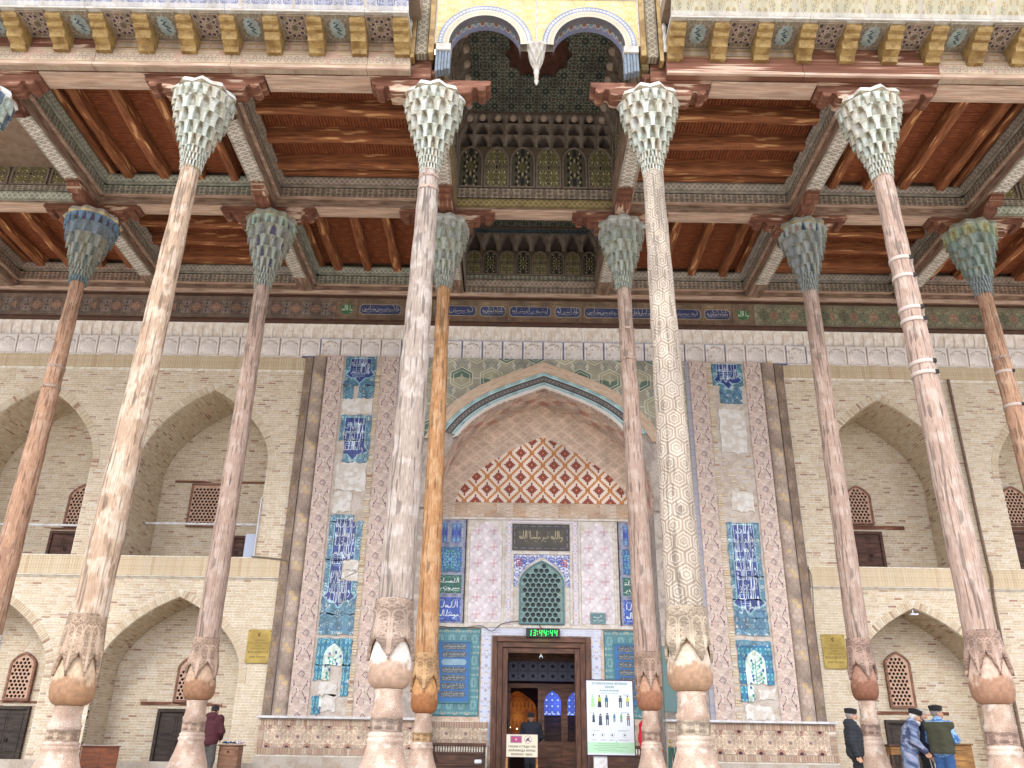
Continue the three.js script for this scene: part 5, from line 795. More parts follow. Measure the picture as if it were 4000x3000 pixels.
// ---------------------------------------------------------------- carved wooden columns with stalactite capitals
function shaftTex(seed, base, dark, pale, th, o = {}) {
  const A = rgb(base), B = rgb(dark), C = rgb(pale);
  return cv(o.hex ? 768 : 384, o.hex ? 2048 : 1536, (g, w, h) => {
    g.fillRect(0, 0, w, h); pix(g, w, h, (d, i, x, y) => {
      const u = x / w, v = y / h, st = fbm(u * 64, v * 22 + seed * 7, 3, 64), gr = vn(u * 192, v * 110 + seed * 3, 192), bl = fbm(u * 8, v * 48 + seed * 11, 5, 8), sp = fbm(u * 16, v * 36 + seed, 3, 16);
      const k = clamp(0.55 + (st - 0.5) * 0.6 + (gr - 0.5) * 0.6), q = sst(th - 0.05, th + 0.12, bl * 0.8 + st * 0.2), s = sst(0.66, 0.74, sp) * (o.spot ?? 0.6), cr = (1 - 0.18 * sst(0.86, 0.93, vn(u * 96, v * 7 + seed * 5, 96))) * (1 - 0.25 * (sst(0.7, 0.8, vn(u * 48, v * 26 + 9, 48))));
      for (let c = 0; c < 3; c++) { let p = lerp(B[c], A[c], k); p = lerp(p, C[c], q * 0.42); p = lerp(p, B[c] * 0.9, s); d[i + c] = clamp(p * cr * (0.94 + 0.12 * gr), 0, 255); } d[i + 3] = 255;
    });
    if (o.hex) { // nested hexagon carving: raised ribs between grooves
      const px = w / 6, py = h / 10 * 0.274; for (let j = -1; j < h / py + 1; j++) for (let i2 = -1; i2 < 7; i2++) { g.save(); g.translate((i2 + (j & 1 ? 0.5 : 0)) * px, j * py); g.scale(px / 1.732, py / 1.5); for (const [k, c] of [[0.97, 'rgba(136,112,92,.42)'], [0.8, 'rgba(214,203,188,.45)'], [0.62, 'rgba(136,112,92,.38)'], [0.45, 'rgba(214,203,188,.45)'], [0.28, 'rgba(136,112,92,.38)']]) { g.strokeStyle = c; g.lineWidth = 0.1; poly(g, 0, 0, k, 6, PI / 6); g.stroke(); } g.restore(); }
      wear(g, w, h, { amt: 0.14, sc: 5 });
    }
  });
}
const SH = {};
{
  const streak = shaftTex(2, '#ffffff', '#8a8078', '#ffffff', 0.9, { spot: 0.3 });
  const S = (c, bs = 0.003, rel = streak) => cmat(c, 1, 1, { bs, relief: rel, roughness: 0.95 });
  SH.cream = S(shaftTex(3, '#b39c86', '#967a63', '#cfc3b4', 0.5)); SH.grey = S(shaftTex(5, '#a39489', '#86776c', '#bfb7b0', 0.53, { spot: 0.25 }));
  SH.pink = S(shaftTex(7, '#ad9687', '#92796b', '#c0b1a6', 0.55, { spot: 0.3 })); SH.orange = S(shaftTex(9, '#b58a60', '#956844', '#c9ac8c', 0.52, { spot: 0.2 }));
  SH.tan = S(shaftTex(11, '#b69276', '#96705a', '#c4aa96', 0.57)); const hx = shaftTex(13, '#b5a998', '#9f8f7e', '#c5bbad', 0.55, { hex: true, spot: 0.3 }); SH.hex = cmat(hx, 1, 1, { bs: 0.07, roughness: 0.85 });
  const carv = cv(512, 512, (g, w, h) => { const a = arabesque(256, 256, '#cfc8bf', ['#f6f1e8', '#e2dbd0', '#b3aaa2'], 111, 22, 5); for (const [x, y] of [[0, 0], [256, 0], [0, 256], [256, 256]]) g.drawImage(a, x, y); g.strokeStyle = '#f6f0e6'; g.lineWidth = 9; for (let k = 0; k < 8; k++) { const x = k * 64 + 32; g.beginPath(); g.moveTo(x - 28, 470); g.lineTo(x - 26, 150); g.quadraticCurveTo(x - 22, 110, x, 100); g.quadraticCurveTo(x + 22, 110, x + 26, 150); g.lineTo(x + 28, 470); g.stroke(); } wear(g, w, h, { amt: 0.2, sc: 5 }); });
  SH.carve = (c) => cmat(carv, 1, 1, { color: c, bs: 0.025, roughness: 0.85 });
  SH.base = cmat((() => { const c = cloud(512, 512, '#a58b79', '#b9a494', 51, 9, 0.22, 5); wear(c.getContext('2d'), 512, 512, { amt: 0.16, sc: 5, bare: [188, 174, 160], th: 0.66, fine: 0.16 }); return c; })(), 1, 1, { bs: 0.004, roughness: 0.95 });
  const bulb = cv(512, 512, (g, w, h) => { g.fillRect(0, 0, w, h); pix(g, w, h, (d, i, x, y) => { const n = fbm(x / w * 24, y / h * 5, 5, 24), q = sst(0.42, 0.6, 1 - y / h + (n - 0.5) * 0.45), f = 0.86 + 0.28 * fbm(x / w * 40, y / h * 14, 3, 40); for (let c = 0; c < 3; c++) d[i + c] = clamp(lerp([164, 136, 115][c], [205, 194, 184][c], q) * f, 0, 255); d[i + 3] = 255; }); });
  SH.bulb = (c) => cmat(bulb, 1, 1, { color: c, roughness: 0.7 }); SH.strap = mat({ color: '#b5a59c', roughness: 0.6 });
}
const TIERS = [[0.15, 0.2, 0.208, 20], [0.16, 0.218, 0.228, 20], [0.17, 0.242, 0.258, 20], [0.24, 0.285, 0.32, 12], [0.27, 0.36, 0.4, 12], [0.28, 0.445, 0.485, 12], [0.28, 0.53, 0.57, 12], [0.22, 0.6, 0.635, 20]];
function capital(parent, y0, y1, k, pal, seed, dx = 0) {
  const t = sub('capital', parent), r = rng(seed), H = TIERS.reduce((a, b) => a + b[0], 0), sc = (y1 - y0 - 0.18) / H; let y = y0; const tw = r() * 0.5;
  TIERS.forEach(([h0, ra, rb, N], ti) => {
    const h = h0 * sc, rin = ti ? TIERS[ti - 1][2] - 0.015 : 0.15, yy = y, jit = Array.from({ length: N }, () => 0.96 + 0.07 * r()), off = (ti % 2 ? 0.5 : 0) + tw * N / 10;
    const dep = 0.78 * Math.min(0.13, ra * 0.9 - rin * 0.62 + 0.02) * (N === 12 ? 1 : 0.75);
    const g = cells(N, (s, v, d, i) => { const A = s / N * TAU, u = Math.abs(((s - off - i) * 2) - 1), to = Math.pow(Math.max(0, 1 - Math.pow((1 - u) / 0.55, 4)), 0.5); let R; if (d === 2) R = Math.min(rin, ra - 0.03) - 0.02; else R = lerp(ra, rb, v) - Math.min(1, d) * dep + (1 - Math.min(1, d)) * 0.022 * to * (1 - v); const hang = d === 2 ? 0 : Math.pow(1 - v, 2.5) * h * 0.26 * to * (1 - Math.min(1, d)); return [dx + Math.sin(A) * R * k, yy + v * h - hang, Math.cos(A) * R * k]; },
      { nu: 18, nv: 6, off, soft: 0.14, ww: N === 12 ? 0.66 : 0.6, col: (i, v, d) => { const c = new THREE.Color(pal(ti, i, v, d, r)); return c.multiplyScalar(jit[i % N]); } });
    P('niche_tier', toCreasedNormals(g, 0.6), capM, t); y += h;
  });
  const n = 10, sh = (R, q) => { const a = []; for (let i = 0; i < n * 8; i++) { const A = i / (n * 8) * TAU + tw * TAU / 10 + q, ph = ((i / 8) % 1) * 2 - 1; a.push([Math.sin(A) * R * (0.86 + 0.14 * Math.pow(Math.abs(ph), 1.2)), Math.cos(A) * R * (0.86 + 0.14 * Math.pow(Math.abs(ph), 1.2))]); } return a; };
  const slab = (R0, R1, ya, yb, c) => { const A = sh(R0 * k, 0), B = sh(R1 * k, 0), m = A.length, pos = [], ix = [], cl = [], uv = [], C = new THREE.Color(c); for (let i = 0; i <= m; i++) { const a = A[i % m], b = B[i % m]; pos.push(dx + a[0] * 0.86, ya, a[1] * 0.86, dx + a[0], ya, a[1], dx + b[0], yb, b[1], dx + b[0] * 0.3, yb, b[1] * 0.3); for (let q = 0; q < 4; q++) { cl.push(C.r, C.g, C.b); uv.push(i / m * 4, q * 0.1); } } for (let i = 0; i < m; i++) for (let q = 0; q < 3; q++) { const e = i * 4 + q; ix.push(e, e + 4, e + 1, e + 1, e + 4, e + 5); } const g = new THREE.BufferGeometry(); g.setAttribute('position', new THREE.Float32BufferAttribute(pos, 3)); g.setAttribute('uv', new THREE.Float32BufferAttribute(uv, 2)); g.setAttribute('color', new THREE.Float32BufferAttribute(cl, 3)); g.setIndex(ix); const f = g.toNonIndexed(); f.computeVertexNormals(); return f; };
  P('rim', slab(0.66, 0.69, y, y + 0.05, pal(8, 0, 0, 0, r)), capM, t); P('abacus', slab(0.7, 0.64, y + 0.05, y1, pal(9, 0, 0, 0, r)), capM, t);
}
const WH = (r, a, b) => (r() < 0.5 ? a : b);
const PAL = {
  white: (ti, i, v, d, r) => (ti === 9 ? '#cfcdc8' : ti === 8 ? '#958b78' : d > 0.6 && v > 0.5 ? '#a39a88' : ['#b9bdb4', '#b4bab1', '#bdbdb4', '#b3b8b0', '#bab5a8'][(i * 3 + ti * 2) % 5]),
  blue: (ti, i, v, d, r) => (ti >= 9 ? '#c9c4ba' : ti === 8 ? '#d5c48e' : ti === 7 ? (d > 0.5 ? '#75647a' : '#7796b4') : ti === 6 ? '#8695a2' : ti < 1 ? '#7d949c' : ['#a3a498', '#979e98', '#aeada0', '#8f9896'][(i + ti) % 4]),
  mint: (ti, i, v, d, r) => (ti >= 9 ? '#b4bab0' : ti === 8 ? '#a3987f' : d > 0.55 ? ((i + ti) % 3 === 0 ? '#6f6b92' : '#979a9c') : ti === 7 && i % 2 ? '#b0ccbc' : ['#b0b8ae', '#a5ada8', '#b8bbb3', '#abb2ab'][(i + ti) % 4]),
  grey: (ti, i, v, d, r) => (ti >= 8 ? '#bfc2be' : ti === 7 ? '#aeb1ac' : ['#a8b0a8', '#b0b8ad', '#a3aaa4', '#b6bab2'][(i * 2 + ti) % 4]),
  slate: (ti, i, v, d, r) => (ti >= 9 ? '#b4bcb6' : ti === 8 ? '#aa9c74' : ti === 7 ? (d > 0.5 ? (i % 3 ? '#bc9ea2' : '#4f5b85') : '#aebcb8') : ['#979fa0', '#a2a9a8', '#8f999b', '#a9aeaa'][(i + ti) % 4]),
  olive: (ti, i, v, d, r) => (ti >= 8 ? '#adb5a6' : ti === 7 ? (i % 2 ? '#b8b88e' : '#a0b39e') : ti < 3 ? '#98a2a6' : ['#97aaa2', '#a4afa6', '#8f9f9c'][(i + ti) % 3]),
};
function petals(N, yt, yTip, yVal, rTop, rBot, ph) { // leaf-edged carved sleeve
  const seg = N * 16, rows = 8, pos = [], uv = [], ix = [];
  for (let q = 0; q <= rows + 1; q++) for (let j = 0; j <= seg; j++) {
    const a = (j / seg - 0.5) * TAU, f = Math.abs((((a / TAU * N + ph) % 1) + 1) % 1 * 2 - 1), yb = lerp(yTip, yVal, Math.pow(f, 0.75)) + 0.012 * Math.sin(f * 14), v = Math.max(0, q - 1) / rows, y = lerp(yb, yt, v), k = (y - yTip) / (yt - yTip);
    const bul = q === 0 ? -0.035 : v === 0 ? 0.012 : 0.01 * (1 - v), R = lerp(rBot, rTop, sst(0, 1, k)) + bul + (k < 0.5 ? 0.012 * (1 - f) : 0); pos.push(Math.sin(a) * R, y, Math.cos(a) * R); uv.push(j / seg * Math.max(1, N / 4), k);
  }
  for (let q = 0; q <= rows; q++) for (let j = 0; j < seg; j++) { const a = q * (seg + 1) + j, b = a + 1, c = a + seg + 1, d = c + 1; ix.push(a, b, c, b, d, c); }
  const g = new THREE.BufferGeometry(); g.setAttribute('position', new THREE.Float32BufferAttribute(pos, 3)); g.setAttribute('uv', new THREE.Float32BufferAttribute(uv, 2)); g.setIndex(ix); g.computeVertexNormals(); return g;
}
function column({ label, z, xb, xt, rs, rt, bulb, mat: sm, tint = '#ffffff', pal, N = 4, yb = 1.92, ys = 3.28, yc0, yc1, rad = 0.345, seed, cap = 1, straps = [], white = '#ffffff', ph = 0.5 }) {
  const t = thing('carved_column', label, 'column', xb, 0, z), k = rad / 0.345, f = (y) => FL + (y - FL) * (yb - FL) / (1.93 - FL);
  const base = [[0.66, FL], [0.66, 0.3], [0.56, 0.33], [0.45, 0.52], [0.385, 0.75], [0.32, 0.93], [0.272, 1.1], [0.27, 1.14], [0.285, 1.16], [0.285, 1.2], [0.262, 1.215], [0.262, 1.235], [0.272, 1.25], [0.262, 1.28], [0.24, 1.3], [0.238, 1.52], [0.25, 1.54], [0.252, 1.6], [0.228, 1.62], [0.216, 1.74], [0.212, 1.84], [0.222, 1.87], [0.222, 1.93]].map(([r, y]) => [r * k, f(y)]);
  P('base', lathe(base, 40, FL, 1.7), SH.base, t);
  P('base_carving', lathe([[0.246 * k, f(1.31)], [0.246 * k, f(1.51)]], 40, f(1.31), f(1.51) - f(1.31)), SH.carve(tint), t);
  const B = [[0.2, 0], [0.27, 0.03], [0.322, 0.1], [0.345, 0.2], [0.346, 0.3], [0.332, 0.42], [0.305, 0.55], [0.28, 0.7], [0.27, 0.85]].map(([r, y]) => [r * k, yb + y]);
  P('bulb', lathe(B, 40, yb, 0.7, N > 5 ? (r, a) => r * (1 + 0.008 * Math.cos(a * N)) : null), SH.bulb(white), t);
  P('carved_sleeve', petals(N, ys, yb + 0.42, yb + 0.78, rs + 0.005, rad + 0.008, ph), SH.carve(tint), t);
  const pts = []; for (let i = 0; i <= 28; i++) { const y = lerp(ys - 0.02, yc0 + 0.02, i / 28); pts.push([lerp(rs - 0.012, rt, Math.pow(i / 28, 1.15)) + 0.006 * Math.sin(i * 1.7 + seed), y]); }
  const g = lathe(pts, 36, 2.5, 10), p = g.attributes.position, bend = (y) => (xt - xb) * clamp((y - 2) / (12 - 2), 0, 1.2); for (let i = 0; i < p.count; i++) p.setX(i, p.getX(i) + bend(p.getY(i))); P('shaft', g, sm, t);
  for (const [y, c] of straps) { const R = lerp(rs, rt, Math.pow((y - ys) / (yc0 - ys), 1.15)) + 0.008; const s = lathe([[R - 0.02, y - 0.035], [R + 0.004, y - 0.035], [R + 0.004, y + 0.035], [R - 0.02, y + 0.035]], 28); s.rotateZ(0.03 * Math.sin(y * 5)); P('strap', mv(s, bend(y) + 0.03 * Math.sin(y * 5) * y, 0, 0), c ? SH.pink : SH.strap, t); if (!c) P('strap_clip', mv(new RoundedBoxGeometry(0.08, 0.08, 0.04, 1, 0.008), bend(y) + R * 0.5, y, R * 0.87), M.iron, t); }
  capital(t, yc0, yc1, cap, pal, seed, bend(yc0 + 0.5)); return t;
}
const ZFc = 10.02, ZBc = 4.97;
column({ label: 'front column at the photo edge with chipped blue and white capital', z: ZFc, xb: -12.0, xt: -11.98, rs: 0.29, rt: 0.185, mat: SH.tan, pal: (ti, i, v, d, r) => (ti > 7 ? '#e4e2df' : (i + ti) % 3 === 0 ? '#64748c' : '#bccac4'), yc0: 11.95, yc1: 13.83, seed: 1 });
column({ label: 'front column with cream peeling shaft and white capital, tall leafy carving above its bulb', z: ZFc, xb: -7.36, xt: -7.2, rs: 0.292, rt: 0.185, mat: SH.cream, tint: '#b9a38f', pal: PAL.white, N: 8, yb: 1.6, ys: 2.98, yc0: 11.9, yc1: 13.83, seed: 2, rad: 0.335, white: '#e6d2b8' });
column({ label: 'thick grey weathered front column left of the doorway with white topped bulb', z: ZFc, xb: -2.385, xt: -2.28, rs: 0.308, rt: 0.2, mat: SH.grey, tint: '#ad9a8e', pal: PAL.white, N: 4, yb: 1.92, ys: 3.3, yc0: 11.9, yc1: 13.85, seed: 3, rad: 0.35, cap: 0.98, ph: 0.5, straps: [[11.45, 1], [11.75, 1]] });
column({ label: 'pale front column carved all over with nested hexagons', z: ZFc, xb: 2.39, xt: 2.32, rs: 0.325, rt: 0.203, mat: SH.hex, tint: '#bcae9d', pal: PAL.white, N: 5, yb: 1.95, ys: 3.25, yc0: 11.95, yc1: 13.87, seed: 5, rad: 0.358, cap: 0.98, ph: 0.2, white: '#f0e6d6' });
column({ label: 'pinkish front column bound with pale metal straps', z: ZFc, xb: 7.17, xt: 7.05, rs: 0.262, rt: 0.19, mat: SH.pink, tint: '#b0968a', pal: PAL.white, N: 7, yb: 1.83, ys: 2.95, yc0: 11.95, yc1: 13.87, seed: 7, rad: 0.322, cap: 1.0, white: '#e6d0c2', straps: [[9.95], [9.55], [8.85], [8.6], [7.72], [7.5]] });
column({ label: 'rear column with blue and yellow rimmed capital', z: ZBc, xb: -11.95, xt: -11.95, rs: 0.29, rt: 0.168, mat: SH.tan, pal: PAL.blue, N: 5, yb: 1.9, ys: 3.2, yc0: 12.1, yc1: 14.1, seed: 11, cap: 1.07, straps: [[9.65, 1], [9.1, 1]] });
column({ label: 'rear column with mint green and violet capital above grey pink shaft', z: ZBc, xb: -7.13, xt: -7.1, rs: 0.268, rt: 0.19, mat: SH.pink, tint: '#bda596', pal: PAL.mint, N: 5, yb: 1.92, ys: 3.2, yc0: 12.05, yc1: 14.12, seed: 13, cap: 1.02, rad: 0.33, white: '#e0c6ae' });
column({ label: 'slim bare orange timber rear column left of the doorway', z: ZBc, xb: -2.29, xt: -2.35, rs: 0.262, rt: 0.165, mat: SH.orange, tint: '#c3a078', pal: PAL.grey, N: 4, yb: 1.73, ys: 2.95, yc0: 12.1, yc1: 14.08, seed: 17, cap: 0.98, rad: 0.288, white: '#e3b27c' });
column({ label: 'cracked pinkish rear column right of the doorway behind the poster', z: ZBc, xb: 2.53, xt: 2.38, rs: 0.275, rt: 0.175, mat: SH.pink, tint: '#b39a8c', pal: PAL.grey, N: 6, yb: 1.85, ys: 3.05, yc0: 12.15, yc1: 14.12, seed: 19, cap: 0.98, rad: 0.272, white: '#dcb49a', straps: [[10.95, 1], [10.1, 1]] });
column({ label: 'rear column with slate blue and rose capital beside the black jacketed man', z: ZBc, xb: 7.19, xt: 7.27, rs: 0.25, rt: 0.188, mat: SH.pink, tint: '#af958a', pal: PAL.slate, N: 4, yb: 2.12, ys: 3.4, yc0: 12.15, yc1: 14.14, seed: 23, cap: 0.98, rad: 0.277, white: '#c9a08e' });
column({ label: 'rear column with olive and yellow capital near the right edge', z: ZBc, xb: 12.0, xt: 11.84, rs: 0.28, rt: 0.18, mat: SH.tan, pal: PAL.olive, N: 5, yb: 1.95, ys: 3.2, yc0: 12.15, yc1: 14.16, seed: 29, cap: 1.03, straps: [[9.9], [9.0], [10.3, 1]] });

// ---------------------------------------------------------------- fittings and furniture
{ // digital clock
  const t = thing('digital_clock', 'black digital clock with green figures over the carved doorway', 'clock', 0.49, 4.145, -1.02);
  P('case', rbox(-0.49, 0.49, -0.125, 0.125, -0.1, 0, 0.012), mat({ color: '#101311', roughness: 0.35 }), t);
  const em = mat({ color: '#0a3d16', emissive: '#22ff55', emissiveIntensity: 1.3, roughness: 0.5 }), SEG = { 1: 'bc', 3: 'abgcd', 4: 'fgbc' };
  const dig = (c, x) => { const w = 0.085, h = 0.16, s = 0.018, g = [], sk = (y) => y * 0.12, q = (x0, x1, y0, y1) => { const b = box(x0, x1, y0, y1, 0.001, 0.006); const p = b.attributes.position; for (let i = 0; i < p.count; i++) p.setX(i, p.getX(i) + sk(p.getY(i)) + x); g.push(b); };
    for (const k of SEG[c]) ({ a: () => q(-w / 2 + s, w / 2 - s, h / 2 - s, h / 2), g: () => q(-w / 2 + s, w / 2 - s, -s / 2, s / 2), d: () => q(-w / 2 + s, w / 2 - s, -h / 2, -h / 2 + s), b: () => q(w / 2 - s, w / 2, s / 2, h / 2), c: () => q(w / 2 - s, w / 2, -h / 2, -s / 2), f: () => q(-w / 2, -w / 2 + s, s / 2, h / 2) }[k])(); P('figure', g, em, t); };
  [['1', -0.38], ['3', -0.25], ['4', -0.07], ['4', 0.06], ['4', 0.24], ['4', 0.37]].forEach(([c, x]) => dig(c, x));
  for (const x of [-0.16, 0.15]) P('colon', [box(x - 0.01, x + 0.01, 0.025, 0.045, 0.001, 0.006), box(x - 0.01, x + 0.01, -0.045, -0.025, 0.001, 0.006)], em, t);
  const l = new THREE.PointLight('#33ff66', 0.06); l.position.set(0.49, 4.1, -0.9); l.castShadow = true; l.shadow.radius = 6; l.name = 'clock_glow'; scene.add(l);
}
{
  const t = thing('security_camera', 'small white dome camera hanging under the door lintel', 'camera', 0.44, 3.64, -1.28), w = mat({ color: '#cfd0cf', roughness: 0.4 });
  P('mount', cyl(0, -0.03, 0, 0.05, 0.07, 0.05, 14), w, t); P('arm', cyl(0, -0.12, 0, 0.025, 0.025, 0.1, 10), w, t); P('housing', mv(new RoundedBoxGeometry(0.1, 0.09, 0.14, 2, 0.03), 0, -0.15, 0.03), w, t); P('lens', mv(new THREE.SphereGeometry(0.038, 12, 10), 0, -0.17, 0.09), mat({ color: '#15181c', roughness: 0.15 }), t);
}
const brass = cmat(cv(512, 704, (g, w, h) => {
  g.drawImage(cloud(512, 704, '#a18a48', '#8d763a', 61, 4, 0.06), 0, 0); g.fillStyle = '#3a3018'; g.textAlign = 'center'; g.beginPath(); g.arc(256, 110, 40, 0.9, TAU - 0.9); g.arc(274, 110, 32, TAU - 1.35, 1.35, true); g.fill();
  g.font = '34px serif'; ["O'ZBEKISTON", 'MUSULMONLARI IDORASI', 'BUXORO', 'VAKILLIGI VAKILI'].forEach((s, i) => g.fillText(s, 256, 240 + i * 58, 430)); g.font = 'bold 62px serif'; g.fillText('BOLOI HOVUZ', 256, 500, 440); g.font = 'bold 46px serif'; g.fillText("JOME' MASJIDI", 256, 590, 400);
  g.fillStyle = 'rgba(30,24,10,.7)'; for (const [x, y] of [[24, 24], [488, 24], [24, 680], [488, 680]]) { g.beginPath(); g.arc(x, y, 8, 0, TAU); g.fill(); }
}), 1, 1, { roughness: 0.38, metalness: 0.55 });
for (const [x0, x1, y0, y1, l] of [[-7.72, -7.06, 3.1, 3.99, 'brass plaque with crescent and name on the brick left of the portal'], [8.17, 8.82, 3.19, 4.1, 'brass plaque with crescent and name partly behind a rear column on the right']]) {
  const t = thing('brass_plaque', l, 'plaque', x0, y0, 0.03); P('plate', orn(new RoundedBoxGeometry(x1 - x0, y1 - y0, 0.02, 2, 0.008).translate((x1 - x0) / 2, (y1 - y0) / 2, 0.01), 0, 0, x1 - x0, y1 - y0), brass, t);
  for (const [a, b] of [[0.05, 0.05], [x1 - x0 - 0.05, 0.05], [0.05, y1 - y0 - 0.05], [x1 - x0 - 0.05, y1 - y0 - 0.05]]) P('screw', mv(new THREE.SphereGeometry(0.013, 8, 6), a, b, 0.02), M.iron, t);
}
{ // manners poster on its stand
  const t = thing('poster_stand', 'white dress manners poster on a stand right of the doorway', 'poster', 1.34, FL, 3.2), X1 = 1.08, Y0 = 0.77, Y1 = 2.37;
  const c = cv(700, 1040, (g, w, h) => {
    g.fillStyle = '#cfd6dc'; g.fillRect(0, 0, w, h); g.textAlign = 'center'; g.fillStyle = '#3f6f78'; g.font = 'bold 44px sans-serif'; g.fillText('ZIYORATGOHDA KIYINISH', 350, 58, 560); g.fillText('ODOBI', 350, 108); g.font = 'bold 32px sans-serif'; g.fillText('MOSQUE MANNERS', 350, 154); g.font = '22px sans-serif'; g.fillText('DRESS RULES IN MOSQUE', 350, 188);
    const fig = (x, y, s, top, bot, skirt, head = '#2b2b2e') => { g.fillStyle = head; g.beginPath(); g.arc(x, y, 13 * s, 0, TAU); g.fill(); g.fillStyle = top; g.beginPath(); g.moveTo(x - 22 * s, y + 18 * s); g.lineTo(x + 22 * s, y + 18 * s); g.lineTo(x + 26 * s, y + 80 * s); g.lineTo(x - 26 * s, y + 80 * s); g.fill(); g.fillStyle = bot; if (skirt) { g.beginPath(); g.moveTo(x - 22 * s, y + 76 * s); g.lineTo(x + 22 * s, y + 76 * s); g.lineTo(x + 30 * s, y + 160 * s); g.lineTo(x - 30 * s, y + 160 * s); g.fill(); } else { g.fillRect(x - 20 * s, y + 78 * s, 15 * s, 84 * s); g.fillRect(x + 5 * s, y + 78 * s, 15 * s, 84 * s); } };
    fig(92, 228, 0.95, '#9fcf8f', '#9fcf8f', 1, '#8fbf85'); fig(194, 222, 1, '#a8b43a', '#22303a', 1); fig(300, 222, 1, '#1f5f78', '#1e2c38', 0); fig(512, 222, 1, '#3c4756', '#2c3440', 0); fig(620, 222, 0.9, '#b5c24a', '#2c3440', 0);
    fig(100, 478, 0.72, '#2a4654', '#2a3640', 1); fig(202, 482, 0.95, '#4a4f64', '#3c4258', 1); fig(306, 472, 1, '#44485c', '#2b2f40', 0, '#33302e'); fig(412, 478, 0.68, '#2f6f9c', '#2f4f6c', 0); fig(516, 478, 0.68, '#5fa05a', '#2f4a3c', 0); fig(622, 476, 0.98, '#8a6f66', '#33404e', 0);
    g.fillStyle = '#8f9aa0'; for (const [x, y, l] of [[60, 195, 60], [560, 195, 90], [50, 448, 80], [510, 448, 130], [60, 700, 150], [460, 700, 180], [60, 830, 90], [190, 830, 110], [320, 830, 90], [460, 830, 180]]) { g.fillRect(x, y, l, 5); g.fillRect(x, y + 10, l * 0.8, 5); }
    g.lineWidth = 4; for (const x of [90, 228, 372, 560]) { g.strokeStyle = '#8a8f98'; g.beginPath(); g.arc(x, 768, 32, 0, TAU); g.stroke(); g.fillStyle = '#4c4550'; poly(g, x, 768, 15, 5, x); g.fill(); }
    g.fillStyle = '#a9cfae'; g.fillRect(0, 868, w, 148); g.fillStyle = '#7fae86'; for (let k = 0; k < 5; k++) g.fillRect(150 - (k % 2) * 60, 884 + k * 24, 320 + (k % 3) * 60, 7); g.fillStyle = '#4fa79a'; g.fillRect(424, 838, 10, 28);
  });
  P('panel', orn(box(0, X1, Y0, Y1, 0, 0.02), 0, Y0, X1, Y1 - Y0), cmat(c, 1, 1, { roughness: 0.35 }), t); const fm = mat({ color: '#3a2a3c', roughness: 0.5 });
  P('frame', [rbox(-0.02, X1 + 0.02, Y1, Y1 + 0.025, -0.01, 0.03, 0.006), rbox(-0.02, X1 + 0.02, Y0 - 0.025, Y0, -0.01, 0.03, 0.006), rbox(-0.02, 0, Y0, Y1, -0.01, 0.03, 0.006), rbox(X1, X1 + 0.02, Y0, Y1, -0.01, 0.03, 0.006)], fm, t);
  P('pillar', rbox(0.14, 0.45, 0, Y0 - 0.025, -0.16, -0.02, 0.01), M.marble, t); P('leg', rbox(X1 - 0.03, X1, 0, Y0 - 0.025, -0.03, 0, 0.006), fm, t); P('leg', rbox(0, 0.03, 0, Y0 - 0.025, -0.03, 0, 0.006), fm, t);
}
{ // no shoes on the carpet notice
  const t = thing('notice_stand', 'cream notice board with dark lettering on wooden legs in the doorway', 'sign', -0.53, FL, 2.5), W = 0.76, y0 = 0.68, y1 = 1.19;
  const c = cv(512, 344, (g, w, h) => {
    g.fillStyle = '#d6ccb4'; g.fillRect(0, 0, w, h); g.strokeStyle = '#5d4658'; g.lineWidth = 8; g.strokeRect(4, 4, w - 8, h - 8); g.fillStyle = '#8f8a92'; g.fillRect(66, 24, 190, 112); g.fillStyle = '#9c4068'; g.fillRect(80, 36, 162, 88); g.fillStyle = '#c58aa6'; poly(g, 161, 80, 26, 6, 0, 14); g.fill(); g.lineWidth = 6; g.strokeStyle = '#8a5f86'; g.beginPath(); g.arc(352, 82, 56, 0, TAU); g.stroke(); g.fillStyle = '#453f52'; g.beginPath(); g.moveTo(312, 100); g.lineTo(340, 58); g.lineTo(372, 50); g.lineTo(366, 84); g.lineTo(398, 106); g.lineTo(386, 114); g.lineTo(350, 98); g.lineTo(318, 112); g.fill(); stroke(g, [[312, 122], [392, 42]]);
    g.fillStyle = '#2d2a2c'; g.textAlign = 'center'; g.font = 'bold 44px sans-serif'; g.fillText('ГИЛАМ УСТИДА ОЁК', 256, 200, 476); g.fillRect(477, 202, 5, 9); g.fillText('КИЙИМИДА ЮРИШ', 256, 258, 450); g.fillText('МУМКИН  ЭМАС', 256, 314, 420);
  });
  P('board', orn(rbox(0, W, y0, y1, 0, 0.02, 0.005), 0, y0, W, y1 - y0), cmat(c, 1, 1, { roughness: 0.5 }), t); const lw = wood('#d2a468', { bs: 0.001 });
  for (const x of [0.0, W - 0.05]) P('leg', rbox(x, x + 0.05, 0, y0 + 0.2, -0.05, -0.005, 0.006), lw, t); P('crossbar', rbox(0.05, W - 0.05, 0.22, 0.27, -0.045, -0.01, 0.006), lw, t); for (const x of [0.0, W - 0.05]) P('foot', rbox(x, x + 0.05, 0, 0.04, -0.22, 0.2, 0.006), lw, t);
}
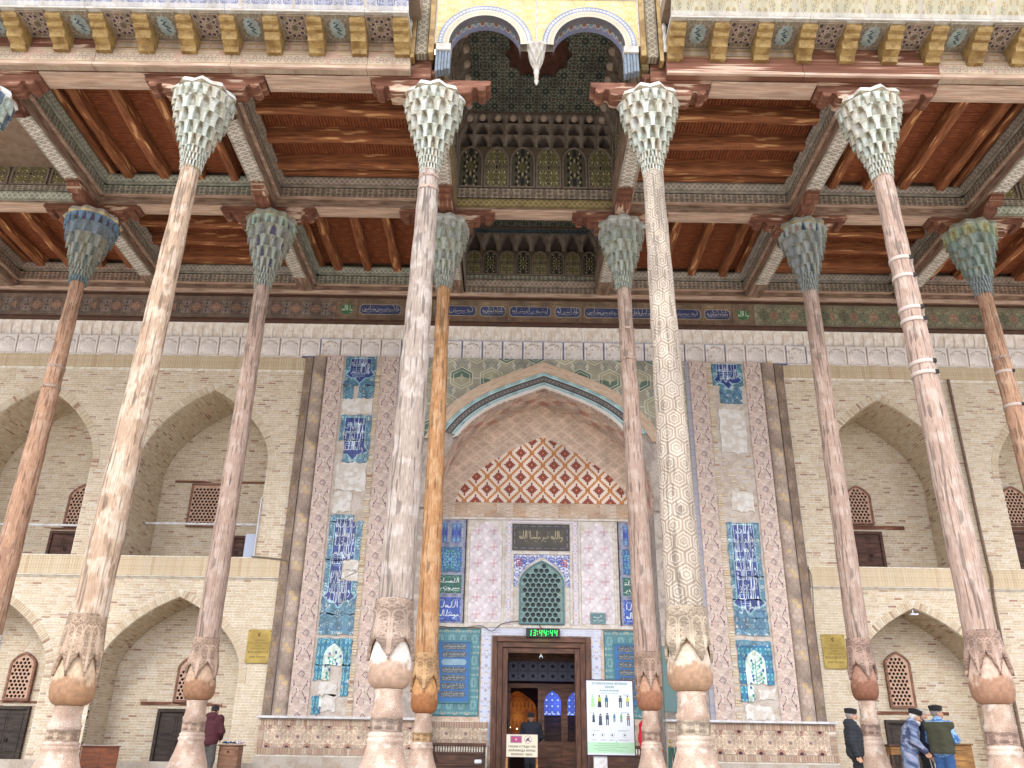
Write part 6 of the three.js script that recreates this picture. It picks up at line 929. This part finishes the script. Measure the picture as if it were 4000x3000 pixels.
// benches either side of the doorway
function settle(label, x, z, W) {
  const t = thing('wooden_bench', label, 'bench', x, FL, z), m = M.darkwood;
  P('seat', rbox(0, W, 0.42, 0.47, 0, 0.5, 0.012), m, t); P('apron', rbox(0.04, W - 0.04, 0.3, 0.42, 0.44, 0.47, 0.006), m, t); P('top_rail', rbox(-0.01, W + 0.01, 0.9, 0.98, -0.01, 0.06, 0.015), m, t); P('lower_rail', rbox(0, W, 0.7, 0.76, 0, 0.05, 0.01), m, t);
  for (let i = 0; i < Math.round(W / 0.07); i++) P('baluster', mv(lathe([[0.014, 0], [0.018, 0.03], [0.01, 0.06], [0.018, 0.1], [0.012, 0.14]], 8), 0.05 + i * (W - 0.1) / (Math.round(W / 0.07) - 1), 0.76, 0.025), m, t);
  P('back', rbox(0.03, W - 0.03, 0.47, 0.7, 0.01, 0.035, 0.006), m, t);
  for (const q of [0, W - 0.06]) { P('leg', rbox(q, q + 0.06, 0, 0.42, 0.44, 0.5, 0.008), m, t); P('leg', rbox(q, q + 0.06, 0, 0.9, 0, 0.05, 0.008), m, t); P('armrest', rbox(q, q + 0.06, 0.66, 0.71, 0.03, 0.5, 0.012), m, t); P('arm_post', rbox(q + 0.01, q + 0.05, 0.47, 0.66, 0.44, 0.49, 0.008), m, t); }
}
settle('dark carved wooden bench against the dado left of the doorway', -2.5, -0.5, 1.42); settle('dark wooden bench half hidden behind the poster', 2.06, -0.5, 1.5);
tagT(P('paper_packet', (() => { const g = new RoundedBoxGeometry(0.2, 0.11, 0.12, 3, 0.04), p = g.attributes.position; for (let i = 0; i < p.count; i++) p.setXYZ(i, p.getX(i) - 1.26, p.getY(i) * (0.9 + 0.25 * vn(p.getX(i) * 30 + 9, p.getZ(i) * 30 + 9)) + 0.73, p.getZ(i) - 0.15); g.computeVertexNormals(); return g; })(), mat({ color: '#dfe6e6', roughness: 0.8 })), 'small white packet lying on the dark bench', 'packet');
// barrier posts with teal ropes
{
  const teal = mat({ color: '#23685f', roughness: 0.7 }), gold = mat({ color: '#c9a24a', roughness: 0.3, metalness: 0.9 });
  const mk = (x, z, l) => { const t = thing('barrier_post', l, 'barrier post', x, FL, z, 0, 'barrier posts stacked beside the hexagon column'); P('base', lathe([[0.001, 0.03], [0.1, 0.03], [0.12, 0.015], [0.12, 0]], 20), gold, t); P('pole', cyl(0, 0.03, 0, 0.02, 0.018, 0.98, 12), mat({ color: '#8a7d66', roughness: 0.3, metalness: 0.8 }), t); P('collar', cyl(0, 0.95, 0, 0.035, 0.035, 0.05, 14), gold, t); P('ball', mv(new THREE.SphereGeometry(0.036, 14, 10), 0, 1.07, 0), gold, t); P('rope', tube([[-0.04, 0.96, 0.03], [-0.06, 0.55, 0.05], [-0.045, 0.2, 0.06], [0.02, 0.12, 0.07], [0.06, 0.3, 0.06], [0.055, 0.6, 0.05], [0.035, 0.95, 0.03]], 0.028, 30, 8), teal, t); };
  mk(3.38, 2.5, 'left barrier post with gold ball and teal rope by hexagon column'); mk(3.53, 2.55, 'middle barrier post with gold ball and teal rope by hexagon column'); mk(3.68, 2.5, 'barrier post with teal rope nearest the hexagon column');
}
// counters and desks
{
  const t = thing('wooden_counter', 'reddish wooden counter with pale edge below the left niche', 'counter', -10.62, FL, 1.35, 0.5);
  P('body', rbox(-0.42, 0.42, 0.04, 0.76, -0.25, 0.25, 0.008), M.deskwood, t); P('top', rbox(-0.45, 0.45, 0.76, 0.79, -0.28, 0.28, 0.008), M.deskwood, t); P('edge', rbox(-0.45, 0.45, 0.79, 0.8, 0.26, 0.285, 0.003), M.marble, t); P('plinth', box(-0.4, 0.4, 0, 0.04, -0.22, 0.22), M.dark, t); P('door', rbox(-0.4, -0.01, 0.1, 0.73, 0.25, 0.262, 0.004), M.deskwood, t); P('door', rbox(0.01, 0.4, 0.1, 0.73, 0.25, 0.262, 0.004), M.deskwood, t);
}
{
  const t = thing('wooden_desk', 'brown wooden desk with papers beside the maroon jacketed person', 'desk', -7.35, FL, 1.4), m = wood('#a37c60', { bs: 0.001, roughness: 0.5 });
  P('body', rbox(-0.24, 0.24, 0, 0.83, -0.2, 0.2, 0.008), m, t); P('top', rbox(-0.28, 0.29, 0.83, 0.86, -0.24, 0.24, 0.006), m, t); P('drawer', rbox(-0.2, 0.2, 0.6, 0.8, 0.2, 0.212, 0.004), m, t); P('handle', rbox(-0.03, 0.03, 0.68, 0.71, 0.212, 0.235, 0.005), M.iron, t);
  const pr = rng(8); for (const [c, l, x, z] of [['#5f8fc8', 'blue plastic bag of slips lying on the brown desk', -0.12, 0.02], ['#d5dbe2', 'crumpled white papers on the brown desk', 0.08, 0.05], ['#c3a0b4', 'pink edged leaflet on the right of the brown desk', 0.18, -0.04]]) { const g = new THREE.PlaneGeometry(0.2, 0.16, 6, 5), p = g.attributes.position; for (let i = 0; i < p.count; i++) p.setZ(i, 0.01 + 0.07 * pr()); g.rotateX(-PI / 2); g.computeVertexNormals(); tagT(P('paper', mv(g, -7.35 + x, FL + 0.862, 1.4 + z), mat({ color: c, roughness: 0.6, side: THREE.DoubleSide })), l, 'paper'); }
}
{
  const t = thing('plywood_box', 'yellowish plywood stand behind the man in the green vest', 'box', 10.6, FL, 1.5), m = wood('#c39a5c', { bs: 0.001 });
  P('body', rbox(-0.32, 0.32, 0.02, 1.1, -0.25, 0.25, 0.01), m, t); P('lid', rbox(-0.35, 0.35, 1.1, 1.14, -0.28, 0.28, 0.008), m, t); P('hinge', rbox(-0.02, 0.02, 0.5, 0.56, 0.25, 0.262, 0.003), M.iron, t);
  const s = thing('side_table', 'small yellow topped side table beside the right niche door', 'table', 9.52, FL, 0.55); P('top', rbox(-0.2, 0.22, 1.05, 1.1, -0.2, 0.2, 0.01), M.darkwood, s); P('drawer', rbox(-0.17, 0.19, 0.86, 1.05, -0.17, 0.17, 0.008), m, s); for (const [a, b] of [[-0.17, -0.17], [0.15, -0.17], [-0.17, 0.13], [0.15, 0.13]]) P('leg', rbox(a, a + 0.04, 0, 0.86, b, b + 0.04, 0.006), M.darkwood, s);
}
// pipes, cables and boards on the walls
tagT(P('drain_pipe', [uvm(tube([[13.2, 11.9, 0.1], [13.2, 9, 0.1], [13.19, 6.05, 0.14], [13.18, 5.7, 0.2], [13.17, 5.3, 0.12], [13.12, 0.7, 0.1]], 0.045, 60, 10))], wood('#9a877a')), 'brown drain pipe running down the right brick wing', 'pipe');
tagT(P('wall_cable', tube([[7.9, 5.95, 0.15], [8.05, 5.85, 0.14], [8.04, 4.5, 0.06], [8.03, 2.6, 0.05], [7.99, 2.05, 0.05]], 0.012, 40, 5), mat({ color: '#6f655d' })), 'thin dark cable hanging down right of the tiled portal', 'cable');
tagT(P('wall_pipe', tube([[-7.9, 5.99, 0.14], [-7.3, 5.95, 0.14], [-6.87, 5.88, 0.2], [-6.78, 5.7, 0.34], [-6.77, 2.0, 0.36]], 0.022, 40, 6), mat({ color: '#6f635c' })), 'grey pipe bending down beside the left corner column', 'pipe');
tagT(P('door_cable', tube([[-2.7, 4.3, -1.1], [-1.8, 4.27, -1.1], [-1.3, 4.33, -1.1], [-1.0, 4.18, -1.09], [-0.7, 4.4, -1.12], [0.3, 4.45, -1.12], [0.45, 4.28, -1.08]], 0.01, 50, 5), mat({ color: '#2c2a2c' })), 'dark cable looping along the ledge to the clock', 'cable');
tagT(P('pale_board', rbox(-8.28, -7.93, 6.0, 6.74, -0.3, -0.26, 0.01), mat({ color: '#aab3c8', roughness: 0.5 })), 'pale blue board standing in the upper left niche', 'board');
tagT(P('standing_pipe', cyl(-7.87, 5.98, 0.04, 0.025, 0.025, 1.78, 10), M.marble), 'short white pipe standing at the edge of the upper ledge', 'pipe');
tagT(P('green_board', rbox(3.62, 4.12, 2.0, 3.66, 0.56, 0.6, 0.01), mat({ color: '#5f7a78', roughness: 0.6 })), 'plain grey green board behind the hexagon column', 'board');
{ const c = cv(256, 180, (g, w, h) => { g.fillStyle = '#53777c'; g.fillRect(0, 0, w, h); g.fillStyle = '#b9c6c0'; for (let x = 14; x < w; x += 20) { g.fillRect(x, 10, 8, 8); g.fillRect(x, h - 18, 8, 8); } for (let y = 14; y < h; y += 20) { g.fillRect(8, y, 8, 8); g.fillRect(w - 16, y, 8, 8); } verse(g, 46, 30, 164, 70, 'ALlh', '#c9d2cc', 6, 0.6); verse(g, 46, 80, 164, 70, 'sNA ryb', '#c9d2cc', 5, 0.6); }); tagT(P('tile_plaque', orn(box(1.88, 2.34, 4.44, 4.76, -1.165, -1.14), 1.88, 4.44, 0.46, 0.32), cmat(c, 1, 1, { roughness: 0.4 })), 'small teal tile plaque at the foot of the right lilac panel', 'plaque'); }
tagT(P('ceiling_lamp', [mv(new RoundedBoxGeometry(0.22, 0.05, 0.12, 2, 0.015), 10.88, 4.68, 0.02), cyl(10.88, 4.69, -0.03, 0.02, 0.02, 0.12, 8)], mat({ color: '#c9cfd6', roughness: 0.4 })), 'small white lamp at the apex of the lower right arch', 'lamp');

// ---------------------------------------------------------------- people
const capd = (p, b) => { const dx = b[3] - b[0], dy = b[4] - b[1], dz = b[5] - b[2], px = p[0] - b[0], py = p[1] - b[1], pz = p[2] - b[2], h = clamp((px * dx + py * dy + pz * dz) / (dx * dx + dy * dy + dz * dz + 1e-9)); return Math.hypot(px - dx * h, py - dy * h, pz - dz * h) - lerp(b[6], b[7], h); };
const smin = (a, b, k) => { const h = Math.max(k - Math.abs(a - b), 0) / k; return Math.min(a, b) - h * h * k * 0.25; };
const elld = (p, c, r) => { const a = Math.hypot((p[0] - c[0]) / r[0], (p[1] - c[1]) / r[1], (p[2] - c[2]) / r[2]); return (a - 1) * Math.min(r[0], r[1], r[2]); };
function field(fn, c, half, res, lim) { // marching cubes of a signed distance
  const mc = new MarchingCubes(res, new THREE.MeshStandardMaterial(), false, false, 90000); mc.isolation = 0; const hs = res / 2; let i = 0;
  for (let z = 0; z < res; z++) for (let y = 0; y < res; y++) for (let x = 0; x < res; x++, i++) { const p = [c[0] + (x - hs) / hs * half, c[1] + (y - hs) / hs * half, c[2] + (z - hs) / hs * half]; mc.field[i] = lim && (Math.abs(p[0] - c[0]) > lim || Math.abs(p[2] - c[2]) > lim) ? -1 : -fn(p); }
  mc.update(); const n = mc.count, a = new Float32Array(n * 3); for (let k = 0; k < n; k++) for (let q = 0; q < 3; q++) a[k * 3 + q] = c[q] + mc.positionArray[k * 3 + q] * half;
  let g = new THREE.BufferGeometry(); g.setAttribute('position', new THREE.BufferAttribute(a, 3)); g = mergeVertices(g, 1e-4); g.computeVertexNormals(); return g;
}
function paint(g, fn) { const p = g.attributes.position, c = new Float32Array(p.count * 3), C = new THREE.Color(); for (let i = 0; i < p.count; i++) { C.set(fn(p.getX(i), p.getY(i), p.getZ(i))); c[i * 3] = C.r; c[i * 3 + 1] = C.g; c[i * 3 + 2] = C.b; } g.setAttribute('color', new THREE.BufferAttribute(c, 3)); return g; }
const skinM = new THREE.MeshPhysicalMaterial({ vertexColors: true, roughness: 0.6 }), clothM = new THREE.MeshStandardMaterial({ vertexColors: true, roughness: 0.9 });
const JD = { pel: [0, 0.95, 0], wai: [0, 1.1, 0], che: [0, 1.3, 0.01], nkb: [0, 1.46, -0.01], hed: [0, 1.62, 0.02], shL: [-0.185, 1.41, 0], elL: [-0.25, 1.13, -0.02], wrL: [-0.26, 0.88, 0.06], shR: [0.185, 1.41, 0], elR: [0.25, 1.13, -0.02], wrR: [0.26, 0.88, 0.06], hpL: [-0.09, 0.92, 0], knL: [-0.1, 0.5, 0.02], anL: [-0.1, 0.09, -0.02], toL: [-0.12, 0.045, 0.15], hpR: [0.09, 0.92, 0], knR: [0.1, 0.5, 0.02], anR: [0.1, 0.09, -0.02], toR: [0.12, 0.045, 0.15] };
function hand(w, e, side, curl) { // palm, four fingers, thumb; w wrist, e elbow
  const d = new THREE.Vector3(w[0] - e[0], w[1] - e[1], w[2] - e[2]).normalize(), s = new THREE.Vector3(side, 0, 0.25).normalize(), n = new THREE.Vector3().crossVectors(d, s).normalize(), a = new THREE.Vector3().crossVectors(n, d).normalize(); // a across palm
  const W = new THREE.Vector3(...w), at = (l, x, z) => W.clone().addScaledVector(d, l).addScaledVector(n, x).addScaledVector(a, z), B = [], b = (p, q, r0, r1) => B.push([p.x, p.y, p.z, q.x, q.y, q.z, r0, r1]);
  for (const x of [-0.028, -0.009, 0.01, 0.028]) b(at(0.0, x * 0.6, 0), at(0.085, x, 0), 0.017, 0.014);
  [[-0.03, 0.062], [-0.01, 0.078], [0.011, 0.072], [0.031, 0.056]].forEach(([x, l]) => { const k = at(0.088, x, 0), m = at(0.088 + l * 0.45 * (1 - curl * 0.5), x, -l * 0.4 * curl * side), t = at(0.088 + l * (0.95 - curl * 0.9), x, -l * (0.35 + 0.55 * curl) * curl * side); b(k, m, 0.0098, 0.0088); b(m, t, 0.0088, 0.0072); });
  b(at(0.025, 0.03, 0), at(0.06, 0.055, -0.015 * side), 0.013, 0.0105); b(at(0.06, 0.055, -0.015 * side), at(0.092, 0.056, -0.028 * side), 0.0102, 0.0082);
  return B;
}
function person(o) {
  const J = {}; for (const k in JD) J[k] = (o.pose && o.pose[k]) || JD[k]; const S = o.H / 1.75, t = thing('person', o.label, 'person', o.x, o.y ?? FL, o.z, o.ry), skin = o.skin || '#b98b6e';
  const B = (a, b, ra, rb) => [...J[a], ...J[b], ra, rb], w = o.build ?? 1, off = (a, x, z = 0) => [J[a][0] + x, J[a][1], J[a][2] + z];
  const torso = [[...off('pel', -0.06), ...off('che', -0.075), 0.108 * w, 0.112 * w], [...off('pel', 0.06), ...off('che', 0.075), 0.108 * w, 0.112 * w], [...J.shL, ...J.shR, 0.068, 0.068], [...J.che, ...J.nkb, 0.1, 0.07]];
  const arms = ['L', 'R'].flatMap((s) => [B('sh' + s, 'el' + s, 0.058, 0.046), B('el' + s, 'wr' + s, 0.044, 0.03)]), legs = ['L', 'R'].flatMap((s) => [B('hp' + s, 'kn' + s, 0.088, 0.062), B('kn' + s, 'an' + s, 0.06, 0.042)]), feet = ['L', 'R'].map((s) => B('an' + s, 'to' + s, 0.045, 0.036));
  const uni = (bs, p, k) => { let d = 1; for (const b of bs) d = d === 1 ? capd(p, b) : smin(d, capd(p, b), k); return d; };
  const neck = B('nkb', 'hed', 0.058, 0.055), all = [...torso, ...arms, ...legs, neck]; const C0 = [0, 0.95, 0], sc = (g) => g.scale(S, S, S);
  const body = field((p) => uni(all, p, 0.05) + 0.012, C0, 1.04, 80, 0.62);
  // head
  const h = J.hed, yaw = o.look || 0, pit = o.nod || 0, toH = (p) => { let x = p[0] - h[0], y = p[1] - h[1], z = p[2] - h[2]; const c = Math.cos(-yaw), s = Math.sin(-yaw); [x, z] = [x * c + z * s, -x * s + z * c]; const c2 = Math.cos(-pit), s2 = Math.sin(-pit);[y, z] = [y * c2 - z * s2, y * s2 + z * c2]; return [x, y, z]; };
  const hd = (q) => { const p = toH(q); p[0] = Math.abs(p[0]); let d = elld(p, [0, 0.03, -0.012], [0.078, 0.098, 0.098]); d = smin(d, elld(p, [0, -0.05, 0.03], [0.058, 0.068, 0.066]), 0.04); d = smin(d, capd(p, [0, 0.012, 0.088, 0, -0.03, 0.112, 0.011, 0.016]), 0.018); d = smin(d, capd(p, [0.012, 0.022, 0.088, 0.05, 0.024, 0.07, 0.01, 0.009]), 0.02); d = smin(d, elld(p, [0.042, -0.022, 0.07], [0.024, 0.02, 0.02]), 0.03); d = Math.max(d, -(Math.hypot(p[0] - 0.032, p[1] - 0.004, p[2] - 0.098) - 0.017)); d = smin(d, elld(p, [0.082, -0.005, -0.01], [0.011, 0.032, 0.02]), 0.008); d = smin(d, capd(p, [0, -0.066, 0.088, 0.018, -0.066, 0.082, 0.009, 0.007]), 0.012); d = smin(d, capd(p, [0, -0.05, -0.03, 0, -0.14, -0.04, 0.055, 0.056]), 0.03); return d; };
  const head = field(hd, [h[0], h[1], h[2]], 0.19, 64); paint(body, () => skin); const sk = new THREE.Color(skin), lip = sk.clone().lerp(new THREE.Color('#8a4038'), 0.5), chk = sk.clone().lerp(new THREE.Color('#b5604c'), 0.25), br = new THREE.Color(o.brow || '#4a4038');
  paint(head, (x, y, z) => { const p = toH([x, y, z]), a = Math.abs(p[0]); if (p[2] > 0.05 && a < 0.055 && a > 0.012 && Math.abs(p[1] - 0.028) < 0.006) return br; if (p[2] > 0.07 && a < 0.022 && Math.abs(p[1] + 0.066) < 0.008) return lip; if (a > 0.03 && p[1] < 0 && p[1] > -0.05 && p[2] > 0.05) return chk; return sk; });
  const gs = [body, head]; for (const s of ['L', 'R']) { const hb = hand(J['wr' + s], J['el' + s], s === 'L' ? -1 : 1, (o.curl && o.curl[s]) ?? 0.35), c = [(hb[0][0] + hb[4][3]) / 2, (hb[0][1] + hb[4][4]) / 2, (hb[0][2] + hb[4][5]) / 2]; gs.push(paint(field((p) => { let d = 1; for (const b of hb) d = smin(d, capd(p, b), 0.008); return smin(d, capd(p, [...J['el' + s], ...J['wr' + s], 0.04, 0.026]), 0.01); }, c, 0.15, 60), () => sk)); }
  P('body', gs.map(sc), skinM, t);
  const toW = (v) => { let [x, y, z] = v; const c2 = Math.cos(pit), s2 = Math.sin(pit);[y, z] = [y * c2 - z * s2, y * s2 + z * c2]; const c = Math.cos(yaw), s = Math.sin(yaw);[x, z] = [x * c + z * s, -x * s + z * c]; return [(x + h[0]) * S, (y + h[1]) * S, (z + h[2]) * S]; };
  for (const s of [1, -1]) P('eye', mv(new THREE.SphereGeometry(0.012 * S, 10, 8), ...toW([s * 0.032, 0.004, 0.084])), mat({ color: '#2c241e', roughness: 0.25 }), t);
  // clothing
  const cf = (c) => (typeof c === 'function' ? c : (x, y, z) => new THREE.Color(c).multiplyScalar(0.88 + 0.24 * fbm(x * 14 + 20, y * 14 + z * 9 + 20, 3)));
  const fold = (p, a) => a * (fbm(p[0] * 9 + 30, p[1] * 16 + p[2] * 9 + 30, 2) - 0.5);
  if (o.trousers) P('trousers', sc(paint(field((p) => Math.max(uni([...legs.map((b) => [...b.slice(0, 6), b[6] + 0.012, b[7] + 0.022]), [...off('pel', -0.05), ...off('pel', 0.05), 0.11, 0.11]], p, 0.05) + fold(p, 0.03), J.anL[1] - 0.03 - p[1], p[1] - J.pel[1] - 0.06), [0, 0.62, 0], 0.7, 64, 0.5), cf(o.trousers))), clothM, t);
  for (const s of ['L', 'R']) P('shoe', sc(paint(field((p) => Math.max(Math.min(capd(p, B('an' + s, 'to' + s, 0.058, 0.045)), 1), -p[1] + 0.002), [(J['an' + s][0] + J['to' + s][0]) / 2, 0.06, (J['an' + s][2] + J['to' + s][2]) / 2], 0.2, 32), () => '#221f20')), clothM, t);
  for (const L of o.layers || []) {
    const tb = torso.map((b) => [...b.slice(0, 6), b[6] + L.t, b[7] + L.t]), ab = L.sleeves === 0 ? [] : arms.map((b, i) => { const q = b.slice(); if (i % 2) for (let k = 0; k < 3; k++) q[3 + k] = lerp(q[k], q[3 + k], L.sleeves ?? 0.95); q[6] += L.t * 0.75; q[7] += L.t * 0.75; return q; }), sb = L.skirt ? [[-0.07, J.pel[1] + 0.05, J.pel[2], -0.1, L.hem, J.pel[2] - 0.02, 0.13, 0.15], [0.07, J.pel[1] + 0.05, J.pel[2], 0.1, L.hem, J.pel[2] - 0.02, 0.13, 0.15]] : [];
    const bs = [...(L.only === 'arms' ? [] : tb), ...ab, ...sb, ...(L.collar ? [[...J.nkb, J.nkb[0], J.nkb[1] + 0.05, J.nkb[2], 0.085, 0.078]] : []), ...(L.hood ? [[J.nkb[0] - 0.07, J.nkb[1] + 0.03, J.nkb[2] - 0.08, J.nkb[0] + 0.07, J.nkb[1] + 0.03, J.nkb[2] - 0.08, 0.07, 0.07]] : [])];
    P(L.name, sc(paint(field((p) => { let d = uni(bs, p, 0.045) + fold(p, 0.03); if (L.quilt) d -= 0.008 * Math.abs(Math.sin(p[1] * PI / L.quilt)) - 0.004; d = Math.max(d, L.hem - p[1] - (L.armFree && Math.abs(p[0]) > 0.21 ? 1 : 0)); if (L.top) d = Math.max(d, p[1] - L.top); return d; }, C0, 1.04, 96, 0.62), cf(L.color))), clothM, t);
  }
  // hat, hair, beard
  const onH = (g) => { const p = g.attributes.position; for (let i = 0; i < p.count; i++) { const q = toW([p.getX(i), p.getY(i), p.getZ(i)]); p.setXYZ(i, ...q); } g.computeVertexNormals(); return g; };
  if (o.hair) P('hair', onH(field((p) => Math.max(elld(p, [0, 0.025, -0.02], [0.083, 0.102, 0.098]), p[2] - 0.045 + Math.max(0, 0.02 - p[1]) * 1.2, -p[1] - 0.075, p[1] - 0.06), [0, 0, 0], 0.16, 44)), mat({ color: o.hair, roughness: 0.9 }), t);
  if (o.beard) P('beard', onH(field((p) => { const d = smin(elld(p, [0, -0.075, 0.04], [0.06, 0.055, 0.06]), elld(p, [0, -0.105, 0.068], [0.034, 0.042, 0.03]), 0.03) + 0.008 * (fbm(p[0] * 60 + 20, p[1] * 60 + 20, 2) - 0.5); return Math.max(d, -elld(p, [0, -0.05, 0.03], [0.05, 0.02, 0.085])); }, [0, -0.05, 0.03], 0.13, 44)), mat({ color: o.beard, roughness: 0.95 }), t);
  if (o.hat) {
    const [type, c] = o.hat, hm = new THREE.MeshPhysicalMaterial({ color: c, roughness: 0.95, sheen: 0.4, sheenColor: new THREE.Color('#777777') });
    if (type === 'fur') P('hat', onH(field((p) => { const y = p[1] - 0.098, r = Math.hypot(p[0], (p[2] + 0.015) * 0.88), d = smin(-1e-3 + Math.max(r - 0.09 - 0.012 * clamp(y * 8, -0.3, 1), Math.abs(y) - 0.03) - 0.016, elld(p, [0, 0.115, -0.015], [0.098, 0.05, 0.108]), 0.02); return d + 0.008 * (fbm(p[0] * 70 + 9, p[1] * 70 + p[2] * 50 + 9, 2) - 0.5); }, [0, 0.09, 0], 0.17, 52)), hm, t);
    else P('hat', onH(field((p) => Math.max(elld(p, [0, 0.035, -0.012], [0.093, 0.112, 0.112]) - 0.003 * Math.sin(p[1] * 260), 0.028 - p[1] + 0.2 * p[2] * 0), [0, 0.06, 0], 0.17, 52)), hm, t);
    if (type === 'cap') P('peak', onH(field((p) => Math.max(elld(p, [0, 0.045, 0.1], [0.075, 0.014, 0.07]), 0.05 - p[2]), [0, 0.045, 0.1], 0.1, 30)), hm, t);
  }
  return t;
}
const camo = (x, y, z) => { const n = fbm(x * 13 + 40, y * 13 + z * 7 + 40, 3), m = fbm(x * 20 + 7, y * 20 + z * 12 + 70, 3); return new THREE.Color(n > 0.56 ? '#3c4560' : m > 0.56 ? '#8f92a6' : n < 0.42 ? '#71809a' : '#5a6480'); };
const plaid = (x, y, z) => new THREE.Color(Math.abs(((y * 16 + 50) % 1) - 0.5) < 0.12 || Math.abs((((x + z) * 16 + 50) % 1) - 0.5) < 0.12 ? '#8fb0d2' : '#3a6396');
person({ label: 'man in black jacket and black cap standing by the slate capital column', x: 6.42, z: 5.95, ry: 1.15, H: 1.7, build: 1.16, hat: ['fur', '#1c191b'], hair: '#8a847e', beard: '#b5aea6', skin: '#b3876c', trousers: '#1c1c20', look: 0.25, nod: 0.1, layers: [{ name: 'jacket', color: (x, y, z) => new THREE.Color('#23262b').multiplyScalar(0.8 + 0.4 * fbm(x * 40 + 5, y * 40 + z * 30, 2)), t: 0.046, hem: 0.78, armFree: 1, collar: 1, hood: 1, quilt: 0.07 }], pose: { elR: [0.25, 1.13, -0.03], wrR: [0.24, 0.88, 0.06], knL: [-0.1, 0.5, 0.06], anL: [-0.11, 0.09, 0.05], toL: [-0.13, 0.045, 0.21] }, curl: { L: 0.3, R: 0.3 } });
const oldPose = { che: [0, 1.27, 0.07], nkb: [0, 1.41, 0.12], hed: [0, 1.53, 0.2], shL: [-0.18, 1.36, 0.1], elL: [-0.25, 1.1, 0.1], wrL: [-0.2, 0.92, 0.26], shR: [0.18, 1.36, 0.1], elR: [0.26, 1.1, 0.07], wrR: [0.2, 0.96, 0.27] };
person({ label: 'stooped old man in blue grey patterned coat leaning on a cane', x: 7.46, z: 6.05, ry: 1.25, H: 1.79, hat: ['fur', '#1d1718'], hair: '#c9c5c0', beard: '#d2cec8', skin: '#b98c70', trousers: '#33343c', nod: 0.3, build: 1.08, layers: [{ name: 'coat', color: camo, t: 0.04, hem: 0.42, armFree: 1, collar: 1, skirt: 1 }], pose: oldPose, curl: { L: 0.5, R: 0.9 } });
{ const s = 1.79 / 1.75, a = 1.25, lx = 0.215 * s, lz = 0.35 * s; const X = 7.46 + lx * Math.cos(a) + lz * Math.sin(a), Z = 6.05 - lx * Math.sin(a) + lz * Math.cos(a), t = thing('walking_cane', 'pale walking cane held by the old man in the patterned coat', 'cane', X, FL, Z); P('shaft', tube([[0.1, 0.01, 0.02], [0.04, 0.5, 0.01], [0, 0.9, 0]], 0.011, 12, 8), mat({ color: '#b9b5ae', roughness: 0.4 }), t); P('handle', tube([[0, 0.89, 0], [-0.005, 0.95, 0], [-0.04, 0.98, 0], [-0.1, 0.975, 0.01]], 0.014, 16, 8), M.darkwood, t); P('ferrule', cyl(0.1, 0, 0.02, 0.015, 0.014, 0.035, 10), M.dark, t); }
person({ label: 'man in dark green vest, blue shirt sleeves and jeans seen from behind', x: 7.93, z: 6.45, ry: 2.25, H: 1.76, build: 1.12, hat: ['fur', '#1b181b'], hair: '#77716c', skin: '#b08468', trousers: '#2f4f7c', look: -0.7, layers: [{ name: 'shirt', color: plaid, t: 0.018, hem: 0.84, armFree: 1, collar: 1 }, { name: 'vest', color: '#3d3d2c', t: 0.045, hem: 0.9, sleeves: 0, top: 1.47 }], pose: { elL: [-0.27, 1.14, 0.06], wrL: [-0.06, 1.08, 0.24], elR: [0.27, 1.14, 0.06], wrR: [0.05, 1.02, 0.25], }, curl: { L: 0.6, R: 0.6 } });
person({ label: 'person in grey knitted cap behind the green vest', x: 7.92, z: 5.75, ry: 1.3, H: 1.74, hat: ['beanie', '#98928e'], skin: '#b58a72', trousers: '#26262c', beard: '#a7a09a', layers: [{ name: 'jacket', color: '#24283a', t: 0.035, hem: 0.8, armFree: 1, collar: 1 }] });
person({ label: 'person in maroon puffer jacket and dark beanie facing the brick wall', x: -7.8, z: 1.75, ry: 2.95, H: 1.76, hat: ['beanie', '#2b2025'], skin: '#a87c62', hair: '#2a2423', trousers: '#4d4a48', nod: 0.35, layers: [{ name: 'puffer_jacket', color: '#4a1f28', t: 0.045, hem: 0.8, armFree: 1, collar: 1, hood: 1, quilt: 0.06 }], pose: { hed: [0, 1.61, 0.05], elL: [-0.26, 1.14, 0.04], wrL: [-0.15, 1.0, 0.22], elR: [0.26, 1.14, 0.04], wrR: [0.14, 1.0, 0.22] } });
person({ label: 'guard in dark cap and navy jacket standing in the doorway', x: 0.16, z: -1.0, ry: -0.1, H: 1.78, hat: ['cap', '#17181e'], skin: '#8f6a52', trousers: '#1c1e26', layers: [{ name: 'jacket', color: '#1b1f2b', t: 0.035, hem: 0.8, armFree: 1, collar: 1 }], pose: { elL: [-0.28, 1.15, -0.06], wrL: [-0.12, 1.0, -0.16], elR: [0.28, 1.15, -0.06], wrR: [0.12, 1.0, -0.16] } });
person({ label: 'person in bright red jacket mostly hidden behind the cracked rear column', x: 2.72, z: 3.6, ry: 0.6, H: 1.72, hat: ['beanie', '#2a2a30'], skin: '#b08468', trousers: '#20242e', layers: [{ name: 'jacket', color: '#b0182c', t: 0.04, hem: 0.85, armFree: 1, collar: 1 }] });
renderer.render(scene, camera);
